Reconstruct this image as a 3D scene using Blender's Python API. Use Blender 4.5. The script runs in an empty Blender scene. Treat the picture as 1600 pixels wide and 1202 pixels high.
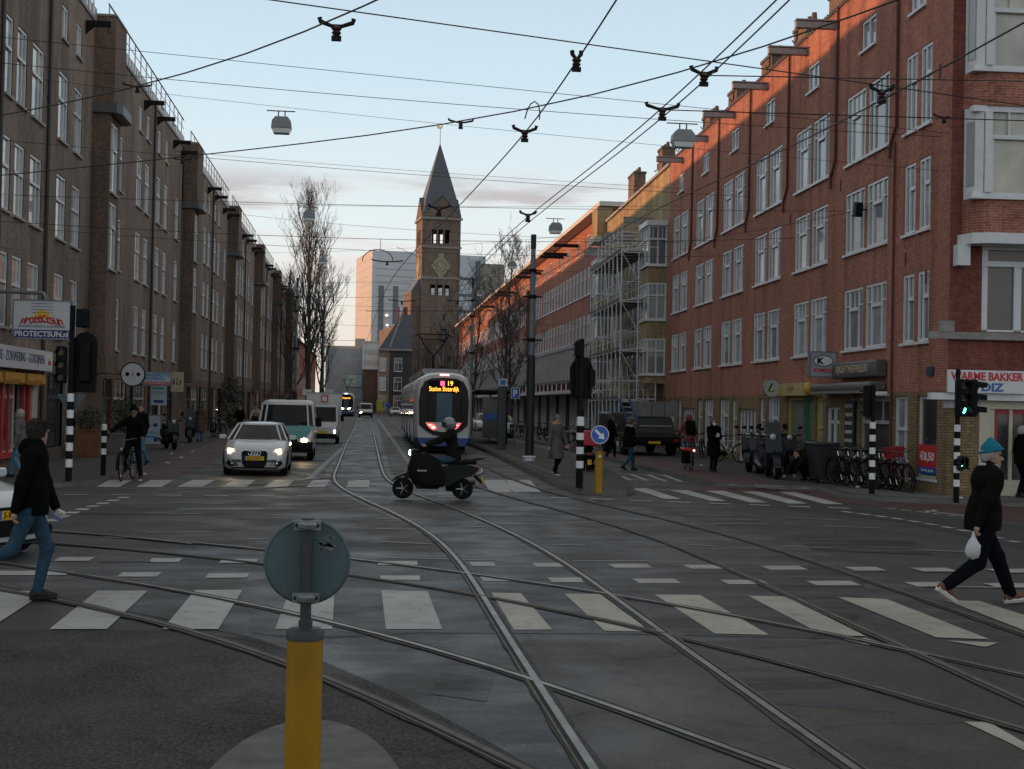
EXPO = 0.08
import bpy, math, random
import numpy as np
from mathutils import Vector, Matrix
random.seed(7)
C = bpy.context.scene.collection
PI = math.pi
def R(a): return math.radians(a)

# ---------------------------------------------------------------- camera
FPX, CX, CY, CAMH = 2100.0, 800.0, 601.0, 2.05
VPX, VPY, ROLL = 571.0, 629.0, 0.022
_d = Vector(((VPX-CX)/FPX, (CY-VPY)/FPX, -1.0)).normalized()
_u = Vector((math.sin(ROLL), math.cos(ROLL), 0.0)); _u = (_u - _d*_u.dot(_d)).normalized()
_x = _d.cross(_u)
M_CW = Matrix((_x, _d, _u))            # camera -> world
EYE = Vector((0, 0, CAMH))
def ray(px, py): return M_CW @ Vector(((px-CX)/FPX, (CY-py)/FPX, -1.0))
def G(px, py, z=0.0):                  # the point of the level z that the photo shows there
    r = ray(px, py); t = (z-CAMH)/r.z; return EYE + r*t
def AT(px, py, Y):                     # the point at street depth Y
    r = ray(px, py); return EYE + r*(Y/r.y)
def AX(px, py, X):                     # the point on the facade plane x = X
    r = ray(px, py); return EYE + r*(X/r.x)
cam = bpy.data.cameras.new('camera'); cam.sensor_width = 36; cam.lens = 36*FPX/1600; cam.clip_end = 5000; cam.clip_start = 0.1
camo = bpy.data.objects.new('camera', cam); C.objects.link(camo)
camo.matrix_world = Matrix.Translation(EYE) @ M_CW.to_4x4()
bpy.context.scene.camera = camo

# ---------------------------------------------------------------- materials
MATS = {}
def _new(name):
    m = bpy.data.materials.new(name); m.use_nodes = True
    nt = m.node_tree; b = nt.nodes['Principled BSDF']; return m, nt, b
def mat(name, col, rough=0.6, metal=0.0, noise=0.0, scale=8.0, emit=None, es=1.0, bump=0.0, spec=0.5, coat=0.0, detail=4.0):
    """Plain paint, cloth or metal with a procedural mottling of its colour and roughness."""
    if name in MATS: return MATS[name]
    m, nt, b = _new(name); L = nt.links.new; N = nt.nodes.new
    b.inputs['Base Color'].default_value = (*col, 1); b.inputs['Roughness'].default_value = rough
    b.inputs['Metallic'].default_value = metal; b.inputs['Specular IOR Level'].default_value = spec
    if coat: b.inputs['Coat Weight'].default_value = coat; b.inputs['Coat Roughness'].default_value = 0.06
    if noise > 0 or bump > 0:
        tc = N('ShaderNodeTexCoord'); nz = N('ShaderNodeTexNoise'); nz.inputs['Scale'].default_value = scale
        nz.inputs['Detail'].default_value = detail; nz.inputs['Roughness'].default_value = 0.65
        L(tc.outputs['Object'], nz.inputs['Vector'])
        if noise > 0:
            mr = N('ShaderNodeMapRange'); mr.inputs[1].default_value = 0.3; mr.inputs[2].default_value = 0.7
            mr.inputs[3].default_value = 1-noise; mr.inputs[4].default_value = 1+noise
            L(nz.outputs['Fac'], mr.inputs[0])
            mx = N('ShaderNodeMix'); mx.data_type = 'RGBA'; mx.blend_type = 'MULTIPLY'; mx.inputs[0].default_value = 1
            mx.inputs[6].default_value = (*col, 1); L(mr.outputs[0], mx.inputs[7]); L(mx.outputs[2], b.inputs['Base Color'])
        if bump > 0:
            bp = N('ShaderNodeBump'); bp.inputs['Strength'].default_value = bump; bp.inputs['Distance'].default_value = 0.01
            L(nz.outputs['Fac'], bp.inputs['Height']); L(bp.outputs[0], b.inputs['Normal'])
    if emit: b.inputs['Emission Color'].default_value = (*emit, 1); b.inputs['Emission Strength'].default_value = es
    MATS[name] = m; return m
def brick(name, c1, c2, mortar, bw=0.22, bh=0.065, msize=0.009, stain=0.35, bump=0.25):
    if name in MATS: return MATS[name]
    m, nt, b = _new(name); L = nt.links.new; N = nt.nodes.new
    g = N('ShaderNodeNewGeometry'); s = N('ShaderNodeSeparateXYZ'); L(g.outputs['Position'], s.inputs[0])
    ad = N('ShaderNodeMath'); ad.operation = 'ADD'; L(s.outputs[0], ad.inputs[0]); L(s.outputs[1], ad.inputs[1])
    cb = N('ShaderNodeCombineXYZ'); L(ad.outputs[0], cb.inputs[0]); L(s.outputs[2], cb.inputs[1])
    br = N('ShaderNodeTexBrick'); L(cb.outputs[0], br.inputs['Vector'])
    br.inputs['Color1'].default_value = (*c1, 1); br.inputs['Color2'].default_value = (*c2, 1); br.inputs['Mortar'].default_value = (*mortar, 1)
    br.inputs['Scale'].default_value = 1.0; br.inputs['Brick Width'].default_value = bw; br.inputs['Row Height'].default_value = bh
    br.inputs['Mortar Size'].default_value = msize; br.inputs['Mortar Smooth'].default_value = 0.3; br.inputs['Bias'].default_value = 0.0
    n1 = N('ShaderNodeTexNoise'); n1.inputs['Scale'].default_value = 0.35; n1.inputs['Detail'].default_value = 6; n1.inputs['Roughness'].default_value = 0.7
    mp = N('ShaderNodeMapping'); mp.inputs['Scale'].default_value = (1.6, 1.6, 0.5); L(g.outputs['Position'], mp.inputs[0]); L(mp.outputs[0], n1.inputs['Vector'])
    r1 = N('ShaderNodeMapRange'); r1.inputs[1].default_value = 0.3; r1.inputs[2].default_value = 0.7; r1.inputs[3].default_value = 1-stain; r1.inputs[4].default_value = 1+stain*0.6
    L(n1.outputs['Fac'], r1.inputs[0])
    n2 = N('ShaderNodeTexNoise'); n2.inputs['Scale'].default_value = 9; n2.inputs['Detail'].default_value = 3; L(g.outputs['Position'], n2.inputs['Vector'])
    r2 = N('ShaderNodeMapRange'); r2.inputs[1].default_value = 0.3; r2.inputs[2].default_value = 0.7; r2.inputs[3].default_value = 0.78; r2.inputs[4].default_value = 1.22
    L(n2.outputs['Fac'], r2.inputs[0])
    m0 = N('ShaderNodeMath'); m0.operation = 'MULTIPLY'; L(r1.outputs[0], m0.inputs[0]); L(r2.outputs[0], m0.inputs[1])
    n3 = N('ShaderNodeTexNoise'); n3.inputs['Scale'].default_value = 1.0; n3.inputs['Detail'].default_value = 5; n3.inputs['Roughness'].default_value = .6
    mp3 = N('ShaderNodeMapping'); mp3.inputs['Scale'].default_value = (1.7, 1.7, .13); L(g.outputs['Position'], mp3.inputs[0]); L(mp3.outputs[0], n3.inputs['Vector'])
    r3 = N('ShaderNodeMapRange'); r3.inputs[1].default_value = .5; r3.inputs[2].default_value = .72; r3.inputs[3].default_value = 1.05; r3.inputs[4].default_value = .68; L(n3.outputs['Fac'], r3.inputs[0])
    mm = N('ShaderNodeMath'); mm.operation = 'MULTIPLY'; L(m0.outputs[0], mm.inputs[0]); L(r3.outputs[0], mm.inputs[1])
    mx = N('ShaderNodeMix'); mx.data_type = 'RGBA'; mx.blend_type = 'MULTIPLY'; mx.inputs[0].default_value = 1
    L(br.outputs['Color'], mx.inputs[6]); L(mm.outputs[0], mx.inputs[7]); L(mx.outputs[2], b.inputs['Base Color'])
    b.inputs['Roughness'].default_value = 0.9; b.inputs['Specular IOR Level'].default_value = 0.25
    bp = N('ShaderNodeBump'); bp.inputs['Strength'].default_value = bump; bp.inputs['Distance'].default_value = 0.008; bp.invert = True
    L(br.outputs['Fac'], bp.inputs['Height']); L(bp.outputs[0], b.inputs['Normal'])
    MATS[name] = m; return m
def asphalt(name, base, patch, pscale=0.35, pstretch=(1, 1, 1), plo=0.5, phi=0.62, rough=(0.42, 0.75), grain=0.35, oil=None, gscale=70):
    if name in MATS: return MATS[name]
    m, nt, b = _new(name); L = nt.links.new; N = nt.nodes.new
    g = N('ShaderNodeNewGeometry')
    def noise(scale, detail, stretch=(1, 1, 1), rg=0.6):
        mp = N('ShaderNodeMapping'); mp.inputs['Scale'].default_value = stretch; L(g.outputs['Position'], mp.inputs[0])
        n = N('ShaderNodeTexNoise'); n.inputs['Scale'].default_value = scale; n.inputs['Detail'].default_value = detail; n.inputs['Roughness'].default_value = rg
        L(mp.outputs[0], n.inputs['Vector']); return n.outputs['Fac']
    def rng(v, a, c, lo, hi):
        r = N('ShaderNodeMapRange'); r.inputs[1].default_value = a; r.inputs[2].default_value = c; r.inputs[3].default_value = lo; r.inputs[4].default_value = hi
        L(v, r.inputs[0]); return r.outputs[0]
    p = rng(noise(pscale, 7, pstretch, 0.68), plo, phi, 0, 1)
    mx = N('ShaderNodeMix'); mx.data_type = 'RGBA'; mx.inputs[6].default_value = (*base, 1); mx.inputs[7].default_value = (*patch, 1); L(p, mx.inputs[0])
    gr = rng(noise(gscale, 3), 0.3, 0.7, 1-grain, 1+grain)
    gr2 = rng(noise(1.3, 5), 0.3, 0.7, 0.86, 1.14)
    mm = N('ShaderNodeMath'); mm.operation = 'MULTIPLY'; L(gr, mm.inputs[0]); L(gr2, mm.inputs[1])
    m2 = N('ShaderNodeMix'); m2.data_type = 'RGBA'; m2.blend_type = 'MULTIPLY'; m2.inputs[0].default_value = 1
    L(mx.outputs[2], m2.inputs[6]); L(mm.outputs[0], m2.inputs[7])
    nd = N('ShaderNodeTexNoise'); nd.inputs['Scale'].default_value = 1.6; nd.inputs['Detail'].default_value = 4; L(g.outputs['Position'], nd.inputs['Vector'])
    av = N('ShaderNodeMix'); av.data_type = 'RGBA'; av.blend_type = 'LINEAR_LIGHT'; av.inputs[0].default_value = .35; L(g.outputs['Position'], av.inputs[6]); L(nd.outputs['Color'], av.inputs[7])
    vo = N('ShaderNodeTexVoronoi'); vo.feature = 'DISTANCE_TO_EDGE'; vo.inputs['Scale'].default_value = .42; L(av.outputs[2], vo.inputs['Vector'])
    ck = rng(vo.outputs['Distance'], 0.0, 0.013, 0.55, 1.0); st = rng(noise(2.3, 6, (1, 1, 1), .7), .60, .74, 1.0, .62)
    c1 = N('ShaderNodeMath'); c1.operation = 'MULTIPLY'; L(ck, c1.inputs[0]); L(st, c1.inputs[1])
    m3 = N('ShaderNodeMix'); m3.data_type = 'RGBA'; m3.blend_type = 'MULTIPLY'; m3.inputs[0].default_value = 1; L(m2.outputs[2], m3.inputs[6]); L(c1.outputs[0], m3.inputs[7])
    L(m3.outputs[2], b.inputs['Base Color'])
    L(rng(noise(0.8, 5), 0.35, 0.65, *rough), b.inputs['Roughness'])
    b.inputs['Specular IOR Level'].default_value = 0.28
    bp = N('ShaderNodeBump'); bp.inputs['Strength'].default_value = 0.25; bp.inputs['Distance'].default_value = 0.006
    L(noise(gscale, 3), bp.inputs['Height']); L(bp.outputs[0], b.inputs['Normal'])
    MATS[name] = m; return m
def worn_paint(name, col, under, amount=0.5):
    """road paint with worn spots where the asphalt shows"""
    if name in MATS: return MATS[name]
    m, nt, b = _new(name); L = nt.links.new; N = nt.nodes.new
    g = N('ShaderNodeNewGeometry')
    n = N('ShaderNodeTexNoise'); n.inputs['Scale'].default_value = 4; n.inputs['Detail'].default_value = 12; n.inputs['Roughness'].default_value = 0.8; L(g.outputs['Position'], n.inputs['Vector'])
    r = N('ShaderNodeMapRange'); r.inputs[1].default_value = 0.50; r.inputs[2].default_value = 0.66; r.inputs[3].default_value = 0; r.inputs[4].default_value = amount; L(n.outputs['Fac'], r.inputs[0])
    n2 = N('ShaderNodeTexNoise'); n2.inputs['Scale'].default_value = 0.9; n2.inputs['Detail'].default_value = 6; L(g.outputs['Position'], n2.inputs['Vector'])
    r2 = N('ShaderNodeMapRange'); r2.inputs[1].default_value = 0.3; r2.inputs[2].default_value = 0.7; r2.inputs[3].default_value = 0.78; r2.inputs[4].default_value = 1.1; L(n2.outputs['Fac'], r2.inputs[0])
    mx = N('ShaderNodeMix'); mx.data_type = 'RGBA'; mx.inputs[6].default_value = (*col, 1); mx.inputs[7].default_value = (*under, 1); L(r.outputs[0], mx.inputs[0])
    m2 = N('ShaderNodeMix'); m2.data_type = 'RGBA'; m2.blend_type = 'MULTIPLY'; m2.inputs[0].default_value = 1; L(mx.outputs[2], m2.inputs[6]); L(r2.outputs[0], m2.inputs[7])
    L(m2.outputs[2], b.inputs['Base Color']); b.inputs['Roughness'].default_value = 0.6
    MATS[name] = m; return m
def glass(name, col, rough=0.04, var=0.3):
    """window glass: dark room or pale curtain behind a mirror-like coat; each window gets its own shade"""
    if name in MATS: return MATS[name]
    m, nt, b = _new(name); L = nt.links.new; N = nt.nodes.new
    oi = N('ShaderNodeObjectInfo'); r = N('ShaderNodeMapRange'); r.inputs[3].default_value = 1-var; r.inputs[4].default_value = 1+var; L(oi.outputs['Random'], r.inputs[0])
    tc = N('ShaderNodeTexCoord'); nz = N('ShaderNodeTexNoise'); nz.inputs['Scale'].default_value = 1.1; L(tc.outputs['Object'], nz.inputs['Vector'])
    wv = N('ShaderNodeTexWave'); wv.inputs['Scale'].default_value = 3.0; wv.inputs['Distortion'].default_value = 1.5; L(tc.outputs['Object'], wv.inputs['Vector'])
    r3 = N('ShaderNodeMapRange'); r3.inputs[3].default_value = 0.8; r3.inputs[4].default_value = 1.15; L(wv.outputs['Fac'], r3.inputs[0])
    r2 = N('ShaderNodeMapRange'); r2.inputs[1].default_value = .3; r2.inputs[2].default_value = .7; r2.inputs[3].default_value = 0.75; r2.inputs[4].default_value = 1.2; L(nz.outputs['Fac'], r2.inputs[0])
    mm = N('ShaderNodeMath'); mm.operation = 'MULTIPLY'; L(r.outputs[0], mm.inputs[0]); L(r2.outputs[0], mm.inputs[1])
    m3 = N('ShaderNodeMath'); m3.operation = 'MULTIPLY'; L(mm.outputs[0], m3.inputs[0]); L(r3.outputs[0], m3.inputs[1])
    mx = N('ShaderNodeMix'); mx.data_type = 'RGBA'; mx.blend_type = 'MULTIPLY'; mx.inputs[0].default_value = 1; mx.inputs[6].default_value = (*col, 1); L(m3.outputs[0], mx.inputs[7])
    def mth(op, x, y=None):
        q = N('ShaderNodeMath'); q.operation = op
        for i, v in enumerate((x, y)):
            if v is None: continue
            if isinstance(v, (int, float)): q.inputs[i].default_value = v
            else: L(v, q.inputs[i])
        return q.outputs[0]
    rnd = oi.outputs['Random']; r7 = mth('FRACT', mth('MULTIPLY', rnd, 7.31)); r9 = mth('FRACT', mth('MULTIPLY', rnd, 23.7))
    sz = N('ShaderNodeSeparateXYZ'); L(tc.outputs['Object'], sz.inputs[0])
    blind = mth('MULTIPLY', mth('GREATER_THAN', sz.outputs[2], mth('ADD', 0.5, mth('MULTIPLY', r7, 3.2))), 0.75 if var > .15 else 0.0)
    dark = mth('MULTIPLY', mth('LESS_THAN', r9, 0.28), 0.62 if var > .15 else 0.0)
    m5 = N('ShaderNodeMix'); m5.data_type = 'RGBA'; L(dark, m5.inputs[0]); L(mx.outputs[2], m5.inputs[6]); m5.inputs[7].default_value = (col[0]*.22, col[1]*.22, col[2]*.22, 1)
    m6 = N('ShaderNodeMix'); m6.data_type = 'RGBA'; L(blind, m6.inputs[0]); L(m5.outputs[2], m6.inputs[6]); m6.inputs[7].default_value = (min(col[0]*1.45+.01, .6), min(col[1]*1.4+.01, .58), min(col[2]*1.3+.01, .56), 1)
    mx = m6
    L(mx.outputs[2], b.inputs['Base Color']); b.inputs['Roughness'].default_value = 0.5
    b.inputs['Coat Weight'].default_value = 1.0; b.inputs['Coat Roughness'].default_value = rough; b.inputs['Coat IOR'].default_value = 1.55
    MATS[name] = m; return m

def scuffed(name, col, dark, rough=.45, scale=9.0, lo=.62, hi=.70):
    """paint with scratches, chips and grime"""
    m, nt, b = _new(name); L = nt.links.new; N = nt.nodes.new; tc = N('ShaderNodeTexCoord'); mp = N('ShaderNodeMapping'); mp.inputs['Scale'].default_value = (1, 1, .55); L(tc.outputs['Object'], mp.inputs[0])
    n = N('ShaderNodeTexNoise'); n.inputs['Scale'].default_value = scale; n.inputs['Detail'].default_value = 12; n.inputs['Roughness'].default_value = .78; L(mp.outputs[0], n.inputs['Vector'])
    r = N('ShaderNodeMapRange'); r.inputs[1].default_value = lo; r.inputs[2].default_value = hi; L(n.outputs['Fac'], r.inputs[0])
    n2 = N('ShaderNodeTexNoise'); n2.inputs['Scale'].default_value = 3; n2.inputs['Detail'].default_value = 6; L(mp.outputs[0], n2.inputs['Vector']); r2 = N('ShaderNodeMapRange'); r2.inputs[1].default_value = .3; r2.inputs[2].default_value = .7; r2.inputs[3].default_value = .7; r2.inputs[4].default_value = 1.12; L(n2.outputs['Fac'], r2.inputs[0])
    mx = N('ShaderNodeMix'); mx.data_type = 'RGBA'; mx.inputs[6].default_value = (*col, 1); mx.inputs[7].default_value = (*dark, 1); L(r.outputs[0], mx.inputs[0])
    m2 = N('ShaderNodeMix'); m2.data_type = 'RGBA'; m2.blend_type = 'MULTIPLY'; m2.inputs[0].default_value = 1; L(mx.outputs[2], m2.inputs[6]); L(r2.outputs[0], m2.inputs[7]); L(m2.outputs[2], b.inputs['Base Color']); b.inputs['Roughness'].default_value = rough; b.inputs['Specular IOR Level'].default_value = .35
    MATS[name] = m; return m

# ---------------------------------------------------------------- mesh builder
SPLIT = {'bay', 'clamp', 'stone_trim', 'oriel', 'bracket', 'wall_anchor', 'ladder', 'wheel_arch', 'lit_window', 'transom'}
class MB:
    def __init__(s): s.v = []; s.f = []; s.m = []; s.mats = []; s.sm = []
    def mi(s, m):
        if m is None: return 0
        if m not in s.mats: s.mats.append(m)
        return s.mats.index(m)
    def add(s, vs, fs, m=None, smooth=False):
        o = len(s.v); s.v.extend([tuple(v) for v in vs]); k = s.mi(m)
        for f in fs: s.f.append(tuple(i+o for i in f)); s.m.append(k); s.sm.append(smooth)
        return s
    def quad(s, a, b, c, d, m=None): return s.add([a, b, c, d], [(0, 1, 2, 3)], m)
    def poly(s, pts, m=None): return s.add(pts, [tuple(range(len(pts)))], m)
    def box(s, x0, x1, y0, y1, z0, z1, m=None, T=None):
        x0, x1 = min(x0, x1), max(x0, x1); y0, y1 = min(y0, y1), max(y0, y1); z0, z1 = min(z0, z1), max(z0, z1)
        vs = [(x0, y0, z0), (x1, y0, z0), (x1, y1, z0), (x0, y1, z0), (x0, y0, z1), (x1, y0, z1), (x1, y1, z1), (x0, y1, z1)]
        if T is not None: vs = [T @ Vector(v) for v in vs]
        return s.add(vs, [(3, 2, 1, 0), (4, 5, 6, 7), (0, 1, 5, 4), (1, 2, 6, 5), (2, 3, 7, 6), (3, 0, 4, 7)], m)
    def rbox(s, x0, x1, y0, y1, z0, z1, r, m=None, n=3, axis='z', smooth=True):
        """box with rounded edges round one axis and a small chamfer on the caps"""
        ax = 'xyz'.index(axis); lo = [x0, y0, z0]; hi = [x1, y1, z1]
        a, b = [i for i in range(3) if i != ax]
        def ring(ins, t):
            pts = []
            rr = max(r-ins, 1e-4)
            for cx_, cy_, st in ((hi[a]-r, hi[b]-r, 0), (lo[a]+r, hi[b]-r, 1), (lo[a]+r, lo[b]+r, 2), (hi[a]-r, lo[b]+r, 3)):
                for k in range(n+1):
                    an = (st + k/n)*PI/2; p = [0, 0, 0]; p[a] = cx_+rr*math.cos(an); p[b] = cy_+rr*math.sin(an); p[ax] = t; pts.append(p)
            return pts
        c = min(r*0.5, (hi[ax]-lo[ax])*0.3)
        rings = [ring(c, lo[ax]), ring(0, lo[ax]+c), ring(0, hi[ax]-c), ring(c, hi[ax])]
        return s.loft(rings, m, True, True, smooth)
    def loft(s, rings, m=None, cap0=True, cap1=True, smooth=False, closed=True):
        n = len(rings[0]); vs = [p for r in rings for p in r]; fs = []
        for i in range(len(rings)-1):
            for j in range(n if closed else n-1):
                k = (j+1) % n; fs.append((i*n+j, i*n+k, (i+1)*n+k, (i+1)*n+j))
        if cap0: fs.append(tuple(range(n-1, -1, -1)))
        if cap1: fs.append(tuple((len(rings)-1)*n+j for j in range(n)))
        return s.add(vs, fs, m, smooth)
    def tube(s, pts, r, m=None, n=6, caps=True, closed=False, smooth=True):
        pts = [Vector(p) for p in pts]; N = len(pts); rings = []
        rs = r if isinstance(r, (list, tuple)) else [r]*N
        prev = None
        for i, p in enumerate(pts):
            if closed: t = pts[(i+1) % N]-pts[i-1]
            else: t = pts[min(i+1, N-1)]-pts[max(i-1, 0)]
            if t.length < 1e-9: t = Vector((0, 0, 1))
            t.normalize()
            if prev is None:
                u = t.orthogonal().normalized()
            else:
                u = prev-t*prev.dot(t)
                u = u.normalized() if u.length > 1e-6 else t.orthogonal().normalized()
            prev = u; w = t.cross(u)
            rings.append([p+(u*math.cos(2*PI*k/n)+w*math.sin(2*PI*k/n))*rs[i] for k in range(n)])
        if closed: rings.append(rings[0]); caps = False
        return s.loft(rings, m, caps, caps, smooth)
    def cyl(s, p0, p1, r0, r1=None, m=None, n=12, smooth=True):
        return s.tube([p0, p1], [r0, r0 if r1 is None else r1], m, n, True, False, smooth)
    def lathe(s, prof, c=(0, 0, 0), m=None, n=16, axis='z', smooth=True, cap=True):
        rings = []
        for r, h in prof:
            ring = []
            for k in range(n):
                a = 2*PI*k/n; p = (r*math.cos(a), r*math.sin(a), h)
                if axis == 'y': p = (p[0], p[2], p[1])
                if axis == 'x': p = (p[2], p[0], p[1])
                ring.append((p[0]+c[0], p[1]+c[1], p[2]+c[2]))
            rings.append(ring)
        return s.loft(rings, m, cap, cap, smooth)
    def ell(s, c, r, m=None, n=12, k=8, T=None):
        if not isinstance(r, (tuple, list)): r = (r, r, r)
        vs = []; fs = []
        for i in range(k+1):
            th = PI*i/k
            for j in range(n):
                a = 2*PI*j/n; p = Vector((r[0]*math.sin(th)*math.cos(a), r[1]*math.sin(th)*math.sin(a), r[2]*math.cos(th)))
                if T is not None: p = T @ p
                vs.append((p[0]+c[0], p[1]+c[1], p[2]+c[2]))
        for i in range(k):
            for j in range(n):
                q = (j+1) % n; fs.append((i*n+j, (i+1)*n+j, (i+1)*n+q, i*n+q))
        return s.add(vs, fs, m, True)
    def prism(s, pts, fn, d0, d1, m=None, smooth=False):
        """closed 2-D outline pts extruded from d0 to d1; fn(u, v, d) gives the 3-D point"""
        return s.loft([[fn(u, v, d0) for u, v in pts], [fn(u, v, d1) for u, v in pts]], m, True, True, smooth)
    def xform(s, T):
        s.v = [tuple(T @ Vector(v)) for v in s.v]; return s
    def mesh(s, name, m=None):
        me = bpy.data.meshes.new(name); me.from_pydata(s.v, [], s.f)
        ms = s.mats or ([m] if m else [])
        for q in ms: me.materials.append(q)
        if s.mats: me.polygons.foreach_set('material_index', s.m)
        me.polygons.foreach_set('use_smooth', s.sm)
        me.update()
        if any(s.sm): me.set_sharp_from_angle(angle=R(42))
        return me
    def clusters(s, gap=0.012):
        """the pieces of this mesh that do not touch one another"""
        par = list(range(len(s.v)))
        def fd(i):
            while par[i] != i: par[i] = par[par[i]]; i = par[i]
            return i
        for f in s.f:
            a = fd(f[0])
            for i in f[1:]: par[fd(i)] = a
        comp = {}
        for i in range(len(s.v)): comp.setdefault(fd(i), []).append(i)
        bx = [(np.min([s.v[i] for i in c], 0)-gap, np.max([s.v[i] for i in c], 0)+gap, r) for r, c in comp.items()]
        g = list(range(len(bx)))
        def fg(i):
            while g[i] != i: i = g[i]
            return i
        for i in range(len(bx)):
            for j in range(i):
                if (bx[i][0] <= bx[j][1]).all() and (bx[j][0] <= bx[i][1]).all(): g[fg(i)] = fg(j)
        root = {b[2]: fg(i) for i, b in enumerate(bx)}; out = {}
        for k, f in enumerate(s.f): out.setdefault(root[fd(f[0])], []).append(k)
        res = []
        for ks in out.values():
            m = MB(); m.mats = list(s.mats); mp = {}
            for k in ks:
                for i in s.f[k]:
                    if i not in mp: mp[i] = len(m.v); m.v.append(s.v[i])
                m.f.append(tuple(mp[i] for i in s.f[k])); m.m.append(s.m[k]); m.sm.append(s.sm[k])
            res.append(m)
        return res
    def build(s, name, m=None, parent=None, loc=None, rz=None, recalc=True):
        if parent is not None and name in SPLIT:
            cl = s.clusters()
            if len(cl) > 1: return [c.build(name, m, parent, loc, rz, recalc) for c in cl][0]
        me = s.mesh(name, m)
        if recalc: fixnormals(me)
        return link(name, me, parent, loc, rz)
import bmesh
def fixnormals(me):
    bm = bmesh.new(); bm.from_mesh(me); bmesh.ops.recalc_face_normals(bm, faces=bm.faces[:]); bm.to_mesh(me); bm.free()
def link(name, data, parent=None, loc=None, rz=None):
    o = bpy.data.objects.new(name, data); C.objects.link(o)
    if parent is not None: o.parent = parent
    if loc is not None: o.location = loc
    if rz is not None: o.rotation_euler = (0, 0, rz)
    return o
def thing(name, label, cat, loc=(0, 0, 0), rz=0.0, group=None):
    o = link(name, None, None, loc, rz); return tag(o, label, cat, group)
def tag(o, label, cat, group=None):
    o['label'] = label; o['category'] = cat
    if group: o['group'] = group
    return o
def struct(o, kind='structure'): o['kind'] = kind; return o
KIDS = {}
def copy_tree(o, parent=None):
    if not KIDS:
        pass
    c = o.copy(); C.objects.link(c)
    if parent is not None: c.parent = parent
    for ch in list(o.children): copy_tree(ch, c)
    return c
def dup(o, loc, rz, label, group=None):
    c = copy_tree(o); c.location = loc; c.rotation_euler = (0, 0, rz); c['label'] = label
    if group: c['group'] = group
    return c
TXT = {}
def lettering(text, width, height, m, parent, loc, rot=(PI/2, 0, 0), name='lettering', depth=0.006, bold=0.0, italic=0.0):
    """the words as a mesh fitted to width x height, centred on loc"""
    cu = bpy.data.curves.new('t', 'FONT'); cu.body = text; cu.extrude = 0.5; cu.align_x = 'LEFT'; cu.size = 1; cu.offset = bold; cu.resolution_u = 3; cu.shear = italic
    ob = bpy.data.objects.new('t', cu); C.objects.link(ob)
    dg = bpy.context.evaluated_depsgraph_get(); me = bpy.data.meshes.new_from_object(ob.evaluated_get(dg))
    bpy.data.objects.remove(ob); bpy.data.curves.remove(cu)
    co = np.empty(len(me.vertices)*3, 'f'); me.vertices.foreach_get('co', co); co = co.reshape(-1, 3)
    lo, hi = co.min(0), co.max(0)
    co = (co-(lo+hi)/2)*np.array([width/max(hi[0]-lo[0], 1e-4), height/max(hi[1]-lo[1], 1e-4), depth/max(hi[2]-lo[2], 1e-4)])
    me.vertices.foreach_set('co', co.astype('f').ravel()); me.materials.clear(); me.materials.append(m); me.update(); me.name = name
    o = link(name, me, parent, loc); o.rotation_euler = rot; return o

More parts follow.
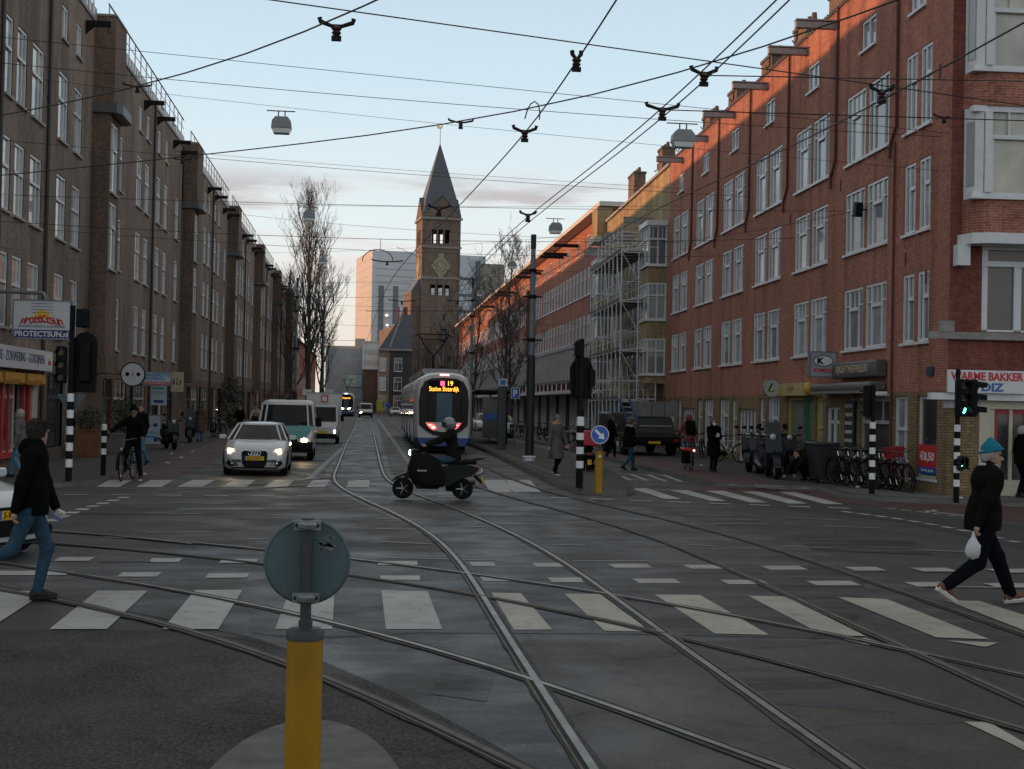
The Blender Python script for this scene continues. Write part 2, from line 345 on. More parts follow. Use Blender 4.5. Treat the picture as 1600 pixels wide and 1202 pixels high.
# ---------------------------------------------------------------- smooth-union bodies (for people): surface nets over tapered capsules
def sdf_mesh(prims, res=0.015, k=0.03, clips=()):
    pts = []
    for p in prims:
        if p[0] == 'c':
            r = max(p[3], p[4]); pts += [np.array(p[1])-r, np.array(p[1])+r, np.array(p[2])-r, np.array(p[2])+r]
        else:
            r = np.array(p[2]); q = max(r); pts += [np.array(p[1])-q, np.array(p[1])+q]
    pts = np.array(pts); lo = pts.min(0)-k-3*res; hi = pts.max(0)+k+3*res
    n = np.ceil((hi-lo)/res).astype(int)+1
    F = np.full(n, 1.0, 'f')
    ax = [lo[i]+res*np.arange(n[i]) for i in range(3)]
    for p in prims:
        kk = p[5] if p[0] == 'c' and len(p) > 5 else (p[4] if p[0] == 'e' and len(p) > 4 else k)
        if p[0] == 'c':
            r = max(p[3], p[4]); b0 = np.minimum(p[1], p[2])-r; b1 = np.maximum(p[1], p[2])+r
        else:
            q = max(p[2]); b0 = np.array(p[1])-q; b1 = np.array(p[1])+q
        i0 = np.maximum(np.floor((b0-kk-2*res-lo)/res).astype(int), 0); i1 = np.minimum(np.ceil((b1+kk+2*res-lo)/res).astype(int)+1, n)
        X = ax[0][i0[0]:i1[0], None, None]; Y = ax[1][None, i0[1]:i1[1], None]; Z = ax[2][None, None, i0[2]:i1[2]]
        if p[0] == 'c':
            a = np.array(p[1], float); d = np.array(p[2], float)-a; L2 = max(d.dot(d), 1e-9)
            t = np.clip(((X-a[0])*d[0]+(Y-a[1])*d[1]+(Z-a[2])*d[2])/L2, 0, 1)
            D = np.sqrt((X-a[0]-t*d[0])**2+(Y-a[1]-t*d[1])**2+(Z-a[2]-t*d[2])**2)-(p[3]+(p[4]-p[3])*t)
        else:
            c = p[1]; r = p[2]
            if len(p) > 3 and p[3] is not None:
                Mx = np.array(p[3]).T     # rotation: columns are the axes
                x, y, z = X-c[0], Y-c[1], Z-c[2]
                x, y, z = (Mx[0, 0]*x+Mx[0, 1]*y+Mx[0, 2]*z, Mx[1, 0]*x+Mx[1, 1]*y+Mx[1, 2]*z, Mx[2, 0]*x+Mx[2, 1]*y+Mx[2, 2]*z)
            else: x, y, z = X-c[0], Y-c[1], Z-c[2]
            q = np.sqrt((x/r[0])**2+(y/r[1])**2+(z/r[2])**2); q2 = np.sqrt((x/r[0]**2)**2+(y/r[1]**2)**2+(z/r[2]**2)**2)
            D = q*(q-1)/np.maximum(q2, 1e-6)
        S = F[i0[0]:i1[0], i0[1]:i1[1], i0[2]:i1[2]]
        h = np.maximum(kk-np.abs(S-D), 0)/kk if kk > 0 else 0
        F[i0[0]:i1[0], i0[1]:i1[1], i0[2]:i1[2]] = np.minimum(S, D)-h*h*kk*0.25
    for (pt, nm) in clips:   # keep the side the normal points away from
        pt = np.array(pt); D = (ax[0][:, None, None]-pt[0])*nm[0]+(ax[1][None, :, None]-pt[1])*nm[1]+(ax[2][None, None, :]-pt[2])*nm[2]
        F = np.maximum(F, D)
    I = F < 0
    m = n-1
    acc = np.zeros((*m, 3)); cnt = np.zeros(m)
    base = np.stack(np.meshgrid(*[np.arange(q) for q in m], indexing='ij'), -1).astype(float)
    for axn in range(3):
        o = [q for q in range(3) if q != axn]
        for da in (0, 1):
            for db in (0, 1):
                s0 = [0, 0, 0]; s0[o[0]] = da; s0[o[1]] = db; s1 = list(s0); s1[axn] = 1
                sl0 = tuple(slice(s0[q], s0[q]+m[q]) for q in range(3)); sl1 = tuple(slice(s1[q], s1[q]+m[q]) for q in range(3))
                A, B = F[sl0], F[sl1]; x = I[sl0] != I[sl1]
                t = np.where(x, A/np.where(x, A-B, 1), 0)
                cnt += x; off = np.zeros((*m, 3)); off[..., o[0]] = da; off[..., o[1]] = db; off[..., axn] = t
                acc += off*x[..., None]
    act = cnt > 0; idx = -np.ones(m, int); idx[act] = np.arange(act.sum())
    V = lo+res*(base[act]+acc[act]/cnt[act][:, None])
    faces = []
    for axn in range(3):
        a, b = [(1, 2), (2, 0), (0, 1)][axn]
        sl = [slice(0, m[q]) for q in range(3)]; s0 = list(sl); s1 = list(sl)
        s1[axn] = slice(1, m[axn]+1)
        A = I[tuple(s0)]; B = I[tuple(s1)]
        x = np.argwhere(A != B)
        x = x[(x[:, a] > 0) & (x[:, b] > 0)]
        if len(x) == 0: continue
        def g(da, db):
            y = x.copy(); y[:, a] -= da; y[:, b] -= db; return idx[y[:, 0], y[:, 1], y[:, 2]]
        q = np.stack([g(0, 0), g(1, 0), g(1, 1), g(0, 1)], 1)
        fl = A[x[:, 0], x[:, 1], x[:, 2]]
        q[~fl] = q[~fl][:, ::-1]
        faces.append(q[(q >= 0).all(1)])
    return V, np.concatenate(faces)
def sdf_obj(name, prims, m, parent, res=0.015, k=0.03, clips=(), extra=None):
    V, Fc = sdf_mesh(prims, res, k, clips)
    mb = MB(); mb.add([tuple(v) for v in V], [tuple(int(i) for i in f) for f in Fc], m, True)
    if extra: extra(mb)
    return mb.build(name, None, parent, recalc=False)
# the right-hand facades stand on one line that leaves the street axis a little
RP = Vector((13.9, 32.5, 0)); RD = Vector((0.03, 1, 0)).normalized(); RN = Vector((-RD.y, RD.x, 0))   # RN points to the street
RANG = math.atan2(RD.x, RD.y)
def AR(px, py, off=0.0):               # (distance along, height) on the right facade line
    r = ray(px, py); P = RP + RN*off
    t = (P-EYE).dot(RN)/r.dot(RN); q = EYE + r*t; return (q-RP).dot(RD), q.z
def RW(s, off=0.0, z=0.0):             # along, towards the street, up -> world
    q = RP + RD*s + RN*off; return Vector((q.x, q.y, z))
# ================================================================= light and sky
SUN_EL, SUN_AZ = R(5.0), R(-72)        # azimuth clockwise from the street direction: low, on the left, a little beyond
world = bpy.data.worlds.new('World'); bpy.context.scene.world = world; world.use_nodes = True
nt = world.node_tree; N = nt.nodes.new; L = nt.links.new
bg = nt.nodes['Background']
sky = N('ShaderNodeTexSky'); sky.sky_type = 'NISHITA'; sky.sun_disc = False; sky.sun_elevation = SUN_EL; sky.sun_rotation = SUN_AZ
sky.air_density = 1.0; sky.dust_density = 1.2; sky.ozone_density = 2.0
tc = N('ShaderNodeTexCoord'); sp = N('ShaderNodeSeparateXYZ'); L(tc.outputs['Generated'], sp.inputs[0])
mp = N('ShaderNodeMapping'); mp.inputs['Scale'].default_value = (3.2, 3.2, 19); mp.inputs['Location'].default_value = (0.7, 0.2, 0.35); L(tc.outputs['Generated'], mp.inputs[0])
nz = N('ShaderNodeTexNoise'); nz.inputs['Scale'].default_value = 1.0; nz.inputs['Detail'].default_value = 8; nz.inputs['Roughness'].default_value = 0.55; L(mp.outputs[0], nz.inputs['Vector'])
def rng(v, a, b, lo, hi, interp='SMOOTHSTEP'):
    r = N('ShaderNodeMapRange'); r.interpolation_type = interp
    r.inputs[1].default_value = a; r.inputs[2].default_value = b; r.inputs[3].default_value = lo; r.inputs[4].default_value = hi; L(v, r.inputs[0]); return r.outputs[0]
def mul(a, b):
    m = N('ShaderNodeMath'); m.operation = 'MULTIPLY'; L(a, m.inputs[0]); L(b, m.inputs[1]); return m.outputs[0]
band = mul(rng(sp.outputs[2], 0.075, 0.125, 0, 1), rng(sp.outputs[2], 0.150, 0.178, 1, 0))
mask = mul(rng(nz.outputs['Fac'], 0.40, 0.53, 0, 0.92), band)
# pull the sky colours of the last daylight a little apart: paler low down, softer blue above
ramp = N('ShaderNodeValToRGB'); L(sp.outputs[2], ramp.inputs[0]); cr = ramp.color_ramp
K = 1/0.12
for i, (p, c) in enumerate([(0.0, (0.74, 0.66, 0.57)), (0.06, (0.76, 0.70, 0.64)), (0.13, (0.70, 0.76, 0.77)), (0.24, (0.55, 0.69, 0.78)), (0.31, (0.50, 0.62, 0.71)), (0.5, (0.45, 0.46, 0.455)), (1.0, (0.40, 0.395, 0.385))]):
    e = cr.elements[i] if i < 2 else cr.elements.new(p)
    e.position = p; e.color = (*c, 1)
gain = N('ShaderNodeMix'); gain.data_type = 'RGBA'; gain.blend_type = 'MULTIPLY'; gain.inputs[0].default_value = 1; L(ramp.outputs[0], gain.inputs[6]); gain.inputs[7].default_value = (K*1.3, K*1.3, K*1.3, 1)
tint = N('ShaderNodeMix'); tint.data_type = 'RGBA'; tint.inputs[0].default_value = 0.80; L(sky.outputs[0], tint.inputs[6]); L(gain.outputs[2], tint.inputs[7])
cl = N('ShaderNodeMix'); cl.data_type = 'RGBA'; L(mask, cl.inputs[0]); L(tint.outputs[2], cl.inputs[6])
hv = mul(rng(nz.outputs['Fac'], 0.40, 0.50, 0, 1), rng(sp.outputs[2], 0.10, 0.14, 0.35, 1))
cc = N('ShaderNodeMix'); cc.data_type = 'RGBA'; L(hv, cc.inputs[0]); cc.inputs[6].default_value = (7.3, 6.1, 5.6, 1); cc.inputs[7].default_value = (4.3, 3.95, 4.1, 1)
L(cc.outputs[2], cl.inputs[7])
L(cl.outputs[2], bg.inputs['Color']); bg.inputs['Strength'].default_value = 0.12
sun = bpy.data.lights.new('sun', 'SUN'); sun.energy = 3.9; sun.angle = R(0.6); sun.color = (1.0, 0.46, 0.20)
so = bpy.data.objects.new('sun', sun); C.objects.link(so)
S = Vector((math.sin(SUN_AZ)*math.cos(SUN_EL), math.cos(SUN_AZ)*math.cos(SUN_EL), math.sin(SUN_EL)))
so.rotation_euler = S.to_track_quat('Z', 'Y').to_euler(); so.location = (0, 0, 60)
sc = bpy.context.scene
sc.view_settings.view_transform = 'Standard'; sc.view_settings.look = 'None'; sc.view_settings.gamma = 1; sc.view_settings.exposure = EXPO
sc.view_settings.use_curve_mapping = False
sc.cycles.max_bounces = 6; sc.cycles.diffuse_bounces = 3; sc.cycles.glossy_bounces = 3; sc.cycles.use_denoising = True

# ================================================================= ground
A_road = asphalt('road asphalt', (0.0384, 0.0378, 0.0384), (0.0570, 0.0552, 0.0533), 0.3, (1, 1, 1), 0.42, 0.66, (0.48, 0.78))
A_fore = asphalt('coarse brown asphalt', (0.028, 0.0258, 0.0242), (0.037, 0.034, 0.0315), 0.5, (1, 1, 1), 0.4, 0.7, (0.6, 0.85), 1.5, gscale=42)
A_bed = asphalt('tram bed asphalt', (0.040, 0.0415, 0.043), (0.082, 0.087, 0.091), 0.9, (0.35, 1.5, 1), 0.47, 0.62, (0.4, 0.7), 0.5, gscale=50)
A_bed2 = asphalt('stained tram bed', (0.043, 0.0415, 0.0405), (0.066, 0.056, 0.045), 0.5, (1, 0.7, 1), 0.45, 0.62, (0.4, 0.7), 0.5, gscale=50)
A_tar = asphalt('tar repair band', (0.048, 0.050, 0.052), (0.016, 0.017, 0.018), 1.3, (0.3, 1.7, 1), 0.46, 0.55, (0.4, 0.65), 0.4, gscale=50)
A_dark = asphalt('fresh dark asphalt', (0.0279, 0.0304, 0.0347), (0.0341, 0.0366, 0.0403), 0.5, (1, 1, 1), 0.4, 0.7, (0.5, 0.75), 0.3)
A_red = asphalt('red cycle asphalt', (0.0788, 0.0375, 0.0360), (0.0638, 0.0345, 0.0345), 0.5, (1, 1, 1), 0.4, 0.7, (0.55, 0.8), 0.3)
A_pave = brick('concrete paving tiles', (0.075, 0.072, 0.069), (0.06, 0.058, 0.056), (0.04, 0.04, 0.04), 0.6, 0.3, 0.012, 0.3, 0.15)
def flatbrick(m):   # paving lies flat: pattern on x, y
    nt = m.node_tree
    for n in nt.nodes:
        if n.type == 'COMBXYZ':
            for l in list(nt.links):
                if l.to_node == n: nt.links.remove(l)
            s = [q for q in nt.nodes if q.type == 'SEPXYZ'][0]
            nt.links.new(s.outputs[0], n.inputs[0]); nt.links.new(s.outputs[1], n.inputs[1])
flatbrick(A_pave)
A_light = brick('pale paving slabs', (0.12, 0.12, 0.12), (0.105, 0.105, 0.105), (0.08, 0.08, 0.08), 0.5, 0.5, 0.01, 0.2, 0.1); flatbrick(A_light)
A_kerb = mat('kerb stone', (0.13, 0.127, 0.12), 0.85, 0, 0.25, 3)
P_white = worn_paint('white road paint', (0.34, 0.34, 0.33), (0.05, 0.05, 0.05), 0.55)
P_old = worn_paint('old white road paint', (0.19, 0.19, 0.185), (0.045, 0.045, 0.045), 0.9)
P_line = worn_paint('thin white road line', (0.25, 0.25, 0.24), (0.06, 0.06, 0.06), 0.5)
P_yel = worn_paint('grimy white road paint', (0.36, 0.335, 0.29), (0.05, 0.047, 0.044), 0.5)

def sheet(name, pts, z, m, skirt=None, parent=None, kind='structure'):
    mb = MB(); mb.poly([(p[0], p[1], z) for p in pts], m)
    if skirt is not None:
        n = len(pts)
        for i in range(n):
            a, b = pts[i], pts[(i+1) % n]
            mb.quad((a[0], a[1], z), (a[0], a[1], skirt), (b[0], b[1], skirt), (b[0], b[1], z), A_kerb)
    o = mb.build(name, None, parent); struct(o, kind); return o
def pxy(l, z=0.0): return [tuple(G(x, y, z))[:2] for x, y in l]
sheet('ground', [(-1500, -300), (1500, -300), (1500, 2500), (-1500, 2500)], 0, A_road)
sheet('road', pxy([(-300, 985), (250, 986), (405, 1000), (500, 1032), (600, 1075), (700, 1125), (800, 1180), (900, 1260), (960, 1330), (-600, 1330)]), 0.004, A_fore)
sheet('road_patch', pxy([(-250, 880), (0, 862), (330, 858), (640, 862), (705, 865), (660, 832), (560, 786), (512, 762), (505, 745), (558, 660), (588, 660), (612, 742), (660, 768), (780, 765), (1000, 793), (1250, 850), (1600, 975), (1800, 1050), (1800, 1330), (960, 1330), (900, 1260), (800, 1180), (700, 1125), (600, 1075), (500, 1032), (405, 1000), (250, 966), (0, 915), (-250, 890)]), 0.004, A_bed)
sheet('road_patch', pxy([(1000, 1000), (1180, 1005), (1400, 1020), (1800, 1075), (1800, 1330), (960, 1330), (930, 1210), (840, 1060), (815, 1000)]), 0.0065, A_bed2)
sheet('road_patch', pxy([(385, 912), (560, 868), (700, 872), (1050, 880), (1350, 890), (1350, 935), (1330, 1000), (980, 992), (660, 990), (470, 1000), (395, 990)]), 0.0075, A_tar)
sheet('cycle_lane', pxy([(1085, 768), (1160, 772), (1340, 788), (1480, 802), (1600, 816), (1700, 826), (1700, 796), (1600, 792), (1340, 784), (1290, 768), (1180, 757), (1100, 757)]), 0.004, A_red)
sheet('road_patch', pxy([(1090, 776), (1200, 784), (1340, 795), (1600, 822), (1800, 845), (1800, 905), (1600, 858), (1420, 818), (1300, 802), (1180, 790)]), 0.005, A_dark)
LP = [(-60, 30.6), (-7.8, 30.4), (-6.7, 31.1), (-6.25, 32.6), (-6.2, 38.5), (-7.0, 55), (-7.3, 72), (-7.3, 330), (-12, 330), (-12, 34), (-60, 34)]
sheet('pavement', LP, 0.10, A_pave, 0)
sheet('cycle_lane', [(-6.18, 34.6), (-4.8, 34.6), (-4.85, 42), (-5.5, 60), (-5.6, 330), (-7.25, 330), (-7.25, 72), (-6.95, 55), (-6.18, 38.5)], 0.006, A_red)
PL = [(4.88, 33), (5.0, 31.4), (5.5, 30.7), (6.1, 30.9), (6.5, 32), (7.25, 38), (7.7, 43.2), (7.9, 50), (7.9, 104), (5.15, 104), (5.15, 54), (4.92, 40)]
sheet('tram_platform', PL, 0.15, A_pave, 0)
sheet('platform_edge', [(5.2, 36), (5.35, 36), (5.55, 54), (5.55, 104), (5.4, 104), (5.4, 54)], 0.154, A_light)
RPV = [(9.35, 330), (9.35, 52), (9.18, 36.2), (9.3, 34.9), (11.9, 34.0), (11.6, 31.4), (11.9, 30.3), (14.8, 29.0), (60, 26.5), (60, 36), (15.2, 36), (22, 330)]
sheet('pavement', RPV, 0.10, A_pave, 0)
sheet('kerb', [(11.72, 33.9), (11.40, 31.4), (11.74, 30.12), (14.75, 28.80), (60, 26.3), (60, 26.47), (14.79, 28.97), (11.88, 30.27), (11.58, 31.4), (11.88, 33.9)], 0.06, A_light, 0)
sheet('cycle_lane', [(9.5, 329), (9.5, 52), (9.33, 36.3), (9.42, 35.05), (10.7, 34.7), (10.9, 37), (11.2, 52), (11.4, 329)], 0.104, A_red)
sheet('pavement_slabs', [(11.98, 33.7), (11.72, 31.4), (12.02, 30.42), (14.8, 29.16), (40, 27.75), (40, 30), (15, 31), (13.5, 32.6)], 0.104, A_light)
sheet('traffic_island', [(-0.29+0.56*math.cos(a), 6.75+1.9*math.sin(a)) for a in [i*PI/24 for i in range(48)]], 0.03, mat('bleached island concrete', (0.105, 0.103, 0.097), 0.9, 0, 0.35, 5, bump=0.3, detail=9), 0.0)

for q, zz, mm in [([(140, 787), (300, 789), (286, 806), (112, 803)], .0062, A_dark), ([(1240, 836), (1420, 842), (1460, 868), (1268, 860)], .0062, A_tar), ([(690, 1052), (770, 1062), (760, 1098), (672, 1086)], .0079, A_tar), ([(1120, 1040), (1320, 1060), (1400, 1115), (1170, 1100)], .0079, A_tar), ([(820, 822), (960, 826), (980, 846), (850, 842)], .0062, A_bed2)]: sheet('road_patch', pxy(q), zz, mm)
# ----------------------------------------------------------------- painted markings
zeb = MB(); zf = MB(); old = MB(); dash = MB()
def gq(mb, l, z, m=None): mb.poly([G(x, y, z) for x, y in l], m)
for q in [[(-75, 921), (73, 924), (-10, 978), (-165, 978)], [(152, 923), (231, 923), (167, 983), (77, 983)], [(305, 922), (379, 922), (341, 983), (254, 983)], [(453, 922), (523, 922), (519, 983), (430, 983)],
          [(596, 922), (668, 924), (691, 983), (603, 983)]]: gq(zeb, q, 0.012, P_white)
for q in [[(768, 926), (814, 927), (863, 984), (803, 984)], [(882, 928), (937, 928), (1017, 987), (945, 986)], [(1023, 929), (1094, 930), (1202, 992), (1117, 990)], [(1169, 931), (1228, 932), (1353, 994), (1286, 992)],
          [(1309, 933), (1385, 936), (1546, 999), (1463, 996)], [(1478, 938), (1530, 939), (1700, 992), (1640, 1000)]]: gq(zeb, q, 0.012, P_yel)
for q in [[(1318, 999), (1352, 997), (1374, 1003), (1356, 1008)], [(1478, 1001), (1560, 1004), (1540, 1011)], [(1507, 1128), (1545, 1128), (1600, 1160), (1700, 1200), (1680, 1215), (1580, 1162)]]: gq(zeb, q, 0.012, P_yel)
# far crossing, left and middle
for x0, x1, x2, x3 in [(170, 208, 186, 150), (236, 272, 252, 212), (300, 336, 316, 276), (366, 400, 384, 345), (430, 460, 448, 412), (490, 516, 508, 478), (545, 577, 577, 542), (755, 788, 802, 765), (790, 828, 845, 800)]:
    gq(zf, [(x0, 750), (x1, 750), (x2, 761+(x2 > 700)*8), (x3, 761+(x2 > 700)*8)], 0.008, P_white)
for q in [[(984, 763), (1010, 763), (1065, 780), (1040, 780)], [(1046, 766), (1074, 766), (1136, 783), (1112, 783)], [(1102, 767), (1130, 767), (1200, 785), (1172, 785)], [(1160, 768), (1186, 768), (1262, 787), (1232, 787)], [(1216, 769), (1242, 769), (1318, 788), (1290, 788)]]: gq(zf, q, 0.010, P_white)
# give-way dashes along the cycle crossing near us (two rows) and in the far road
for y, h, xs in [(875, 6, [(90, 145), (235, 283), (345, 402), (590, 652), (735, 772), (834, 884), (954, 1014), (1072, 1128), (1194, 1254), (1326, 1375), (1430, 1486), (1548, 1640)]), (898, 7, [(-30, 110), (188, 250), (324, 388), (594, 656), (752, 793), (858, 922), (992, 1058), (1130, 1194), (1266, 1336), (1420, 1480), (1545, 1640)])]:
    for i, (a, b) in enumerate(xs):
        m = (a+b)/2; dy = 0.0125*(m-250); sk = (m-560)*0.016+0
        gq(dash, [(a-sk*0.6, y-h/2+dy), (b-sk*0.6, y-h/2+dy), (b+sk*0.9, y+h/2+dy), (a+sk*0.9, y+h/2+dy)], 0.012, P_white)
def gline(mb, a, b, w, z, m):
    p, q = G(*a, z), G(*b, z); d = (q-p); n = Vector((-d.y, d.x, 0)).normalized()*w/2
    mb.quad(p+n, q+n, q-n, p-n, m)
for a, b in [((78, 815), (87, 811)), ((93, 808.5), (102, 805)), ((109, 802.5), (117, 799.5)), ((125, 797), (133, 794.5)), ((141, 792), (149, 790)), ((157, 787.5), (165, 785.5)), ((173, 783), (181, 781)), ((189, 778.5), (197, 776.5))]: gline(dash, a, b, 0.22, 0.008, P_white)
for i in range(9):
    x = 100+i*73; gline(dash, (x, 773+i*0.4), (x+38, 773+i*0.5), 0.16, 0.010, P_white)
for x in range(860, 1320, 62): gline(dash, (x, 777+(x-860)*0.037), (x+34, 778.5+(x-860)*0.037), 0.22, 0.010, P_white)
for i in range(11):
    x = 1316+i*26; y = 799+i*3.0+i*i*0.16; gline(dash, (x, y), (x+17, y+2.4), 0.16, 0.010, P_white)
for i in range(6):
    x = 1384+i*24; gline(dash, (x, 793.5+i*2.9), (x+16, 795.2+i*2.9), 0.13, 0.010, P_white)
for a, b in [((1446, 798), (1516, 807)), ((1446, 801), (1462, 797))]: gline(dash, a, b, 0.12, 0.011, P_white)
for a, b in [((942, 739), (1060, 744)), ((940, 741), (965, 748)), ((958, 740), (985, 750)), ((985, 741), (1012, 751)), ((1012, 742), (1040, 752)), ((1037, 742), (1065, 753)), ((1060, 744), (1092, 755))]: gline(dash, a, b, 0.14, 0.008, P_white)
# lines between the lanes in the street
for a, b in [((486, 746), (535, 700)), ((640, 724), (592, 657)), ((487, 746), (480, 749))]: gline(dash, a, b, 0.18, 0.008, P_old)
for a, b in [((535, 700), (548, 694)), ((548, 694), (612, 684)), ((552, 700), (618, 698)), ((546, 704), (622, 704))]: gline(dash, a, b, 0.12, 0.008, P_old)
for k in range(6): gline(dash, (596+k*2, 686+k*3.6), (612+k*4, 686+k*3.6), 0.12, 0.0082, P_old)
# faint cut lines across the junction
for a, b in [((227, 801), (320, 803)), ((232, 832), (334, 831)), ((163, 839), (219, 841)), ((265, 785), (350, 787)), ((408, 804), (497, 805)), ((388, 842), (418, 842)), ((588, 810), (675, 812)), ((586, 826), (650, 827)), ((592, 846), (674, 850)), ((600, 871), (790, 876)),
             ((730, 824), (770, 822)), ((745, 797), (825, 798)), ((780, 813), (850, 814)), ((862, 818), (935, 815)), ((990, 812), (1035, 813)), ((805, 852), (832, 852)), ((864, 851), (915, 852)), ((895, 876), (1010, 876)), ((1065, 804), (1148, 806)), ((1120, 811), (1186, 812)), ((1113, 818), (1203, 819)),
             ((1222, 808), (1315, 813)), ((1284, 822), (1375, 825)), ((1225, 854), (1328, 857)), ((1428, 859), (1510, 862)), ((1450, 916), (1580, 918)), ((1013, 852), (1048, 852)), ((1074, 851), (1122, 853))]: gline(old, a, b, 0.07, 0.0128, P_line)
for mb in (zeb, zf, dash, old): struct(mb.build('road_marking'))
# hatch cover frames in the road
hat = MB(); Wc = mat('cast iron cover', (0.06, 0.06, 0.06), 0.5, 0.6, 0.3, 30, bump=0.4)
gq(hat, [(160, 873), (232, 873), (236, 878), (156, 878)], 0.0125, Wc); gq(hat, [(278, 794), (412, 793), (410, 797), (272, 798)], 0.0085, Wc)
struct(hat.build('road_cover'))
bz = MB()   # bicycle symbol on the red lane
for c in ((1178, 758.5), (1222, 761.5)): 
    p = G(*c, 0.112); bz.tube([p+Vector((0.62*math.cos(a), 0.62*math.sin(a), 0)) for a in [i*PI/8 for i in range(16)]], 0.06, P_old, 4, closed=True)
p, q = G(1178, 758.5, .112), G(1222, 761.5, .112); mid = (p+q)/2+Vector((0, .9, 0))
for a, b in ((p, mid), (mid, q), (p, (p+q)/2), ((p+q)/2, mid)): bz.tube([a, b], 0.05, P_old, 4)
struct(bz.xform(Matrix.Translation((0, 0, 0.111)) @ Matrix.Diagonal((1, 1, 0.02, 1)) @ Matrix.Translation((0, 0, -0.111))).build('road_marking'))

# ----------------------------------------------------------------- tram rails
STEEL = mat('polished rail steel', (0.21, 0.207, 0.20), 0.42, 0.5, 0.4, 2.5); RUST = mat('rusty rail flank', (0.125, 0.108, 0.094), 0.7, 0.4, 0.35, 6)
GROOVE = mat('dark rail groove', (0.012, 0.011, 0.010), 0.9); SEAL = mat('rail sealing band', (0.040, 0.038, 0.036), 0.85, 0, 0.4, 5)
def smooth_curve(pts, step=0.25, it=250):
    P = [Vector(p) for p in pts]; out = []
    for i in range(len(P)-1):
        a = P[max(i-1, 0)]; b = P[i]; c = P[i+1]; d = P[min(i+2, len(P)-1)]
        n = max(1, int((c-b).length/step))
        for k in range(n):
            t = k/n; out.append(0.5*((2*b)+(c-a)*t+(2*a-5*b+4*c-d)*t*t+(3*b-a-3*c+d)*t**3))
    out.append(P[-1]); A = np.array(out)
    for _ in range(it): A[1:-1] = A[1:-1]*0.5+(A[:-2]+A[2:])*0.25
    return [Vector(a) for a in A]
def ragged(mb, crv, w, z, m, seed):
    rd = random.Random(seed); n = len(crv); va = []; a = b = 0.0
    for i, p in enumerate(crv):
        t = (crv[min(i+1, n-1)]-crv[max(i-1, 0)]); t.z = 0; t.normalize(); s = Vector((t.y, -t.x, 0)); a = a*.3+rd.gauss(0, .009); b = b*.3+rd.gauss(0, .009)
        q, r = p-s*(w+a), p+s*(w+b); va += [(q.x, q.y, z), (r.x, r.y, z)]
    mb.add(va, [(2*i, 2*i+1, 2*i+3, 2*i+2) for i in range(n-1)], m)
def strip(mb, crv, o0, o1, z, m):
    n = len(crv); va = []
    for i, p in enumerate(crv):
        t = (crv[min(i+1, n-1)]-crv[max(i-1, 0)]); t.z = 0; t.normalize(); s = Vector((t.y, -t.x, 0))
        a, b = p+s*o0, p+s*o1; va += [(a.x, a.y, z), (b.x, b.y, z)]
    mb.add(va, [(2*i, 2*i+1, 2*i+3, 2*i+2) for i in range(n-1)], m)
RAILS = {
 'A1': ([(559, 655), (540, 697), (527, 730), (519, 748), (524, 760), (550, 775), (608, 798), (665, 826), (700, 851), (731, 890), (746, 924), (784, 986), (807, 1024), (846, 1086), (884, 1144), (919, 1197), (960, 1260)], 1, STEEL, (0, 300)),
 'A2': ([(577, 655), (588, 697), (599, 740), (609, 755), (650, 775), (704, 791), (754, 812), (807, 836), (857, 859), (892, 882), (923, 909), (957, 934), (1007, 970), (1077, 1021), (1142, 1072), (1231, 1132), (1334, 1201), (1430, 1270)], -1, STEEL, (0, 300)),
 'B1': ([(664, 700), (690, 727), (715, 748), (750, 765), (796, 778), (846, 790), (923, 811), (984, 828), (1054, 848), (1115, 877), (1181, 912), (1246, 941), (1319, 971), (1369, 993), (1423, 1015), (1500, 1050), (1600, 1098), (1700, 1145)], 1, RUST, (0, 300)),
 'B2': ([(716, 700), (748, 722), (790, 745), (850, 768), (905, 782), (985, 800), (1046, 813), (1115, 829), (1192, 851), (1269, 877), (1327, 897), (1384, 917), (1461, 944), (1538, 971), (1600, 992), (1720, 1035)], -1, RUST, (0, 300)),
 'C1': ([(-200, 892), (0, 913), (77, 924), (154, 938), (200, 949), (269, 966), (346, 984), (396, 997), (450, 1013), (508, 1032), (577, 1060), (654, 1095), (731, 1136), (800, 1176), (842, 1203), (930, 1262)], 1, RUST, None),
 'C2': ([(-200, 854), (0, 878), (61, 886), (154, 899), (231, 911), (304, 923), (369, 933), (430, 942), (500, 956), (577, 972), (654, 991), (731, 1011), (781, 1027), (865, 1051), (923, 1073), (1000, 1103), (1100, 1143), (1154, 1167), (1231, 1199), (1340, 1248)], -1, STEEL, None),
 'D1': ([(-200, 812), (77, 829), (192, 837), (307, 846), (407, 856), (546, 872), (654, 883), (723, 893), (807, 904), (884, 915), (954, 924), (1038, 935), (1077, 942), (1173, 957), (1269, 975), (1346, 990), (1442, 1014), (1600, 1054), (1720, 1084)], -1, STEEL, None),
 'D2': ([(-200, 831), (77, 846), (192, 854), (307, 866), (407, 878), (546, 894), (654, 908), (746, 921), (827, 936), (923, 954), (1000, 968), (1050, 978), (1115, 992), (1192, 1012), (1307, 1045), (1404, 1074), (1500, 1104), (1600, 1137), (1740, 1184)], 1, RUST, None),
}
k = 0
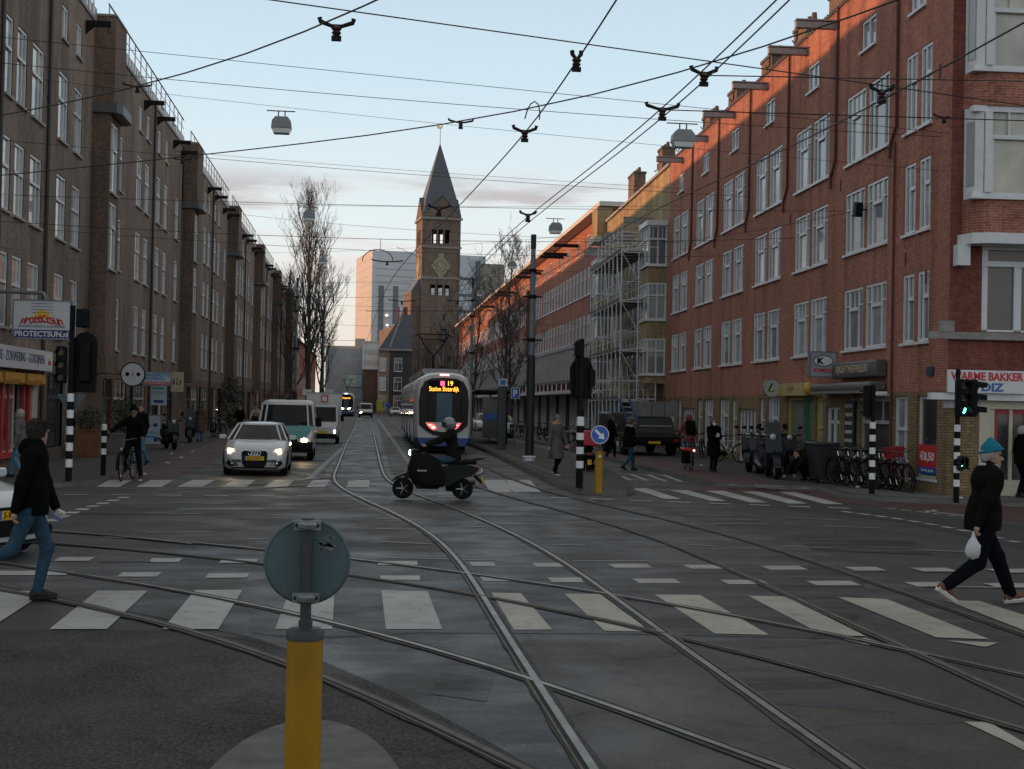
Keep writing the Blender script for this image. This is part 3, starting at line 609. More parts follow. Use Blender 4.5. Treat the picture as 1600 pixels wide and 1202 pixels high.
for nm, (pts, side, stl, far) in RAILS.items():
    g = [G(x, y, 0) for x, y in pts]
    if nm == 'A1': g = [Vector((-0.84, 330, 0)), Vector((-0.84, 150, 0)), Vector((-0.83, 100, 0))]+[v for v in g if v.y < 90]
    if nm == 'A2': g = [Vector((0.6, 330, 0)), Vector((0.6, 150, 0)), Vector((0.6, 100, 0))]+[v for v in g if v.y < 90]
    if nm == 'B1': g = [Vector((2.48, 330, 0)), Vector((2.48, 150, 0)), Vector((2.48, 60, 0))]+[v for v in g if v.y < 47]
    if nm == 'B2': g = [Vector((3.92, 330, 0)), Vector((3.92, 150, 0)), Vector((3.92, 60, 0))]+[v for v in g if v.y < 47]
    c = smooth_curve(g); mb = MB(); z = 0.0002*k; k += 1
    ragged(mb, c, 0.078, 0.0135+z, SEAL, k); strip(mb, c, min(0, side*.05), max(0, side*.05), 0.018+z, GROOVE)
    strip(mb, c, -0.027-side*0.008, 0.026-side*0.008, 0.021+z, stl); strip(mb, c, side*0.058-0.009, side*0.058+0.009, 0.0195+z, RUST)
    struct(mb.build('tram_rail'))
# thin branch rails at the far crossing
mb = MB()
for pts in ([(519, 746), (500, 750), (460, 753), (368, 762), (250, 768)], [(602, 744), (590, 750), (560, 754), (500, 757), (380, 766)], [(735, 745), (757, 748), (764, 741), (752, 733)], [(300, 852), (180, 833), (60, 822), (-50, 818)]):
    c = smooth_curve([G(x, y, 0) for x, y in pts]); strip(mb, c, -0.03, 0.03, 0.0245, STEEL); strip(mb, c, 0.03, 0.06, 0.0235, GROOVE)
struct(mb.build('tram_rail'))

LIT_ = mat('pale litter', (.40, .40, .38), .8, 0, .2, 20); rl_ = random.Random(11)
for i, (x, y, zz) in enumerate([(283, 716, .104), (268, 710, .104), (262, 724, .104), (320, 700, .104), (300, 706, .104), (285, 696, .104), (341, 682, .104), (225, 742, .104), (1096, 728, .11), (1340, 762, .104), (1500, 779, .11), (962, 752, .01)]):
    p = G(x, y, zz); m = MB(); w = rl_.uniform(.05, .1); rg = []
    for k in range(7): a = k*2*PI/7; rg.append((w*rl_.uniform(.6, 1.2)*math.cos(a), w*rl_.uniform(.6, 1.2)*math.sin(a)))
    m.loft([[(a, b, 0) for a, b in rg], [(a*.8, b*.8, .035+.02*rl_.random()) for a, b in rg]], LIT_); o = m.build('paper_scrap', None, None, (p.x, p.y, zz)); tag(o, 'pale crumpled scrap of litter on the ground', 'paper scrap', 'scraps of litter')
# ================================================================= buildings
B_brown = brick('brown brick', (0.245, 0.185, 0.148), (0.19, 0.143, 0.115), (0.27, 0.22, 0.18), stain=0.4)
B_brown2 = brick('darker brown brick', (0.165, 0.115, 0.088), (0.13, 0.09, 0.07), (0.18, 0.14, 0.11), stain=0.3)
B_red = brick('red brick', (0.375, 0.138, 0.098), (0.285, 0.10, 0.073), (0.38, 0.235, 0.18), stain=0.25)
B_red2 = brick('deep and shaded red brick', (0.22, 0.06, 0.046), (0.17, 0.048, 0.038), (0.17, 0.09, 0.075), stain=0.25)  # also gives the bakery end wall its painted shade
B_yel = brick('yellow glazed brick', (0.27, 0.195, 0.10), (0.21, 0.15, 0.078), (0.12, 0.09, 0.06), 0.21, 0.07, 0.012, 0.25)
B_och = brick('ochre brick', (0.36, 0.275, 0.15), (0.31, 0.235, 0.125), (0.29, 0.23, 0.15), stain=0.35)
B_church = brick('church brick', (0.20, 0.15, 0.122), (0.155, 0.115, 0.094), (0.18, 0.145, 0.12), 0.4, 0.13, 0.015, 0.3)
W_white = mat('white window paint', (0.62, 0.64, 0.66), 0.4, 0, 0.08, 6); W_cream = mat('cream paint', (0.55, 0.50, 0.40), 0.5, 0, 0.12, 5)
W_sill = mat('pale stone sill', (0.36, 0.35, 0.34), 0.8, 0, 0.2, 8); W_grey = mat('weathered grey paint', (0.33, 0.335, 0.34), 0.6, 0, 0.25, 5)
W_dark = mat('dark frame paint', (0.035, 0.036, 0.038), 0.5, 0, 0.2, 5); W_stone = mat('grey cut stone', (0.25, 0.24, 0.225), 0.85, 0, 0.25, 3)
GL_R = glass('window glass with net curtain', (0.24, 0.275, 0.30)); GL_L = glass('window glass with beige curtain', (0.37, 0.35, 0.31)); GL_D = glass('dark shop glass', (0.018, 0.02, 0.022))
BLACK = mat('black painted iron', (0.009, 0.009, 0.010), 0.6, 0.0, 0.3, 9, spec=.2); PIPE = mat('dark drain pipe', (0.035, 0.032, 0.032), 0.5, 0, 0.2, 4); PIPER = mat('rust red drain pipe', (0.10, 0.03, 0.024), 0.6, 0, 0.25, 4)
ROOFM = mat('bitumen roof', (0.06, 0.06, 0.062), 0.9, 0, 0.3, 2); SLATE = mat('blue grey slate', (0.085, 0.095, 0.115), 0.55, 0, 0.25, 3); TILE = mat('dark edge tile', (0.075, 0.07, 0.072), 0.7, 0, 0.35, 9)
ZINC = mat('grey steel beam paint', (0.30, 0.285, 0.285), 0.55, 0, 0.2, 6)

def wall(mb, x0, x1, z0, z1, holes, m, depth=0.14, y=0.0):
    """a wall face on y (outside is -y) with real openings and reveals"""
    xs = sorted({x0, x1, *[min(max(h[0], x0), x1) for h in holes], *[min(max(h[1], x0), x1) for h in holes]})
    zs = sorted({z0, z1, *[min(max(h[2], z0), z1) for h in holes], *[min(max(h[3], z0), z1) for h in holes]})
    for i in range(len(zs)-1):
        run = None
        for j in range(len(xs)-1):
            cx, cz = (xs[j]+xs[j+1])/2, (zs[i]+zs[i+1])/2
            hole = any(h[0] < cx < h[1] and h[2] < cz < h[3] for h in holes)
            if not hole and run is None: run = xs[j]
            if run is not None and (hole or j == len(xs)-2):
                e = xs[j] if hole else xs[j+1]
                mb.quad((run, y, zs[i]), (e, y, zs[i]), (e, y, zs[i+1]), (run, y, zs[i+1]), m); run = None
    for a, b, c, d in holes:
        q = y+depth
        mb.quad((a, y, c), (a, q, c), (a, q, d), (a, y, d), m); mb.quad((b, q, c), (b, y, c), (b, y, d), (b, q, d), m)
        mb.quad((a, y, d), (a, q, d), (b, q, d), (b, y, d), m); mb.quad((a, q, c), (a, y, c), (b, y, c), (b, q, c), m)
WCACHE = {}
def window_data(style, w, h, fm, gm, sm):
    key = (style, round(w, 3), round(h, 3), fm.name, gm.name)
    if key in WCACHE: return WCACHE[key]
    f = MB(); t = 0.075; D = 0.09
    def bar(x0, x1, z0, z1, y0=0.0, y1=D): f.box(x0, x1, y0, y1, z0, z1, fm)
    bar(0, t, 0, h); bar(w-t, w, 0, h); bar(t, w-t, 0, t); bar(t, w-t, h-t, h)
    if style == 'three':
        a, b = w*0.26, w*0.74
        for x in (a, b): bar(x-0.035, x+0.035, t, h-t, 0.004)
        z = h*0.66; bar(a+.035, b-.035, z-0.05, z+0.05, -0.02)
        bar(t, a-.035, h*.72-.02, h*.72+.02, 0.01); bar(b+.035, w-t, h*.72-.02, h*.72+.02, 0.01)
        bar(w/2-.015, w/2+.015, z+.05, h-t, 0.02)
    elif style == 'two':
        a = w*0.42; bar(a-.035, a+.035, t, h-t, 0.004); z = h*0.64; bar(a+.035, w-t, z-.05, z+.05, -0.02); bar(w*.72-.015, w*.72+.015, z+.05, h-t, .02)
    elif style == 'sash':
        z = h*0.60; bar(t, w-t, z-.04, z+.04, -0.015); bar(w*.62-.025, w*.62+.025, t, h-t, 0.006) if w > 0.9 else None
    elif style == 'attic': bar(w/2-.035, w/2+.035, t, h-t, 0.004)
    elif style == 'cross':
        z = h*0.66; bar(t, w-t, z-.04, z+.04, -0.01); bar(w/2-.03, w/2+.03, t, z-.04, 0.004)
        for q in (1, 2, 3): bar(w*q/4-.015, w*q/4+.015, z+.04, h-t, 0.01)
    elif style == 'big':
        z = h*0.68; bar(t, w-t, z-.05, z+.05, -0.01)
        for q in (1, 2): bar(w*q/3-.02, w*q/3+.02, z+.05, h-t, 0.01)
    elif style == 'door2':
        bar(w/2-.09, w/2+.09, t, h-t, 0.0); bar(t, w-t, h*.78-.05, h*.78+.05, 0.0) if h > 1.9 else None; bar(t, w/2-.09, t, t+.12, .01); bar(w/2+.09, w-t, t, t+.12, .01)
        bar(t, t+.09, t+.12, h-t, .01); bar(w-t-.09, w-t, t+.12, h-t, .01)
    elif style == 'slats':
        for q in range(1, 5): bar(w*q/5-.045, w*q/5+.045, t, h-t, 0.0)
    g = MB(); g.box(t*0.5, w-t*0.5, D*0.55, D*0.55+0.02, t*0.5, h-t*0.5, gm)
    s = MB(); s.box(-0.06, w+0.06, -0.10, 0.10, -0.07, -0.002, sm)
    WCACHE[key] = (f.mesh('window'), g.mesh('pane'), s.mesh('sill')); return WCACHE[key]
def add_window(parent, x, z, w, h, style='three', y=0.02, fm=None, gm=None, sm=None, sill=True, rz=None, name='window'):
    a, b, c = window_data(style, w, h, fm or W_white, gm or GL_R, sm or W_white)
    o = link(name, a, parent, (x, y, z), rz); link('pane', b, o)
    if sill: link('sill', c, o)
    return o

# ----------------------------------------------------------------- left: brown brick apartment blocks
UL = 22.8; WTOP = 15.2
def left_block(y0, label, first=False, L_=UL):
    r = thing('brick_apartment_block', label, 'apartment building', (-9.7, y0, 0), PI/2, 'brown brick blocks in a row on the left')
    wx = [5.0, 9.2, 11.3, 14.5, 16.8, 20.6]; ws = [0.9, 1.25, 1.15, 1.25, 1.15, 1.2]
    if first: wx = [36.8-y0, 38.0-y0, 39.7-y0, 43.0-y0, 45.2-y0]; ws = [0.75, 1.05, 1.35, 1.3, 1.25]
    holes = [(x, x+w, z, z+h) for z, h in ((3.9, 2.0), (7.0, 2.0), (10.1, 2.12)) for x, w in zip(wx, ws)]
    ax = [9.4, 11.4, 14.6, 16.9] if not first else [37.0-y0, 43.2-y0, 45.3-y0]
    holes += [(x, x+.85, 13.3, 14.35) for x in ax]
    shop = [(3.0, 4.9), (5.2, 8.0), (8.6, 9.5), (9.9, 12.7), (13.6, 16.2), (16.7, 17.7), (18.2, 20.8)]
    if first: shop = [(34.4-y0, 36.9-y0), (37.0-y0, 38.9-y0), (42.4-y0, 44.6-y0), (45.0-y0, 46.6-y0)]
    holes += [(a, b, 0.45 if b-a > 1.2 else 0.12, 2.75) for a, b in shop]
    mb = MB(); x0 = 0 if not first else 30-y0
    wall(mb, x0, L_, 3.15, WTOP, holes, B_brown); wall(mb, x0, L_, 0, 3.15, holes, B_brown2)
    DP = 95 if first else 8  # first block runs far back unseen, added to block the low sun
    mb.quad((x0, DP, 0), (x0, 0, 0), (x0, 0, WTOP), (x0, DP, WTOP), B_brown); mb.quad((L_, 0, 0), (L_, 8, 0), (L_, 8, WTOP), (L_, 0, WTOP), B_brown)
    mb.build('wall', None, r, recalc=False)
    rf = MB(); rf.box(x0, L_, 0.1, 95 if first else 8, WTOP, WTOP+.12, ROOFM); rf.build('roof', None, r)
    fs = MB(); fs.box(max(x0, 2.2), L_, -0.06, 0.18, WTOP-.05, WTOP+.42, W_grey)
    for i in range(int((L_-max(x0, 2.2))/0.6)): fs.box(max(x0, 2.2)+i*.6, max(x0, 2.2)+i*.6+.28, -.085, -.05, WTOP+.02, WTOP+.34, W_white)
    fs.build('cornice', None, r)
    rl = MB()
    for i in range(int((L_-2.4-max(x0, 0))/1.4)+1): rl.cyl((max(x0, 0)+2.4+i*1.4, -.02, WTOP+.1), (max(x0, 0)+2.4+i*1.4, -.02, WTOP+1.3), .024, None, W_grey, 5)
    rl.cyl((max(x0, 2.3), -.02, WTOP+1.3), (L_, -.02, WTOP+1.3), .03, None, BLACK, 5); rl.cyl((max(x0, 2.3), -.02, WTOP+.85), (L_, -.02, WTOP+.85), .016, None, W_grey, 5)
    rl.build('guard_rail', None, r)
    for z, h in ((3.9, 2.0), (7.0, 2.0), (10.1, 2.12)):
        for x, w in zip(wx, ws): add_window(r, x, z, w, h, 'sash', gm=GL_L, sm=W_sill)
    for x in ax: add_window(r, x, 13.3, .85, 1.05, 'attic', gm=GL_L, sm=W_sill)
    for i, (a, b) in enumerate(shop):
        wd = b-a > 1.2
        add_window(r, a, 0.45 if wd else .12, b-a, 2.3 if wd else 2.63, 'big' if wd else 'slats', .06, [W_dark, W_cream, W_dark, W_grey][i % 4], GL_D, sill=False, name='shop_window' if wd else 'door')
    for x in ([13.35] if not first else [41.55-y0, 36.3-y0]):
        p = MB(); p.cyl((x, -.07, .1), (x, -.07, WTOP), .055, None, PIPE, 8)
        for z in (2, 5, 8, 11, 14): p.box(x-.08, x+.08, -.1, 0, z, z+.05, PIPE)
        p.build('drain_pipe', None, r)
    for x in ([10.6, 13.9, 19.4, 22.2] if not first else [38.6-y0, 46.7-y0]):
        b = MB(); b.box(x-.07, x+.07, -.85, .1, WTOP-.58, WTOP-.40, BLACK); b.prism([(0, -.40), (0, -.85), (.48, -.42)], lambda u, v, d, x=x: (x+d, -u, WTOP+v), -.05, .05, BLACK)
        ho = b.build('hoist_beam', None, r); k = MB(); k.tube([(x, -.75, WTOP-.58), (x, -.75, WTOP-.75), (x, -.80, WTOP-.82), (x, -.85, WTOP-.76)], .02, BLACK, 5); k.build('hook', None, ho)
    if not first:
        t = MB(); t.box(0, 2.1, -.72, 0.5, 12.35, WTOP+.2, B_brown2); t.box(-.03, 2.13, -.75, .5, WTOP+.2, WTOP+.28, W_stone); t.build('chimney', None, r)
        s = MB(); s.prism([(-.15, 0), (-.15, -.85), (.2, -1.0), (1.9, -1.0), (2.3, -.8), (2.3, 0)], lambda u, v, d: (u, v, d), 12.0, 12.33, mat('lead sheet', (.10, .11, .12), .5, .3, .2, 4)); s.build('bay_roof', None, r)
        bb = MB(); bh = [(0.25, 1.55, z, z+h) for z, h in ((6.6, 2.35), (9.3, 2.45))]
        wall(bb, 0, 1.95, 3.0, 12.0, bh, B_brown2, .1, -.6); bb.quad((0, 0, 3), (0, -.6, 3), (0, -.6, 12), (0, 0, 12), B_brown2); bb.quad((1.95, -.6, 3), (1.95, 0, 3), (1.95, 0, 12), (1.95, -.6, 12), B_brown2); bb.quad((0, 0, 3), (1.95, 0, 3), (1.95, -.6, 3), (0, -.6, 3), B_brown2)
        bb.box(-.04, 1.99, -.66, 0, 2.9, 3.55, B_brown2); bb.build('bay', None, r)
        for z, h in ((6.6, 2.35), (9.3, 2.45)): add_window(r, .25, z, 1.3, h, 'two', -.6+.02, gm=GL_L, sm=W_sill)
    return r
left_block(48.2-UL, 'brown brick block nearest the camera, over the curtain and awning shop', True)
b1 = left_block(48.2, 'brown brick block whose stair bay stands just behind the hanging box sign')
for i, (y, lab) in enumerate([(71.5, 'second brown brick block with a stair bay, counted from the camera'), (94.3, 'third brown brick block with a stair bay, above the bushy shrub'), (117.1, 'brown brick block between the third and fifth stair bays on the left'),
                              (139.9, 'fifth brown brick block with a stair bay, left of the green tram pole'), (162.7, 'farthest brown brick block, behind the tall bare poplars')]):
    dup(b1, (-9.7, y, 0), PI/2, lab)

LR = thing('low_brick_row', 'lower reddish brick row behind the bare poplars at the far left', 'apartment building', (-9.7, 185.6, 0), PI/2)
mb = MB(); lw_ = [(1.5+i*2.6, 2.8+i*2.6, z, z+1.7) for z in (1, 4, 7) for i in range(28)]; wall(mb, 0, 76, 0, 10.6, lw_, B_red); mb.quad((0, 9, 0), (0, 0, 0), (0, 0, 10.6), (0, 9, 10.6), B_red); mb.build('wall', None, LR, recalc=False)
mb = MB(); mb.prism([(-.5, 10.6), (9, 10.6), (9, 13.5), (4, 13.5)], lambda u, v, d: (d, u, v), 0, 76, TILE); mb.build('roof', None, LR)
for a, b, c, d in lw_[:60]: add_window(LR, a, c, b-a, d-c, 'two', gm=GL_L, sm=W_sill)

# ----------------------------------------------------------------- right: long red brick block with corner bakery
# local x runs towards the camera: x = -(distance along), y = into the building
def right_thing(name, label, cat, s0, off=0.0, group=None):
    o = thing(name, label, cat, RW(s0, off), -PI/2-RANG, group); return o
RT = right_thing('red_brick_corner_block', 'long red brick apartment block with white paired windows and a bakery in its corner', 'apartment building', 0)
S0, S1, RTOP = -1.65, 33.25, 14.35
rw = []
for k in range(6):
    a = 2.6+5.22*k; rw += [(a, 1.66, 'three'), (a+1.88, 1.66, 'three')]
rw += [(-.38, .74, 'two'), (.6, .78, 'two')]
rows = ((3.87, 1.78), (6.70, 1.82), (9.36, 2.02))
holes = [(-s-w, -s, z, z+h) for z, h in rows for s, w, st in rw]
att = [(4.35+5.22*k-.6, 1.15) for k in range(6)]+[(.1, 1.0)]
holes += [(-s-w, -s, 12.45, 13.3) for s, w in att]
GF = 2.6
# ground floor: (start, end, z0, z1, style, frame, glass)
W_yel = mat('yellow shop paint', (0.45, 0.40, 0.08), 0.5); W_green = mat('green door paint', (0.03, 0.20, 0.12), 0.45, 0, .1, 4); W_redp = mat('red shop paint', (0.32, 0.02, 0.02), 0.45)
GL_G = glass('greenish shop glass', (0.10, 0.13, 0.11)); W_black = mat('black shop panel', (0.02, 0.021, 0.023), 0.45, 0, .2, 4)
gfl = [(30.9, 32.5, .5, 2.5, 'three'), (29.6, 30.4, .5, 2.5, 'sash'), (26.6, 29.2, .1, 2.1, 'slats'), (25.1, 26.1, .5, 2.5, 'sash'), (23.0, 24.8, .5, 2.5, 'three'), (20.2, 21.9, .5, 2.5, 'three'), (18.9, 19.8, .5, 2.5, 'sash'), (16.0, 18.6, .1, 2.1, 'slats'),
       (14.8, 15.6, .5, 2.5, 'sash'), (12.9, 14.5, .4, 2.5, 'three'), (10.1, 12.0, .5, 2.5, 'none'), (9.15, 10.0, .12, 2.5, 'none'), (8.0, 8.8, .12, 2.5, 'sash'), (6.4, 7.7, .12, 2.2, 'door2'), (4.85, 5.75, .12, 2.45, 'none'), (2.2, 4.6, .4, 2.45, 'big'), (.9, 1.95, .35, 2.5, 'sash'), (-1.0, .3, .45, 2.5, 'none')]
gh = [(-b, -a, z0, z1) for a, b, z0, z1, st in gfl]
mb = MB()
wall(mb, -S1, -S0, GF, RTOP, holes, B_red); wall(mb, -S1, -S0, 0, GF, gh, B_yel, .18)
mb.quad((-S1, 9, 0), (-S1, 0, 0), (-S1, 0, RTOP), (-S1, 9, RTOP), B_red)
# end wall (towards the cross street); its shade is put into a darker brick colour
T_end = Matrix.Translation((-S0, 0, 0)) @ Matrix.Rotation(PI/2+RANG*0, 4, 'Z')
e = MB(); eh = [(0.80, 4.2, 4.05, 6.1), (0.75, 4.6, 7.25, 9.3), (0.75, 4.6, 10.3, 12.4), (1.05, 2.1, .12, 2.2)]
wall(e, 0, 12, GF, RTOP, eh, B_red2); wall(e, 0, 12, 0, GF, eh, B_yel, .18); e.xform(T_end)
mb.add(e.v, e.f, None); n0 = len(mb.m)-len(e.m)
for i, q in enumerate(e.m): mb.m[n0+i] = mb.mi(e.mats[q])
mb.build('wall', None, RT, recalc=False)
rf = MB(); rf.box(-S1, -S0, 0.25, 12, RTOP-.3, RTOP-.2, ROOFM); rf.build('roof', None, RT)
tl = MB(); tl.box(-S1, -S0+.05, -.04, .3, RTOP, RTOP+.05, TILE)
for i in range(int((S1-S0)/.23)): tl.cyl((-S1+.1+i*.23, -.05, RTOP+.07), (-S1+.1+i*.23, .3, RTOP+.09), .062, None, TILE, 6)
tl.build('parapet_tiles', None, RT)
for z, h in rows:
    for s, w, st in rw: add_window(RT, -s-w, z, w, h, st)
for s, w in att: add_window(RT, -s-w, 12.45, w, .85, 'attic')
for a, b, z0, z1, st in gfl:
    fm, gm, nm = W_white, GL_R, 'window'
    if 'slats' == st: nm, gm = 'door', GL_D
    if a == 10.1: fm, gm, nm = W_yel, GL_G, 'shop_window'
    if a == 9.15: fm, gm, nm = W_green, W_green, 'door'
    if a == 8.0: fm, gm = W_yel, GL_R
    if a == 6.4: gm, nm = GL_D, 'door'
    if a == 4.85: fm, gm, nm = W_grey, W_black, 'sign_panel'
    if a == 2.2: fm, gm, nm = W_grey, GL_D, 'shop_window'
    if a == -1.0: gm, nm = GL_D, 'shop_window'
    add_window(RT, -b, z0, b-a, z1-z0, st, .08, fm, gm, sill=(z0 > .3), name=nm)
for s in [1.9]+[7.0+5.2*k for k in range(5)]:
    p = MB(); p.tube([(-s, -.06, RTOP+.05), (-s, -.06, 9.7), (-s-.45, -.06, 9.25), (-s-.45, -.06, 8.9)], .043, PIPER, 8); p.build('drain_pipe', None, RT)
p = MB(); p.cyl((-1.98, -.06, .1), (-1.98, -.06, 9.3), .035, None, PIPER, 6); p.build('drain_pipe', None, RT)
for s in (2.4, 7.4, 10.5, 15.4, 20.3, 25.2, 30.4):
    b = MB(); b.box(-s-.1, -s+.1, -1.25, .2, RTOP-.53, RTOP-.34, ZINC); b.box(-s-.13, -s+.13, -1.26, .2, RTOP-.31, RTOP-.27, ZINC)
    ho = b.build('hoist_beam', None, RT); kk = MB(); kk.tube([(-s, -1.2, RTOP-.62), (-s, -1.2, RTOP-.9), (-s, -1.28, RTOP-1.02), (-s, -1.34, RTOP-.92)], .025, BLACK, 5); kk.build('hook', None, ho)
POT = mat('chimney pot clay', (.12, .085, .07), .8, 0, .2, 8)
def chimney(par, s, w, h, y, n, zb):
    c = MB(); c.box(-s-w/2, -s+w/2, y, y+.7, zb, zb+h, B_brown2); c.box(-s-w/2-.05, -s+w/2+.05, y-.05, y+.75, zb+h, zb+h+.12, TILE)
    o = c.build('chimney', None, par); p = MB()
    for i in range(n): p.cyl((-s-w/2+(i+.5)*w/n, y+.35, zb+h+.12), (-s-w/2+(i+.5)*w/n, y+.35, zb+h+.42), .11, .09, POT, 8)
    p.build('chimney_pot', None, o)
for s, n in ((4.0, 3), (9.2, 3), (13.2, 3), (17.6, 4), (23.0, 3), (28.0, 4)): chimney(RT, s, 1.5, 1.4, .6, n, RTOP-.25)
tie = MB()
for s, z in ((1.2, 5.9), (-.9, 10.3), (6.6, 8.7), (-.2, 5.3), (11.9, 8.4)): tie.box(-s-.02, -s+.02, -.03, .0, z, z+.35, PIPER)
tie.build('wall_anchor', None, RT)
# projecting bay and bakery front on the end wall
BS = -0.17
def E(x, y, z): return T_end @ Vector((x+BS, y, z))
def ebox(mb, x0, x1, y0, y1, z0, z1, m): mb.box(x0+BS, x1+BS, y0, y1, z0, z1, m, T_end)
def eprism(mb, pts, z0, z1, m): mb.prism(pts, lambda u, v, d: E(u, v, d), z0, z1, m)
BAYP = [(.45, 0), (.62, -.42), (.85, -.55), (4.4, -.55), (4.7, -.1), (4.7, 0)]
by = MB()
for z0, z1 in ((6.35, 7.2), (9.38, 10.22), (12.62, 14.3)): eprism(by, BAYP, z0, z1, B_red)
by.build('bay', None, RT)
tr = MB()
for z0, z1 in ((6.1, 6.35),): eprism(tr, [(.35, 0), (.5, -.5), (.8, -.66), (4.6, -.66), (4.8, 0)], z0, z1, W_white)
for z0, z1 in ((12.4, 12.62),): eprism(tr, [(.42, 0), (.58, -.46), (.82, -.6), (4.5, -.6), (4.75, 0)], z0, z1, W_stone)
ebox(tr, .25, .55, -.3, .02, 5.6, 6.1, W_white); ebox(tr, -.35, 5, -.14, .0, 3.85, 4.02, W_stone); ebox(tr, -.1, .25, -.16, 0, 4.02, 4.28, W_stone)
tr.build('stone_trim', None, RT)
for z0, z1 in ((7.2, 9.38), (10.22, 12.4)):
    f = MB(); g = MB()
    ebox(f, .48, 4.55, -.50, -.3, z0, z0+.12, W_white); ebox(f, .48, 4.55, -.50, -.3, z1-.14, z1, W_white)
    for x in (.85, 2.45, 4.3): ebox(f, x-.085, x+.085, -.56, -.3, z0+.12, z1-.14, W_white)
    f.prism([(.47, -.02), (.60, -.36), (.75, -.5), (.73, -.2)], lambda u, v, d: E(u, v, d), z0, z1, W_white)
    g.add([E(.488, -.12, z0+.3), E(.572, -.34, z0+.3), E(.572, -.34, z1-.35), E(.488, -.12, z1-.35)], [(0, 1, 2, 3)], GL_R)
    zt = z0+(z1-z0)*.66
    for a, b in ((.935, 2.365), (2.535, 4.215)):
        ebox(f, a, b, -.53, -.36, zt-.05, zt+.05, W_white)
        for q in (.3, .7): ebox(f, a+(b-a)*q-.02, a+(b-a)*q+.02, -.50, -.36, zt+.05, z1-.14, W_white)
        ebox(f, a, a+.07, -.5, -.36, z0+.12, zt-.05, W_white); ebox(f, b-.07, b, -.5, -.36, z0+.12, zt-.05, W_white)
        ebox(g, a, b, -.42, -.40, z0+.12, z1-.14, glass('window glass with painted cream reflection', (.46, .43, .36), .05, .1))  # cream reflection is put into the pane colour
    ebox(f, .4, 4.75, -.62, -.3, z0-.05, z0, W_white)
    o = f.build('bay_window', None, RT); g.build('pane', None, o)
f = MB(); g = MB()
for x in (1.0, 1.32, 2.0, 2.12, 2.35, 3.0, 3.7): pass
for x0, x1 in ((.97, 1.12), (1.78, 1.96), (2.62, 2.8), (3.5, 3.66)): ebox(f, x0, x1, .02, .12, 4.05, 5.68, W_white)
ebox(f, .97, 4.38, .0, .12, 5.62, 5.75, W_white); ebox(f, .97, 4.38, .0, .12, 6.02, 6.12, W_white); ebox(f, .97, 4.38, .02, .12, 4.0, 4.1, W_white); ebox(f, 4.2, 4.38, .02, .12, 4.1, 5.62, W_white); ebox(f, .97, 1.12, .0, .12, 5.75, 6.02, W_white)
ebox(g, 1.0, 4.3, .08, .10, 4.1, 6.05, GL_D); o = f.build('balcony_door', None, RT); g.build('pane', None, o)
BS = 0.0
d = MB(); cream = mat('cream door surround', (.50, .46, .37), .6, 0, .12, 3)
ebox(d, .78, 1.05, -.03, .12, .1, 2.55, cream); ebox(d, 2.1, 2.5, -.03, .12, .1, 2.55, cream); ebox(d, 1.05, 2.1, -.03, .12, 2.2, 2.55, cream); ebox(d, 1.05, 2.1, .03, .1, .12, .5, cream)
for x0, x1 in ((1.05, 1.17), (1.54, 1.62), (1.98, 2.1)): ebox(d, x0, x1, .02, .1, .5, 2.2, cream)
for x0, x1 in ((1.17, 1.25), (1.90, 1.98)): ebox(d, x0, x1, .05, .1, .5, 2.1, W_redp)
ebox(d, 1.17, 1.98, .05, .1, 2.08, 2.2, W_redp)
o = d.build('bakery_door', None, RT); g = MB(); ebox(g, 1.17, 1.98, .07, .085, .5, 2.2, GL_D); g.build('pane', None, o)
p = MB(); ebox(p, -.12, .78, -.05, 0.0, 2.2, 2.55, W_grey); ebox(p, -.5, 2.7, -.22, 0, 2.40, 2.56, W_white); p.build('shop_fascia', None, RT)

# ----------------------------------------------------------------- ochre block behind the scaffold
YT = right_thing('ochre_brick_block', 'ochre brick apartment block with white oriel windows behind the scaffolding', 'apartment building', 33.3)
YL, YTOP = 21.6, 14.2
yw = [(6.5+i*1.75, 1.25) for i in range(4)]+[(14.4+i*1.75, 1.25) for i in range(2)]
hs = [(-s-w, -s, z, z+h) for z, h in ((3.9, 1.7), (6.7, 1.75), (9.4, 1.9)) for s, w in yw]
gs = [(1.5, 3.2), (4, 6), (7, 9.4), (10, 12.5), (13.5, 16), (17, 19.2)]
hs2 = [(-b, -a, .3, 2.4) for a, b in gs]
mb = MB(); wall(mb, -YL, 0, 2.7, YTOP, hs, B_och); wall(mb, -YL, 0, 0, 2.7, hs2, B_brown2)
mb.quad((0, 0, 0), (0, 9, 0), (0, 9, YTOP), (0, 0, YTOP), B_och); mb.build('wall', None, YT, recalc=False)
rf = MB(); rf.box(-YL, 0, -.12, 9, YTOP, YTOP+.14, W_sill); rf.build('roof', None, YT)
for z, h in ((3.9, 1.7), (6.7, 1.75), (9.4, 1.9)):
    for s, w in yw: add_window(YT, -s-w, z, w, h, 'two')
for a, b in gs: add_window(YT, -b, .3, b-a, 2.1, 'big', .06, W_dark, GL_D, sill=False, name='shop_window')
for s in (1.6, 19.6):
    bm_ = MB()
    for z0, z1 in ((3.3, 3.75), (5.55, 6.5), (8.35, 9.25)): bm_.box(-s-1.1, -s+1.1, -.95, 0, z0, z1, B_och)
    bm_.box(-s-1.2, -s+1.2, -1.05, 0, 11.25, 11.5, W_white); bm_.build('oriel', None, YT)
    for z0, z1 in ((3.75, 5.55), (6.5, 8.35), (9.25, 11.25)):
        add_window(YT, -s-1.1, z0, 2.2, z1-z0, 'cross', -.95); add_window(YT, -s+1.1, z0, .95, z1-z0, 'cross', -.95, rz=PI/2); add_window(YT, -s-1.1, z0, .95, z1-z0, 'sash', 0, rz=-PI/2)
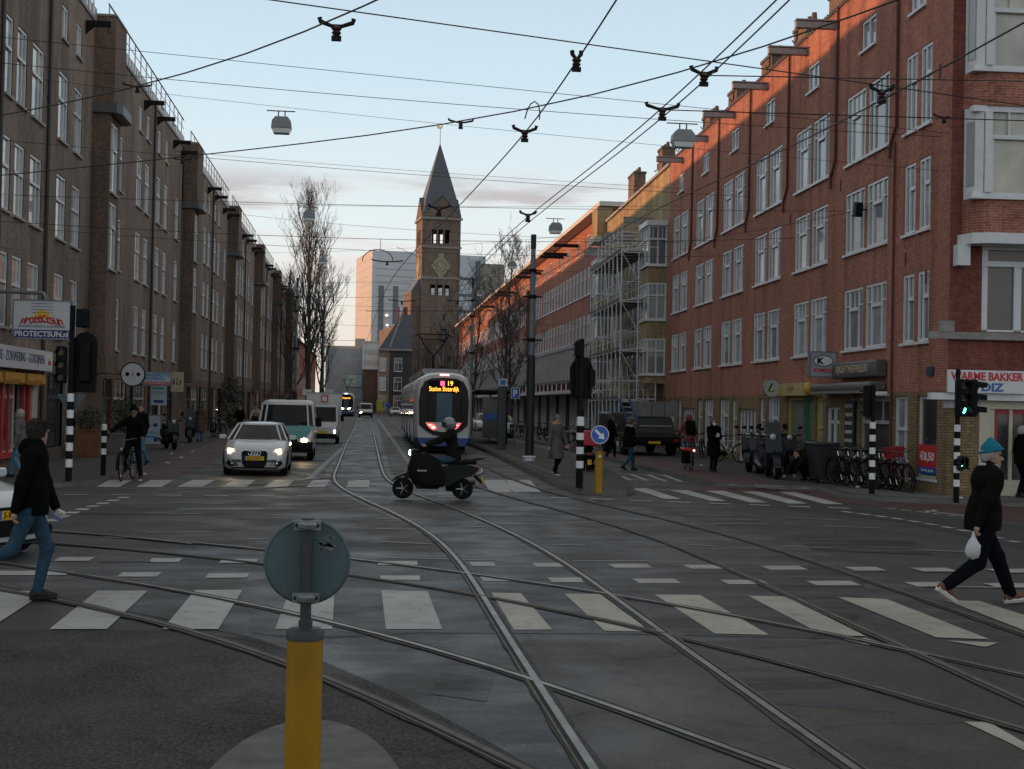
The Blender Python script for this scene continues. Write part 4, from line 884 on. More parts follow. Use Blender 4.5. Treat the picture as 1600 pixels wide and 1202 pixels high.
for s in (4.5, 11.0, 12.8, 18.5, 20.5):
    b = MB(); b.box(-s-.1, -s+.1, -1.6, .2, YTOP-2.3, YTOP-2.05, ZINC); b.box(-s-.13, -s+.13, -1.6, .2, YTOP-2.05, YTOP-2.0, ZINC); b.build('hoist_beam', None, YT)
chimney(YT, 6.0, 1.3, 2.0, .6, 2, YTOP-.1); chimney(YT, 15.5, 2.2, 2.2, .6, 4, YTOP-.1)

# ----------------------------------------------------------------- long red block with white eaves beyond
FX, FY0, FY1 = 15.9, 87.4, 232.0
FT = thing('red_brick_long_block', 'long red brick block with overhanging white eaves and white panel balcony beyond the scaffolding', 'apartment building', (FX, FY0, 0), -PI/2)
FL = FY1-FY0; FTOP = 15.3
fw = [(1.2+i*1.75, 1.25) for i in range(int((FL-3)/1.75))]
fa = [(3.0+i*5.0+(i % 2)*.6, 1.3) for i in range(27)]
hs = [(-s-w, -s, z, z+h) for z, h in ((6.9, 1.85), (10.2, 2.0)) for s, w in fw]+[(-s-w, -s, 13.4, 14.6) for s, w in fa]
mb = MB(); wall(mb, -FL, 0, 0, FTOP, hs, B_red); mb.quad((0, 0, 0), (0, 9, 0), (0, 9, FTOP), (0, 0, FTOP), B_red)
mb.quad((-FL, 9, 0), (-FL, 0, 0), (-FL, 0, FTOP), (-FL, 9, FTOP), B_red); mb.build('wall', None, FT, recalc=False)
rf = MB(); rf.box(-FL, .4, -.9, 9, FTOP, FTOP+.3, mat('white eaves board', (.55, .52, .48), .6, 0, .15, 2)); rf.build('roof', None, FT)
def multiwin(name, par, lst, zs, st, gm, y=.02):
    return [add_window(par, -s-w, z, w, h, st, y, gm=gm) for z, h in zs for s, w in lst]
multiwin('w', FT, fw[:42], ((6.9, 1.85), (10.2, 2.0)), 'two', GL_R); multiwin('w', FT, fa[:14], ((13.4, 1.2),), 'attic', GL_R)
g = MB()
for z, h in ((6.9, 1.85), (10.2, 2.0)):
    for s, w in fw[42:]:
        g.box(-s-w, -s, .06, .08, z, z+h, GL_R)
        for a, b, c, d in ((0, .1, 0, h), (w-.1, w, 0, h), (.1, w-.1, 0, .1), (.1, w-.1, h-.1, h), (w*.45-.05, w*.45+.05, .1, h-.1)): g.box(-s-w+a, -s-w+b, 0, .058, z+c, z+d, W_white)
for s, w in fa[14:]: g.box(-s-w, -s, .06, .08, 13.4, 14.6, GL_R); g.box(-s-w, -s-w+.12, 0, .058, 13.4, 14.6, W_white); g.box(-s-.12, -s, 0, .058, 13.4, 14.6, W_white)
o = g.build('window', None, FT); o['kind'] = 'stuff'
pn = MB(); PW = mat('white panel', (.50, .50, .47), .6, 0, .15, 2)
pn.box(-FL, -1.0, -1.3, -1.15, 4.0, 6.2, PW)
for i in range(int(FL/.8)): pn.box(-FL+.1+i*.8, -FL+.22+i*.8, -1.36, -1.3, 4.02, 6.15, W_grey)
pn.box(-FL, -1, -1.15, 0, 3.9, 4.02, PW); pn.prism([(1.36, 6.15), (1.36, 6.25), (0.02, 6.9), (0.02, 6.7)], lambda u, v, d: (d, -u, v), -FL, -1, SLATE); pn.build('balcony', None, FT)
cp = MB(); cp.box(-FL, -1, -1.9, 0, 2.95, 3.2, W_white)
for i in range(int(FL/2.4)): cp.cyl((-2-i*2.4, -1.8, 3.2), (-2-i*2.4, -1.8, 3.7), .05, None, W_white, 5)
cp.build('canopy', None, FT)
gr = MB()
for i in range(int(FL/.95)): gr.box(-1.5-i*.95, -1.5-i*.95-.22, -.12, -.02, .1, 2.9, W_white if i % 6 < 4 else W_dark)
for i in range(int(FL/6)): gr.box(-3-i*6, -3-i*6-1.2, -.02, 0.01, .1, 2.5, GL_D)
gr.build('shop_front', None, FT)
for s in (14, 20, 22, 36, 40, 58, 62, 80):
    b = MB(); b.box(-s-.1, -s+.1, -1.9, 0, FTOP-1.1, FTOP-.85, BLACK); b.build('hoist_beam', None, FT)
b = MB(); b.box(-1.8, .3, -1.2, 0, 12.9, 13.3, PW); b.box(-1.8, .3, -1.0, 0, 13.3, 15.2, B_och); b.build('corner_box', None, FT)
p = MB(); p.box(-43, -41.6, -.5, 0, 3, 13.2, B_red2); p.build('pilaster', None, FT)

# ----------------------------------------------------------------- church
cy = 290.0; cc = AT(679, 632, cy)
CH = thing('brick_church', 'brick church with a slate spire, diamond clock face and weathercock', 'church', (cc.x, cy, 0), R(7))
hw = 4.15
mb = MB()
bel = [(-2.15+i*1.45, -1.05+i*1.45, 36.2, 39.2) for i in range(3)]; low = [(-2.2+i*1.55, -1.1+i*1.55, 25.2, 27.4) for i in range(3)]
for a in range(4):
    q = MB(); wall(q, -hw, hw, 0, 42, bel+low, B_church, .7, -hw); q.xform(Matrix.Rotation(a*PI/2, 4, 'Z'))
    o_ = len(mb.v); mb.v += q.v; mi = [mb.mi(z) for z in q.mats]
    for f, m_ in zip(q.f, q.m): mb.f.append(tuple(i+o_ for i in f)); mb.m.append(mi[m_]); mb.sm.append(False)
for a in range(4):   # gables
    q = Matrix.Rotation(a*PI/2, 4, 'Z'); mb.prism([(-hw, 42), (hw, 42), (0, 46.2)], lambda u, v, d, q=q: q @ Vector((u, d, v)), -hw-.12, -hw+.5, B_church)
mb.build('tower', None, CH, recalc=False)
sp_ = MB()
for a in range(4):
    q = Matrix.Rotation(a*PI/2, 4, 'Z')
    sp_.add([q @ Vector(v) for v in ((-hw, -hw, 42.2), (0, -hw-.1, 46.4), (0, -2.2, 46.6))], [(0, 1, 2)], SLATE); sp_.add([q @ Vector(v) for v in ((hw, -hw, 42.2), (0, -2.2, 46.6), (0, -hw-.1, 46.4))], [(0, 1, 2)], SLATE)
oct_ = [(-hw, -hw), (hw, -hw), (hw, hw), (-hw, hw)]
sp_.loft([[(x*.98, y*.98, 42) for x, y in oct_], [(x*.80, y*.80, 46) for x, y in oct_], [(x*.012, y*.012, 58.3) for x, y in oct_]], SLATE); sp_.build('spire', None, CH)
tr = MB()
for z, e in ((41.3, .35), (35.2, .2), (28.6, .12)): tr.box(-hw-e, hw+e, -hw-e, -hw+.02, z, z+.5, W_stone); tr.box(-hw-e, -hw+.02, -hw+.03, hw+e, z, z+.5, W_stone)
for a, b in ((-2.3, 2.3),):
    for i in range(10): tr.cyl((-2.1+i*.46, -hw-.15, 35.7), (-2.1+i*.46, -hw-.15, 36.3), .07, None, W_stone, 5)
for i in range(3): tr.box(-2.0+i*1.55, -1.3+i*1.55, -hw-.1, -hw+.1, 25.2, 26.6, W_white)
tr.build('stone_trim', None, CH)
for rz_ in (0, -PI/2):
    ck = MB(); T = Matrix.Rotation(rz_, 4, 'Z'); GOLD = mat('clock bronze', (.30, .26, .17), .6, 0, .2, 3)
    ck.prism([(0, 28.6), (2.2, 31.4), (.6, 33.3), (.6, 34.2), (-.6, 34.2), (-.6, 33.3), (-2.2, 31.4)], lambda u, v, d: T @ Vector((u, d, v)), -hw-.15, -hw-.01, GOLD)
    for i in range(12):
        an = i*PI/6; ck.box(1.15*math.sin(an)-.1, 1.15*math.sin(an)+.1, -hw-.2, -hw-.14, 31.3+1.15*math.cos(an)-.1, 31.3+1.15*math.cos(an)+.1, W_dark, T)
    ck.tube([T @ Vector((0, -hw-.2, 31.3)), T @ Vector((.5, -hw-.2, 30.7))], .08, W_white, 4); ck.tube([T @ Vector((0, -hw-.2, 31.3)), T @ Vector((-.6, -hw-.2, 31.9))], .06, W_white, 4); ck.build('clock', None, CH)
v = MB(); v.cyl((0, 0, 57.6), (0, 0, 61.6), .07, .05, BLACK, 6); gold = mat('gilded cock', (.75, .58, .25), .35, .7)
v.prism([(-.75, 61.7), (-.2, 61.5), (.3, 61.6), (.6, 62.3), (.35, 62.5), (.15, 62.0), (-.3, 62.1), (-.7, 62.6)], lambda u, q, d: (u, d, q), -.06, .06, gold); v.build('weathercock', None, CH)
nv = MB()
nv.box(-hw-2.0, -hw, -3.5, 6, 0, 26, B_church); nv.box(-hw-4.2, -hw-2.0, 0, 30, 0, 19, B_church); nv.box(-hw-8, -hw-4.2, 6, 36, 0, 11, B_church)
nv.prism([(-hw-2.0, 26), (-hw, 26), (-hw, 29)], lambda u, q, d: (u, d, q), -3.3, 5.5, SLATE)
for i in range(4): nv.box(-hw-1.7+i*.45, -hw-1.5+i*.45, -3.6, -3.5, 8, 23, B_brown2)
nv.box(hw, hw+10, 2, 40, 0, 15, B_church); nv.prism([(hw, 15), (hw+10, 15), (hw+5, 22)], lambda u, q, d: (u, d, q), 2, 40, SLATE)
nv.build('nave', None, CH)

# ----------------------------------------------------------------- far high-rise and the houses closing the street
hy = 620.0; hz = AT(577, 632, hy)
HR = thing('office_tower', 'pale office tower with dark vertical window strips behind the church spire', 'office building', (hz.x, hy, 0), R(11))
HP = mat('pale facade panel', (.50, .56, .62), .55, 0, .1, .05); HB = mat('beige facade panel', (.46, .44, .43), .6, 0, .1, .05); HD = mat('blue strip glazing', (.10, .135, .175), .25, 0, .15, .1)
m = MB(); Hh = 72.0; Wd = 54.0
m.quad((0, 0, 0), (Wd, 0, 0), (Wd, 0, Hh), (0, 0, Hh), HP); m.quad((0, 40, 0), (0, 0, 0), (0, 0, Hh), (0, 40, Hh), HB); m.quad((Wd, 0, 0), (Wd, 40, 0), (Wd, 40, Hh), (Wd, 0, Hh), HP); m.quad((0, 0, Hh), (Wd, 0, Hh), (Wd, 40, Hh), (0, 40, Hh), ROOFM)
for i in range(18):
    m.box(-.02, -.15, 1, 39, 4+i*3.8, 4.12+i*3.8, HP)
m.build('facade', None, HR)
s = MB()
for x in (4.4, 11.2, 18.6, 27.5): s.box(x-1.2, x+1.2, -.3, .1, 4, Hh-16, HD)
for i in range(20): s.box(2, Wd-2, -.12, -.02, 6+i*3.2, 6.35+i*3.2, mat('thin floor joint', (.33, .36, .40), .5))
s.build('window_strip', None, HR)
LIT = mat('lit office window', (.9, .8, .5), .5, emit=(1, .85, .55), es=2.2)
lw = MB()
for x, z in ((7.2, 42), (7.5, 37.5), (7, 33), (7.3, 28.8), (7.0, 22.5), (7.4, 18.6), (14.0, 31)): lw.box(x-.5, x+.5, -.4, -.14, z, z+.7, LIT)
lw.build('lit_window', None, HR)
an = MB(); an.cyl((4, 2, Hh), (4, 2, Hh+6), .15, .1, BLACK, 5); an.build('mast', None, HR)
h2 = AT(757, 640, 560); H2 = thing('office_slab', 'lower grey office slab peeping out right of the church tower', 'office building', (AT(700, 640, 585).x, 585, 0), R(10))
m = MB(); m.box(0, 13.0, 0, 30, 0, 66, HP); m.box(13.0, 24.0, -1, 30, 0, 64, mat('brown facade panel', (.27, .24, .21), .6, 0, .1, .05)); m.box(11, 13.02, -.6, 0, 0, 65, HD); m.build('facade', None, H2)
st = MB()
for i in range(8): st.box(1, 11, -.2, -.02, 6+i*7.2, 7.2+i*7.2, HD)
st.build('window_strip', None, H2)

def house(name, label, px0, px1, ptop, Y, mf, side=None, rz=0):
    a = AT(px0, 640, Y); b = AT(px1, 640, Y); h = AT((px0+px1)/2, ptop, Y).z
    return thing(name, label, 'building', (a.x, Y, 0), rz), b.x-a.x, h
t, w, h = house('grey_office_building', 'pale blue grey building with a wall poster closing the street', 538, 566, 541, 275, None)
m = MB(); GB = mat('blue grey cladding', (.22, .27, .31), .6, 0, .15, .8); m.box(-4, w, 0, 20, 0, h, GB); m.box(-4, w, -.05, 0, h-.6, h, W_grey); m.box(1.9, w+.3, .5, 8, h, h+1.6, W_grey)
for i in range(6): m.box(-4, w, -.04, 0, 3+i*2.3, 3.08+i*2.3, W_grey)
m.build('facade', None, t)
ps = MB(); ps.box(.25, w-.15, -.15, -.06, 5.2, 7.6, mat('wall poster', (.28, .40, .42), .5, 0, .45, 1.4)); ps.box(.15, w-.05, -.12, -.05, 5.05, 7.75, mat('poster rim', (.12, .2, .2), .6)); ps.build('poster', None, t)
t, w, h = house('brown_building', 'brown building with a white glazed upper storey at the end of the street', 566, 590, 536, 262, None)
m = MB(); BW = mat('brown wall cladding', (.10, .075, .065), .8, 0, .2, .6); m.box(0, w, 0, 20, 0, h*.62, BW); m.build('wall', None, t)
m = MB(); m.box(-.2, w+.1, -.3, 20, h*.62+.02, h, W_white); m.box(-.3, w+.2, -.45, 20, h, h+.35, W_cream); m.build('upper_storey', None, t)
for z in (.68, .83):
    for i in range(7): m = MB(); m.box(.1+i*.41, .1+i*.41+.3, -.36, -.3, h*z, h*z+1.0, GL_R); m.build('window', None, t)
t, w, h = house('dark_brick_house', 'dark brick house with a blue slate roof and tall white windows left of the church', 590, 634, 546, 250, None)
m = MB(); m.box(0, w*.38, 0, 14, 0, h, B_brown); m.box(w*.38, w+1, .0, 14, 0, h+.02, mat('sooty brick', (.05, .046, .045), .9, 0, .2, 2)); m.build('wall', None, t)
m = MB(); m.prism([(0, h+.1), (w+1, h+.1), (w+1, h+6.5), (w*.78, h+6.5)], lambda u, q, d: (u, d, q), -.2, 14, SLATE); m.box(-.2, w+1, -.4, 0, h-.25, h+.1, W_stone)
m.build('roof', None, t)
for x, ww in ((.15, 1.25), (w*.55, 1.5)):
    for z in (.9, h*.36, h*.66): add_window(t, x, z, ww, 2.5, 'cross', -.1, gm=GL_D if x > 1 else GL_R)
m = MB(); m.prism([(w*.33, h+.3), (w*.42, h+.3), (w*.86, h+6.9), (w*.78, h+6.9)], lambda u, q, d: (u, d, q), -.35, -.2, W_stone); m.box(w*.62, w*.72, 2, 3, h+5, h+8, B_red); m.box(w*.84, w*1.0, 2, 3.5, h+6, h+8, B_red2); m.build('chimney', None, t)
t, w, h = house('orange_brick_building', 'low orange brick block catching the sun beyond the slate roof', 599, 622, 518, 330, None)
m = MB(); m.box(0, w, 0, 12, 0, h, B_och); m.box(.8, w-.3, 1, 9, h, h+1.8, W_white); m.build('wall', None, t)
# ================================================================= street furniture, signs, wires, trees
S_white = mat('white post band', (.70, .71, .72), .45, 0, .1, 8); S_black = mat('black post paint', (.008, .009, .010), .5, 0, .3, 6, spec=.08)
S_grey = mat('galvanised steel', (.20, .225, .235), .5, .5, .25, 6); S_back = scuffed('grey sign back', (.075, .115, .13), (.13, .15, .155), .5, 8, .62, .7); S_yel = scuffed('traffic yellow', (.37, .19, .004), (.06, .03, .01), .45, 7, .58, .66)
S_blue = mat('sign blue', (.02, .10, .42), .35); S_rim = mat('sign white', (.72, .73, .74), .4); S_red = mat('sign red', (.50, .025, .03), .45)
GREEN = mat('green signal lamp', (.1, .9, .7), .4, emit=(.15, 1, .75), es=5); OFF = mat('unlit signal lens', (.02, .022, .02), .2)
def stripes(mb, x, y, z0, z1, r, n, first_black):
    """black and white banded post from z0 up"""
    mb.cyl((x, y, z0), (x, y, first_black), r, None, S_black, 14)
    h = (z1-first_black)/n
    for i in range(n): mb.cyl((x, y, first_black+i*h), (x, y, first_black+(i+1)*h), r*1.06 if i % 2 == 0 else r, None, S_white if i % 2 == 0 else S_black, 14)
# --- keep-right bollards: the near one seen from behind, the far one from the front
def bollard(label, loc, rz, front):
    t = thing('traffic_bollard', label, 'bollard', loc, rz, 'yellow keep-right bollards')
    b = MB(); b.lathe([(.085, 0), (.085, .91), (.084, .93)], m=S_yel, n=24); b.build('post', None, t)
    if not front:
        b = MB()
        for q in range(4): b.box(-.003, .003, -.088, -.08, .45+q*.06, .47+q*.06, S_black)
    c = MB(); CAPM = mat('dark slate cap', (.030, .038, .042), .55, 0, .3, 8); c.lathe([(.0885, .93), (.0885, .965), (.075, .98), (.033, .985), (.033, 1.015), (.026, 1.02), (.026, 1.50)], m=CAPM, n=20); c.build('cap', None, t)
    s = MB(); T = Matrix.Translation((0, .07, 1.29))
    s.lathe([(.196, -.004), (.203, -.012), (.206, -.02), (.203, -.03), (.196, -.036)], m=S_back, n=40, axis='y', cap=False)
    s.lathe([(.196, -.03), (.196, -.024)], m=S_back, n=40, axis='y'); s.xform(T)
    s.build('sign', None, t)
    if front:
        f = MB(); f.lathe([(.203, -.052), (.203, -.055)], m=S_rim, n=36, axis='y'); f.lathe([(.186, -.056), (.186, -.058)], m=S_blue, n=36, axis='y')
        a = R(-45); fx = lambda u, v, d: (u*math.cos(a)-v*math.sin(a), d, u*math.sin(a)+v*math.cos(a))
        f.prism([(-.15, -.028), (.02, -.028), (.02, -.085), (.15, 0), (.02, .085), (.02, .028), (-.15, .028)], fx, -.062, -.058, S_rim)
        f.xform(Matrix.Translation((0, 0.0, 1.29))); f.build('arrow_face', None, t)
        k = MB(); k.box(-.03, .03, -.09, -.083, .78, .84, mat('pale sticker', (.5, .5, .5), .6)); k.build('sticker', None, t)
    else:
        k = MB()
        for z in (1.105, 1.445):
            k.box(-.062, .062, -.035, -.018, z, z+.045, S_grey); k.tube([(-.034, -.036, z+.022), (0, -.066, z+.022), (.034, -.036, z+.022)], .018, S_grey, 6)
            k.cyl((.048, -.046, z+.022), (.048, -.03, z+.022), .009, None, BLACK, 6); k.cyl((-.048, -.046, z+.022), (-.048, -.03, z+.022), .009, None, BLACK, 6)
        k.xform(Matrix.Translation((0, .0, 0))); k.build('clamp', None, t)
        st = MB(); ST = mat('torn sticker residue', (.16, .18, .19), .8, 0, .5, 60)
        for q in range(26):
            x = random.uniform(.055, .125); z = random.uniform(1.34, 1.41); w = random.uniform(.006, .02); st.box(x-w, x+w, .036, .0385-q*1e-5, z-.004, z+.004, ST)
        st.build('sticker', None, t)
    return t
p = AT(478, 940, 6.42); bollard('yellow bollard in the foreground carrying a round grey sign seen from behind', (p.x, 6.42, 0.0), 0, False)
p = G(935, 770, .15); bollard('yellow bollard on the platform tip with a blue arrow sign', (p.x, p.y, .15), 0, True)
# --- traffic signals
def signal_head(par, x, z, w=.26, h=.85, d=.22, y=-.2, lit=None, face=-1, shield=None, name='signal_head', sx=0):
    m = MB(); m.rbox(x-w/2, x+w/2, y-d/2, y+d/2, z, z+h, .04, S_black, 3)
    for i in range(3):
        zz = z+h*(i+.5)/3; yf = y+face*d/2
        m.lathe([(.085, 0), (.085, face*.012)], (x, yf, zz), S_black, 14, 'y')
        ring = [[(x+.1*math.cos(a), yf, zz+.1*math.sin(a)) for a in [R(-20)+R(220)*k/8 for k in range(9)]], [(x+.1*math.cos(a), yf+face*.2, zz-.02+.1*math.sin(a)) for a in [R(-10)+R(200)*k/8 for k in range(9)]]]
        m.loft(ring, S_black, False, False, True, False)
    o = m.build(name, None, par)
    for i in range(3):
        zz = z+h*(i+.5)/3; q = MB(); yf = y+face*d/2
        if lit == i:
            for px_, pz in ((-.03, .045), (.03, .045), (0, .05), (-.045, .02), (.045, .02), (0, .01), (-.02, -.03), (.03, -.03), (.0, -.055)): q.ell((x+px_, yf+face*.016, zz+pz), (.019, .008, .016), GREEN, 6, 4)
        else: q.lathe([(.078, face*.012), (.078, face*.02)], (x, yf, zz), OFF, 12, 'y')
        q.build('lens', None, o)
    if shield:
        s = MB(); sw, z0, z1 = shield; R_ = sw/2
        pts = [(x+R_*math.cos(a), z1-R_+R_*math.sin(a)) for a in [PI*k/10 for k in range(11)]]+[(x-R_+.03, z0), (x+R_-.03, z0)]
        s.prism(pts, lambda u, v, dd: (u, dd, v), y+.02, y+.045, S_black); s.build('backing_shield', None, par)
    return o
t = thing('traffic_signal', 'traffic signal on a banded pole on the left corner, seen from behind', 'traffic light', tuple(G(107, 752, .1)), 0, 'traffic signals on banded poles')
m = MB(); stripes(m, 0, 0, 0, 2.02, .075, 9, .32); m.cyl((0, 0, 2.02), (0, 0, 4.05), .06, None, S_black, 12); m.build('pole', None, t)
signal_head(t, -.22, 2.25, .24, .85, .2, 0, None, -1); signal_head(t, .28, 2.3, .26, .9, .2, .1, None, 1, (.56, 2.05, 3.45)); signal_head(t, .24, 3.55, .3, .42, .24, 0, None, 1)
m = MB(); m.prism([(-.33, 2.0), (.33, 2.0), (0, 1.45)], lambda u, v, d: (u, d, v), .085, .1, S_back); m.build('give_way_sign', None, t)
t = thing('traffic_signal', 'traffic signal with an arched backing shield on the tip of the tram platform', 'traffic light', tuple(G(905, 762, .15)), 0, 'traffic signals on banded poles')
m = MB(); stripes(m, 0, 0, 0, 1.62, .085, 7, .46); m.lathe([(.085, 1.62), (.085, 1.8), (.06, 1.86), (.055, 3.5)], m=S_black, n=12); m.lathe([(.092, 1.62), (.06, 1.84)], m=S_white, n=12); m.build('pole', None, t)
signal_head(t, .03, 2.12, .34, .95, .26, .16, None, 1, (.56, 2.1, 3.05)); signal_head(t, -.06, 3.08, .2, .36, .2, .05, None, 1)
m = MB(); m.prism([(.2, 2.3), (.34, 2.42), (.34, 2.75), (.2, 2.85)], lambda u, v, d: (u, d, v), .0, .14, S_black); m.build('side_visor', None, t)
t = thing('traffic_signal', 'traffic signal seen from behind in front of the parked bicycles at the two-wheeler shop', 'traffic light', tuple(G(1362, 772, .104)), 0, 'traffic signals on banded poles')
m = MB(); stripes(m, 0, 0, 0, 1.72, .07, 9, .35); m.cyl((0, 0, 1.72), (0, 0, 2.62), .05, None, S_black, 10); m.build('pole', None, t)
signal_head(t, -.08, 1.85, .22, .75, .2, .12, None, 1)
t = thing('traffic_signal', 'traffic signal showing a green bicycle lamp in front of the bakery', 'traffic light', tuple(G(1494, 786, .104)), 0, 'traffic signals on banded poles')
m = MB(); stripes(m, 0, 0, 0, 1.72, .065, 9, .36); m.cyl((0, 0, 1.72), (0, 0, 2.95), .05, None, S_black, 10); m.build('pole', None, t)
signal_head(t, .03, 1.9, .24, .82, .22, -.12, 0, -1)
q = signal_head(t, 0, 0, .24, .82, .22, -.14, None, -1, name='side_signal_head'); q.rotation_euler = (0, 0, R(68)); q.location = (.2, .05, 1.9)
q = signal_head(t, 0, 0, .13, .26, .12, 0, None, -1, name='low_signal_head'); q.location = (.02, -.1, .74)
m = MB(); m.ell((0, -.075, .09), (.045, .01, .025), GREEN, 8, 5); m.build('lens', None, q)
t = thing('banded_post', 'knee high to chest high black and white post the cyclist leans on', 'post', tuple(G(161, 743, .1))); t['label'] = 'short black and white banded post the waiting cyclist leans on'
m = MB(); stripes(m, 0, 0, 0, 1.28, .062, 5, .52); m.build('post', None, t)

# --- tram poles
POLE = mat('blue grey tram pole', (.15, .20, .24), .5, .2, .2, 3); POLED = mat('dark pole sleeve', (.018, .02, .022), .55, 0, .2, 3); POLEG = mat('green grey tram pole', (.13,.19,.20), .5, .2, .2, 3)
def tram_pole(label, x, y, z, h, r, low, m1=POLE):
    t = thing('tram_pole', label, 'pole', (x, y, z), 0, 'tram wire poles')
    m = MB(); m.lathe([(r*.85, low+.12), (r*.62, h)], m=m1, n=14); m.build('pole', None, t)
    m = MB(); m.lathe([(r*1.15, 0), (r*1.12, low-.1), (r*.9, low+.14)], m=POLED, n=14); m.build('sleeve', None, t)
    m = MB()
    for zz in (h-.9, h-1.9, h*.55): m.lathe([(r*.95, zz), (r*1.0, zz+.14)], m=BLACK, n=10); m.box(-r-.22, r+.25, -.03, .03, zz+.04, zz+.1, BLACK)
    m.cyl((0, 0, h), (0, 0, h+.55), r*.75, None, POLED, 10); m.build('bracket', None, t); return t
pb = G(827, 712, .15)
tram_pole('thick dark tram pole with a grey upper half on the platform beside the woman', pb.x, pb.y, .15, 7.9, .145, 3.7)
tram_pole('grey tram pole on the far platform just right of the tram', 6.55, 84, .1, 9.3, .12, 3.2)
tram_pole('green grey tram pole left of the tall bare poplar', -5.0, 97, .1, 10.2, .12, 2.5, POLEG)
tram_pole('thin tram pole behind the poplar trunks on the left', -4.4, 140, .1, 11, .13, 3.2, POLEG)
tram_pole('slender tram pole standing far down the platform', 6.7, 118, .1, 9.3, .12, 3)

# --- overhead wires
WIRE = mat('dark overhead wire', (.016, .016, .017), .5, .3); NW = [0]
def wire(pts, r, label, group, name='overhead_wire', sag=0.0):
    P = [Vector(p) for p in pts]
    if len(P) == 2:
        a, b = P; P = [a.lerp(b, i/14)+Vector((0, 0, -sag*4*(i/14)*(1-i/14))) for i in range(15)]
    m = MB(); m.tube(P, r*.66, WIRE, 5, True, False, True); o = m.build(name); return tag(o, label, 'wire', group)
CW = 5.8
def cw(l): return [G(x, y, CW) for x, y in l]
CG = 'tram contact wires'
far_l = [Vector((-.1, 100, CW)), Vector((-.1, 200, CW)), Vector((-.1, 300, CW))]; far_r = [Vector((3.2, 70, CW)), Vector((3.2, 120, CW)), Vector((3.2, 300, CW))]
wire(smooth_curve(cw([(665, -35), (614, 0), (523, 46), (400, 92), (255, 140), (130, 164), (0, 187), (-200, 215)]), 1, 10), .014, 'tram wire crossing the top left corner of the sky', CG)
wire(smooth_curve(cw([(-200, 290), (0, 277), (215, 252), (450, 228), (690, 205), (840, 185), (960, 157), (1100, 120), (1250, 70), (1410, 5), (1500, -35)]), 1, 10), .014, 'long tram wire sweeping from the left facades up to the top right', CG)
wire(smooth_curve(cw([(995, -50), (967, 0), (901, 95), (843, 187), (820, 210), (715, 325), (640, 400), (603, 452), (585, 500)])+far_l, 1, 10), .014, 'tram wire running down the middle in front of the church spire', CG)
wire(smooth_curve(cw([(1275, -60), (1215, 0), (1100, 110), (1035, 172), (940, 250), (825, 338), (740, 420), (695, 480)])+far_r, 1, 10), .013, 'left one of the paired tram wires over the right track', CG)
wire(smooth_curve(cw([(1300, -65), (1237, 0), (1125, 106), (1055, 172), (950, 252), (835, 340), (748, 420), (705, 480)])+[v+Vector((.15, 0, 0)) for v in far_r], 1, 10), .013, 'right one of the paired tram wires over the right track', CG)
wire(smooth_curve(cw([(1700, -20), (1600, 37), (1450, 120), (1300, 200), (1170, 262), (1040, 318), (920, 388), (800, 462), (720, 515)]), 1, 10), .016, 'thick tram wire descending from the right edge across the brick facade', CG)
SG = 'span wires between the facades'; SL = 'dark span wire stretched across the street between facades and poles'
def span(a, b, r=.011, sag=.25):
    pa = AX(a[0], a[1], -9.7) if len(a) == 2 else AT(*a)
    if len(b) == 2: s, z = AR(*b); pb_ = RW(s, 0, z)
    else: pb_ = AT(*b)
    return wire([pa, pb_], r, SL, SG, 'span_wire', sag)
span((180, -34, 13.4), (1650, 172, 16), .011, .0)
span((-60, 52, 34), (1480, 208), .011, .0); span((-60, 92, 34), (1470, 214), .012, .15); span((60, 124), (1480, 268), .008, .1)
span((0, 219), (1172, 308), .011, .1); span((20, 305), (1320, 330), .011, .1); span((0, 346), (1240, 372), .012, .3); span((75, 359), (1140, 400), .011, .3)
span((270, 236), (1084, 296), .012, .1); span((300, 318), (1062, 322), .012, .1); span((330, 330), (1052, 378), .013, .3); span((372, 395), (1046, 352), .012, .4)
span((395, 440), (944, 420), .016, .4); span((405, 470), (925, 470), .016, .5); span((425, 500), (900, 505), .02, .5); span((0, 385), (470, 458, 97), .011, .2)
span((1100, 118, 14.9), (1640, 128, 17), .011, 0); span((1040, 172, 17), (1640, 190, 16), .011, .0); span((1330, 335), (1640, 292, 24), .010, 0) if False else None
span((836, 392, 51), (1335, 330), .013, .3); span((836, 486, 51), (571, 486, 51.2), .02, 0.0); span((836, 486, 51), (620, 386, 52), .013, 0.0)
span((736, 452, 84), (463, 462, 97), .017, .3); span((830, 395, 51), (645, 470, 60), .014, .2)
m = MB(); pp = [AT(*q, 23) for q in [(820, 186), (822, 170), (827, 157), (836, 152), (845, 157), (847, 172), (843, 187)]]
tag(MB().tube(smooth_curve(pp, .1, 3), .012, WIRE, 5).build('feeder_loop'), 'small wire loop arching over the contact wires in the middle of the sky', 'wire')
m = MB(); pp = [AT(590+24*math.cos(a), 408-24*math.sin(a)*.75, 52) for a in [PI*k/12 for k in range(13)]]
tag(MB().tube(pp, .018, WIRE, 5).build('feeder_loop'), 'round wire loop in front of the pale office tower', 'wire')
RB = mat('red brown insulator', (.045, .016, .014), .4)
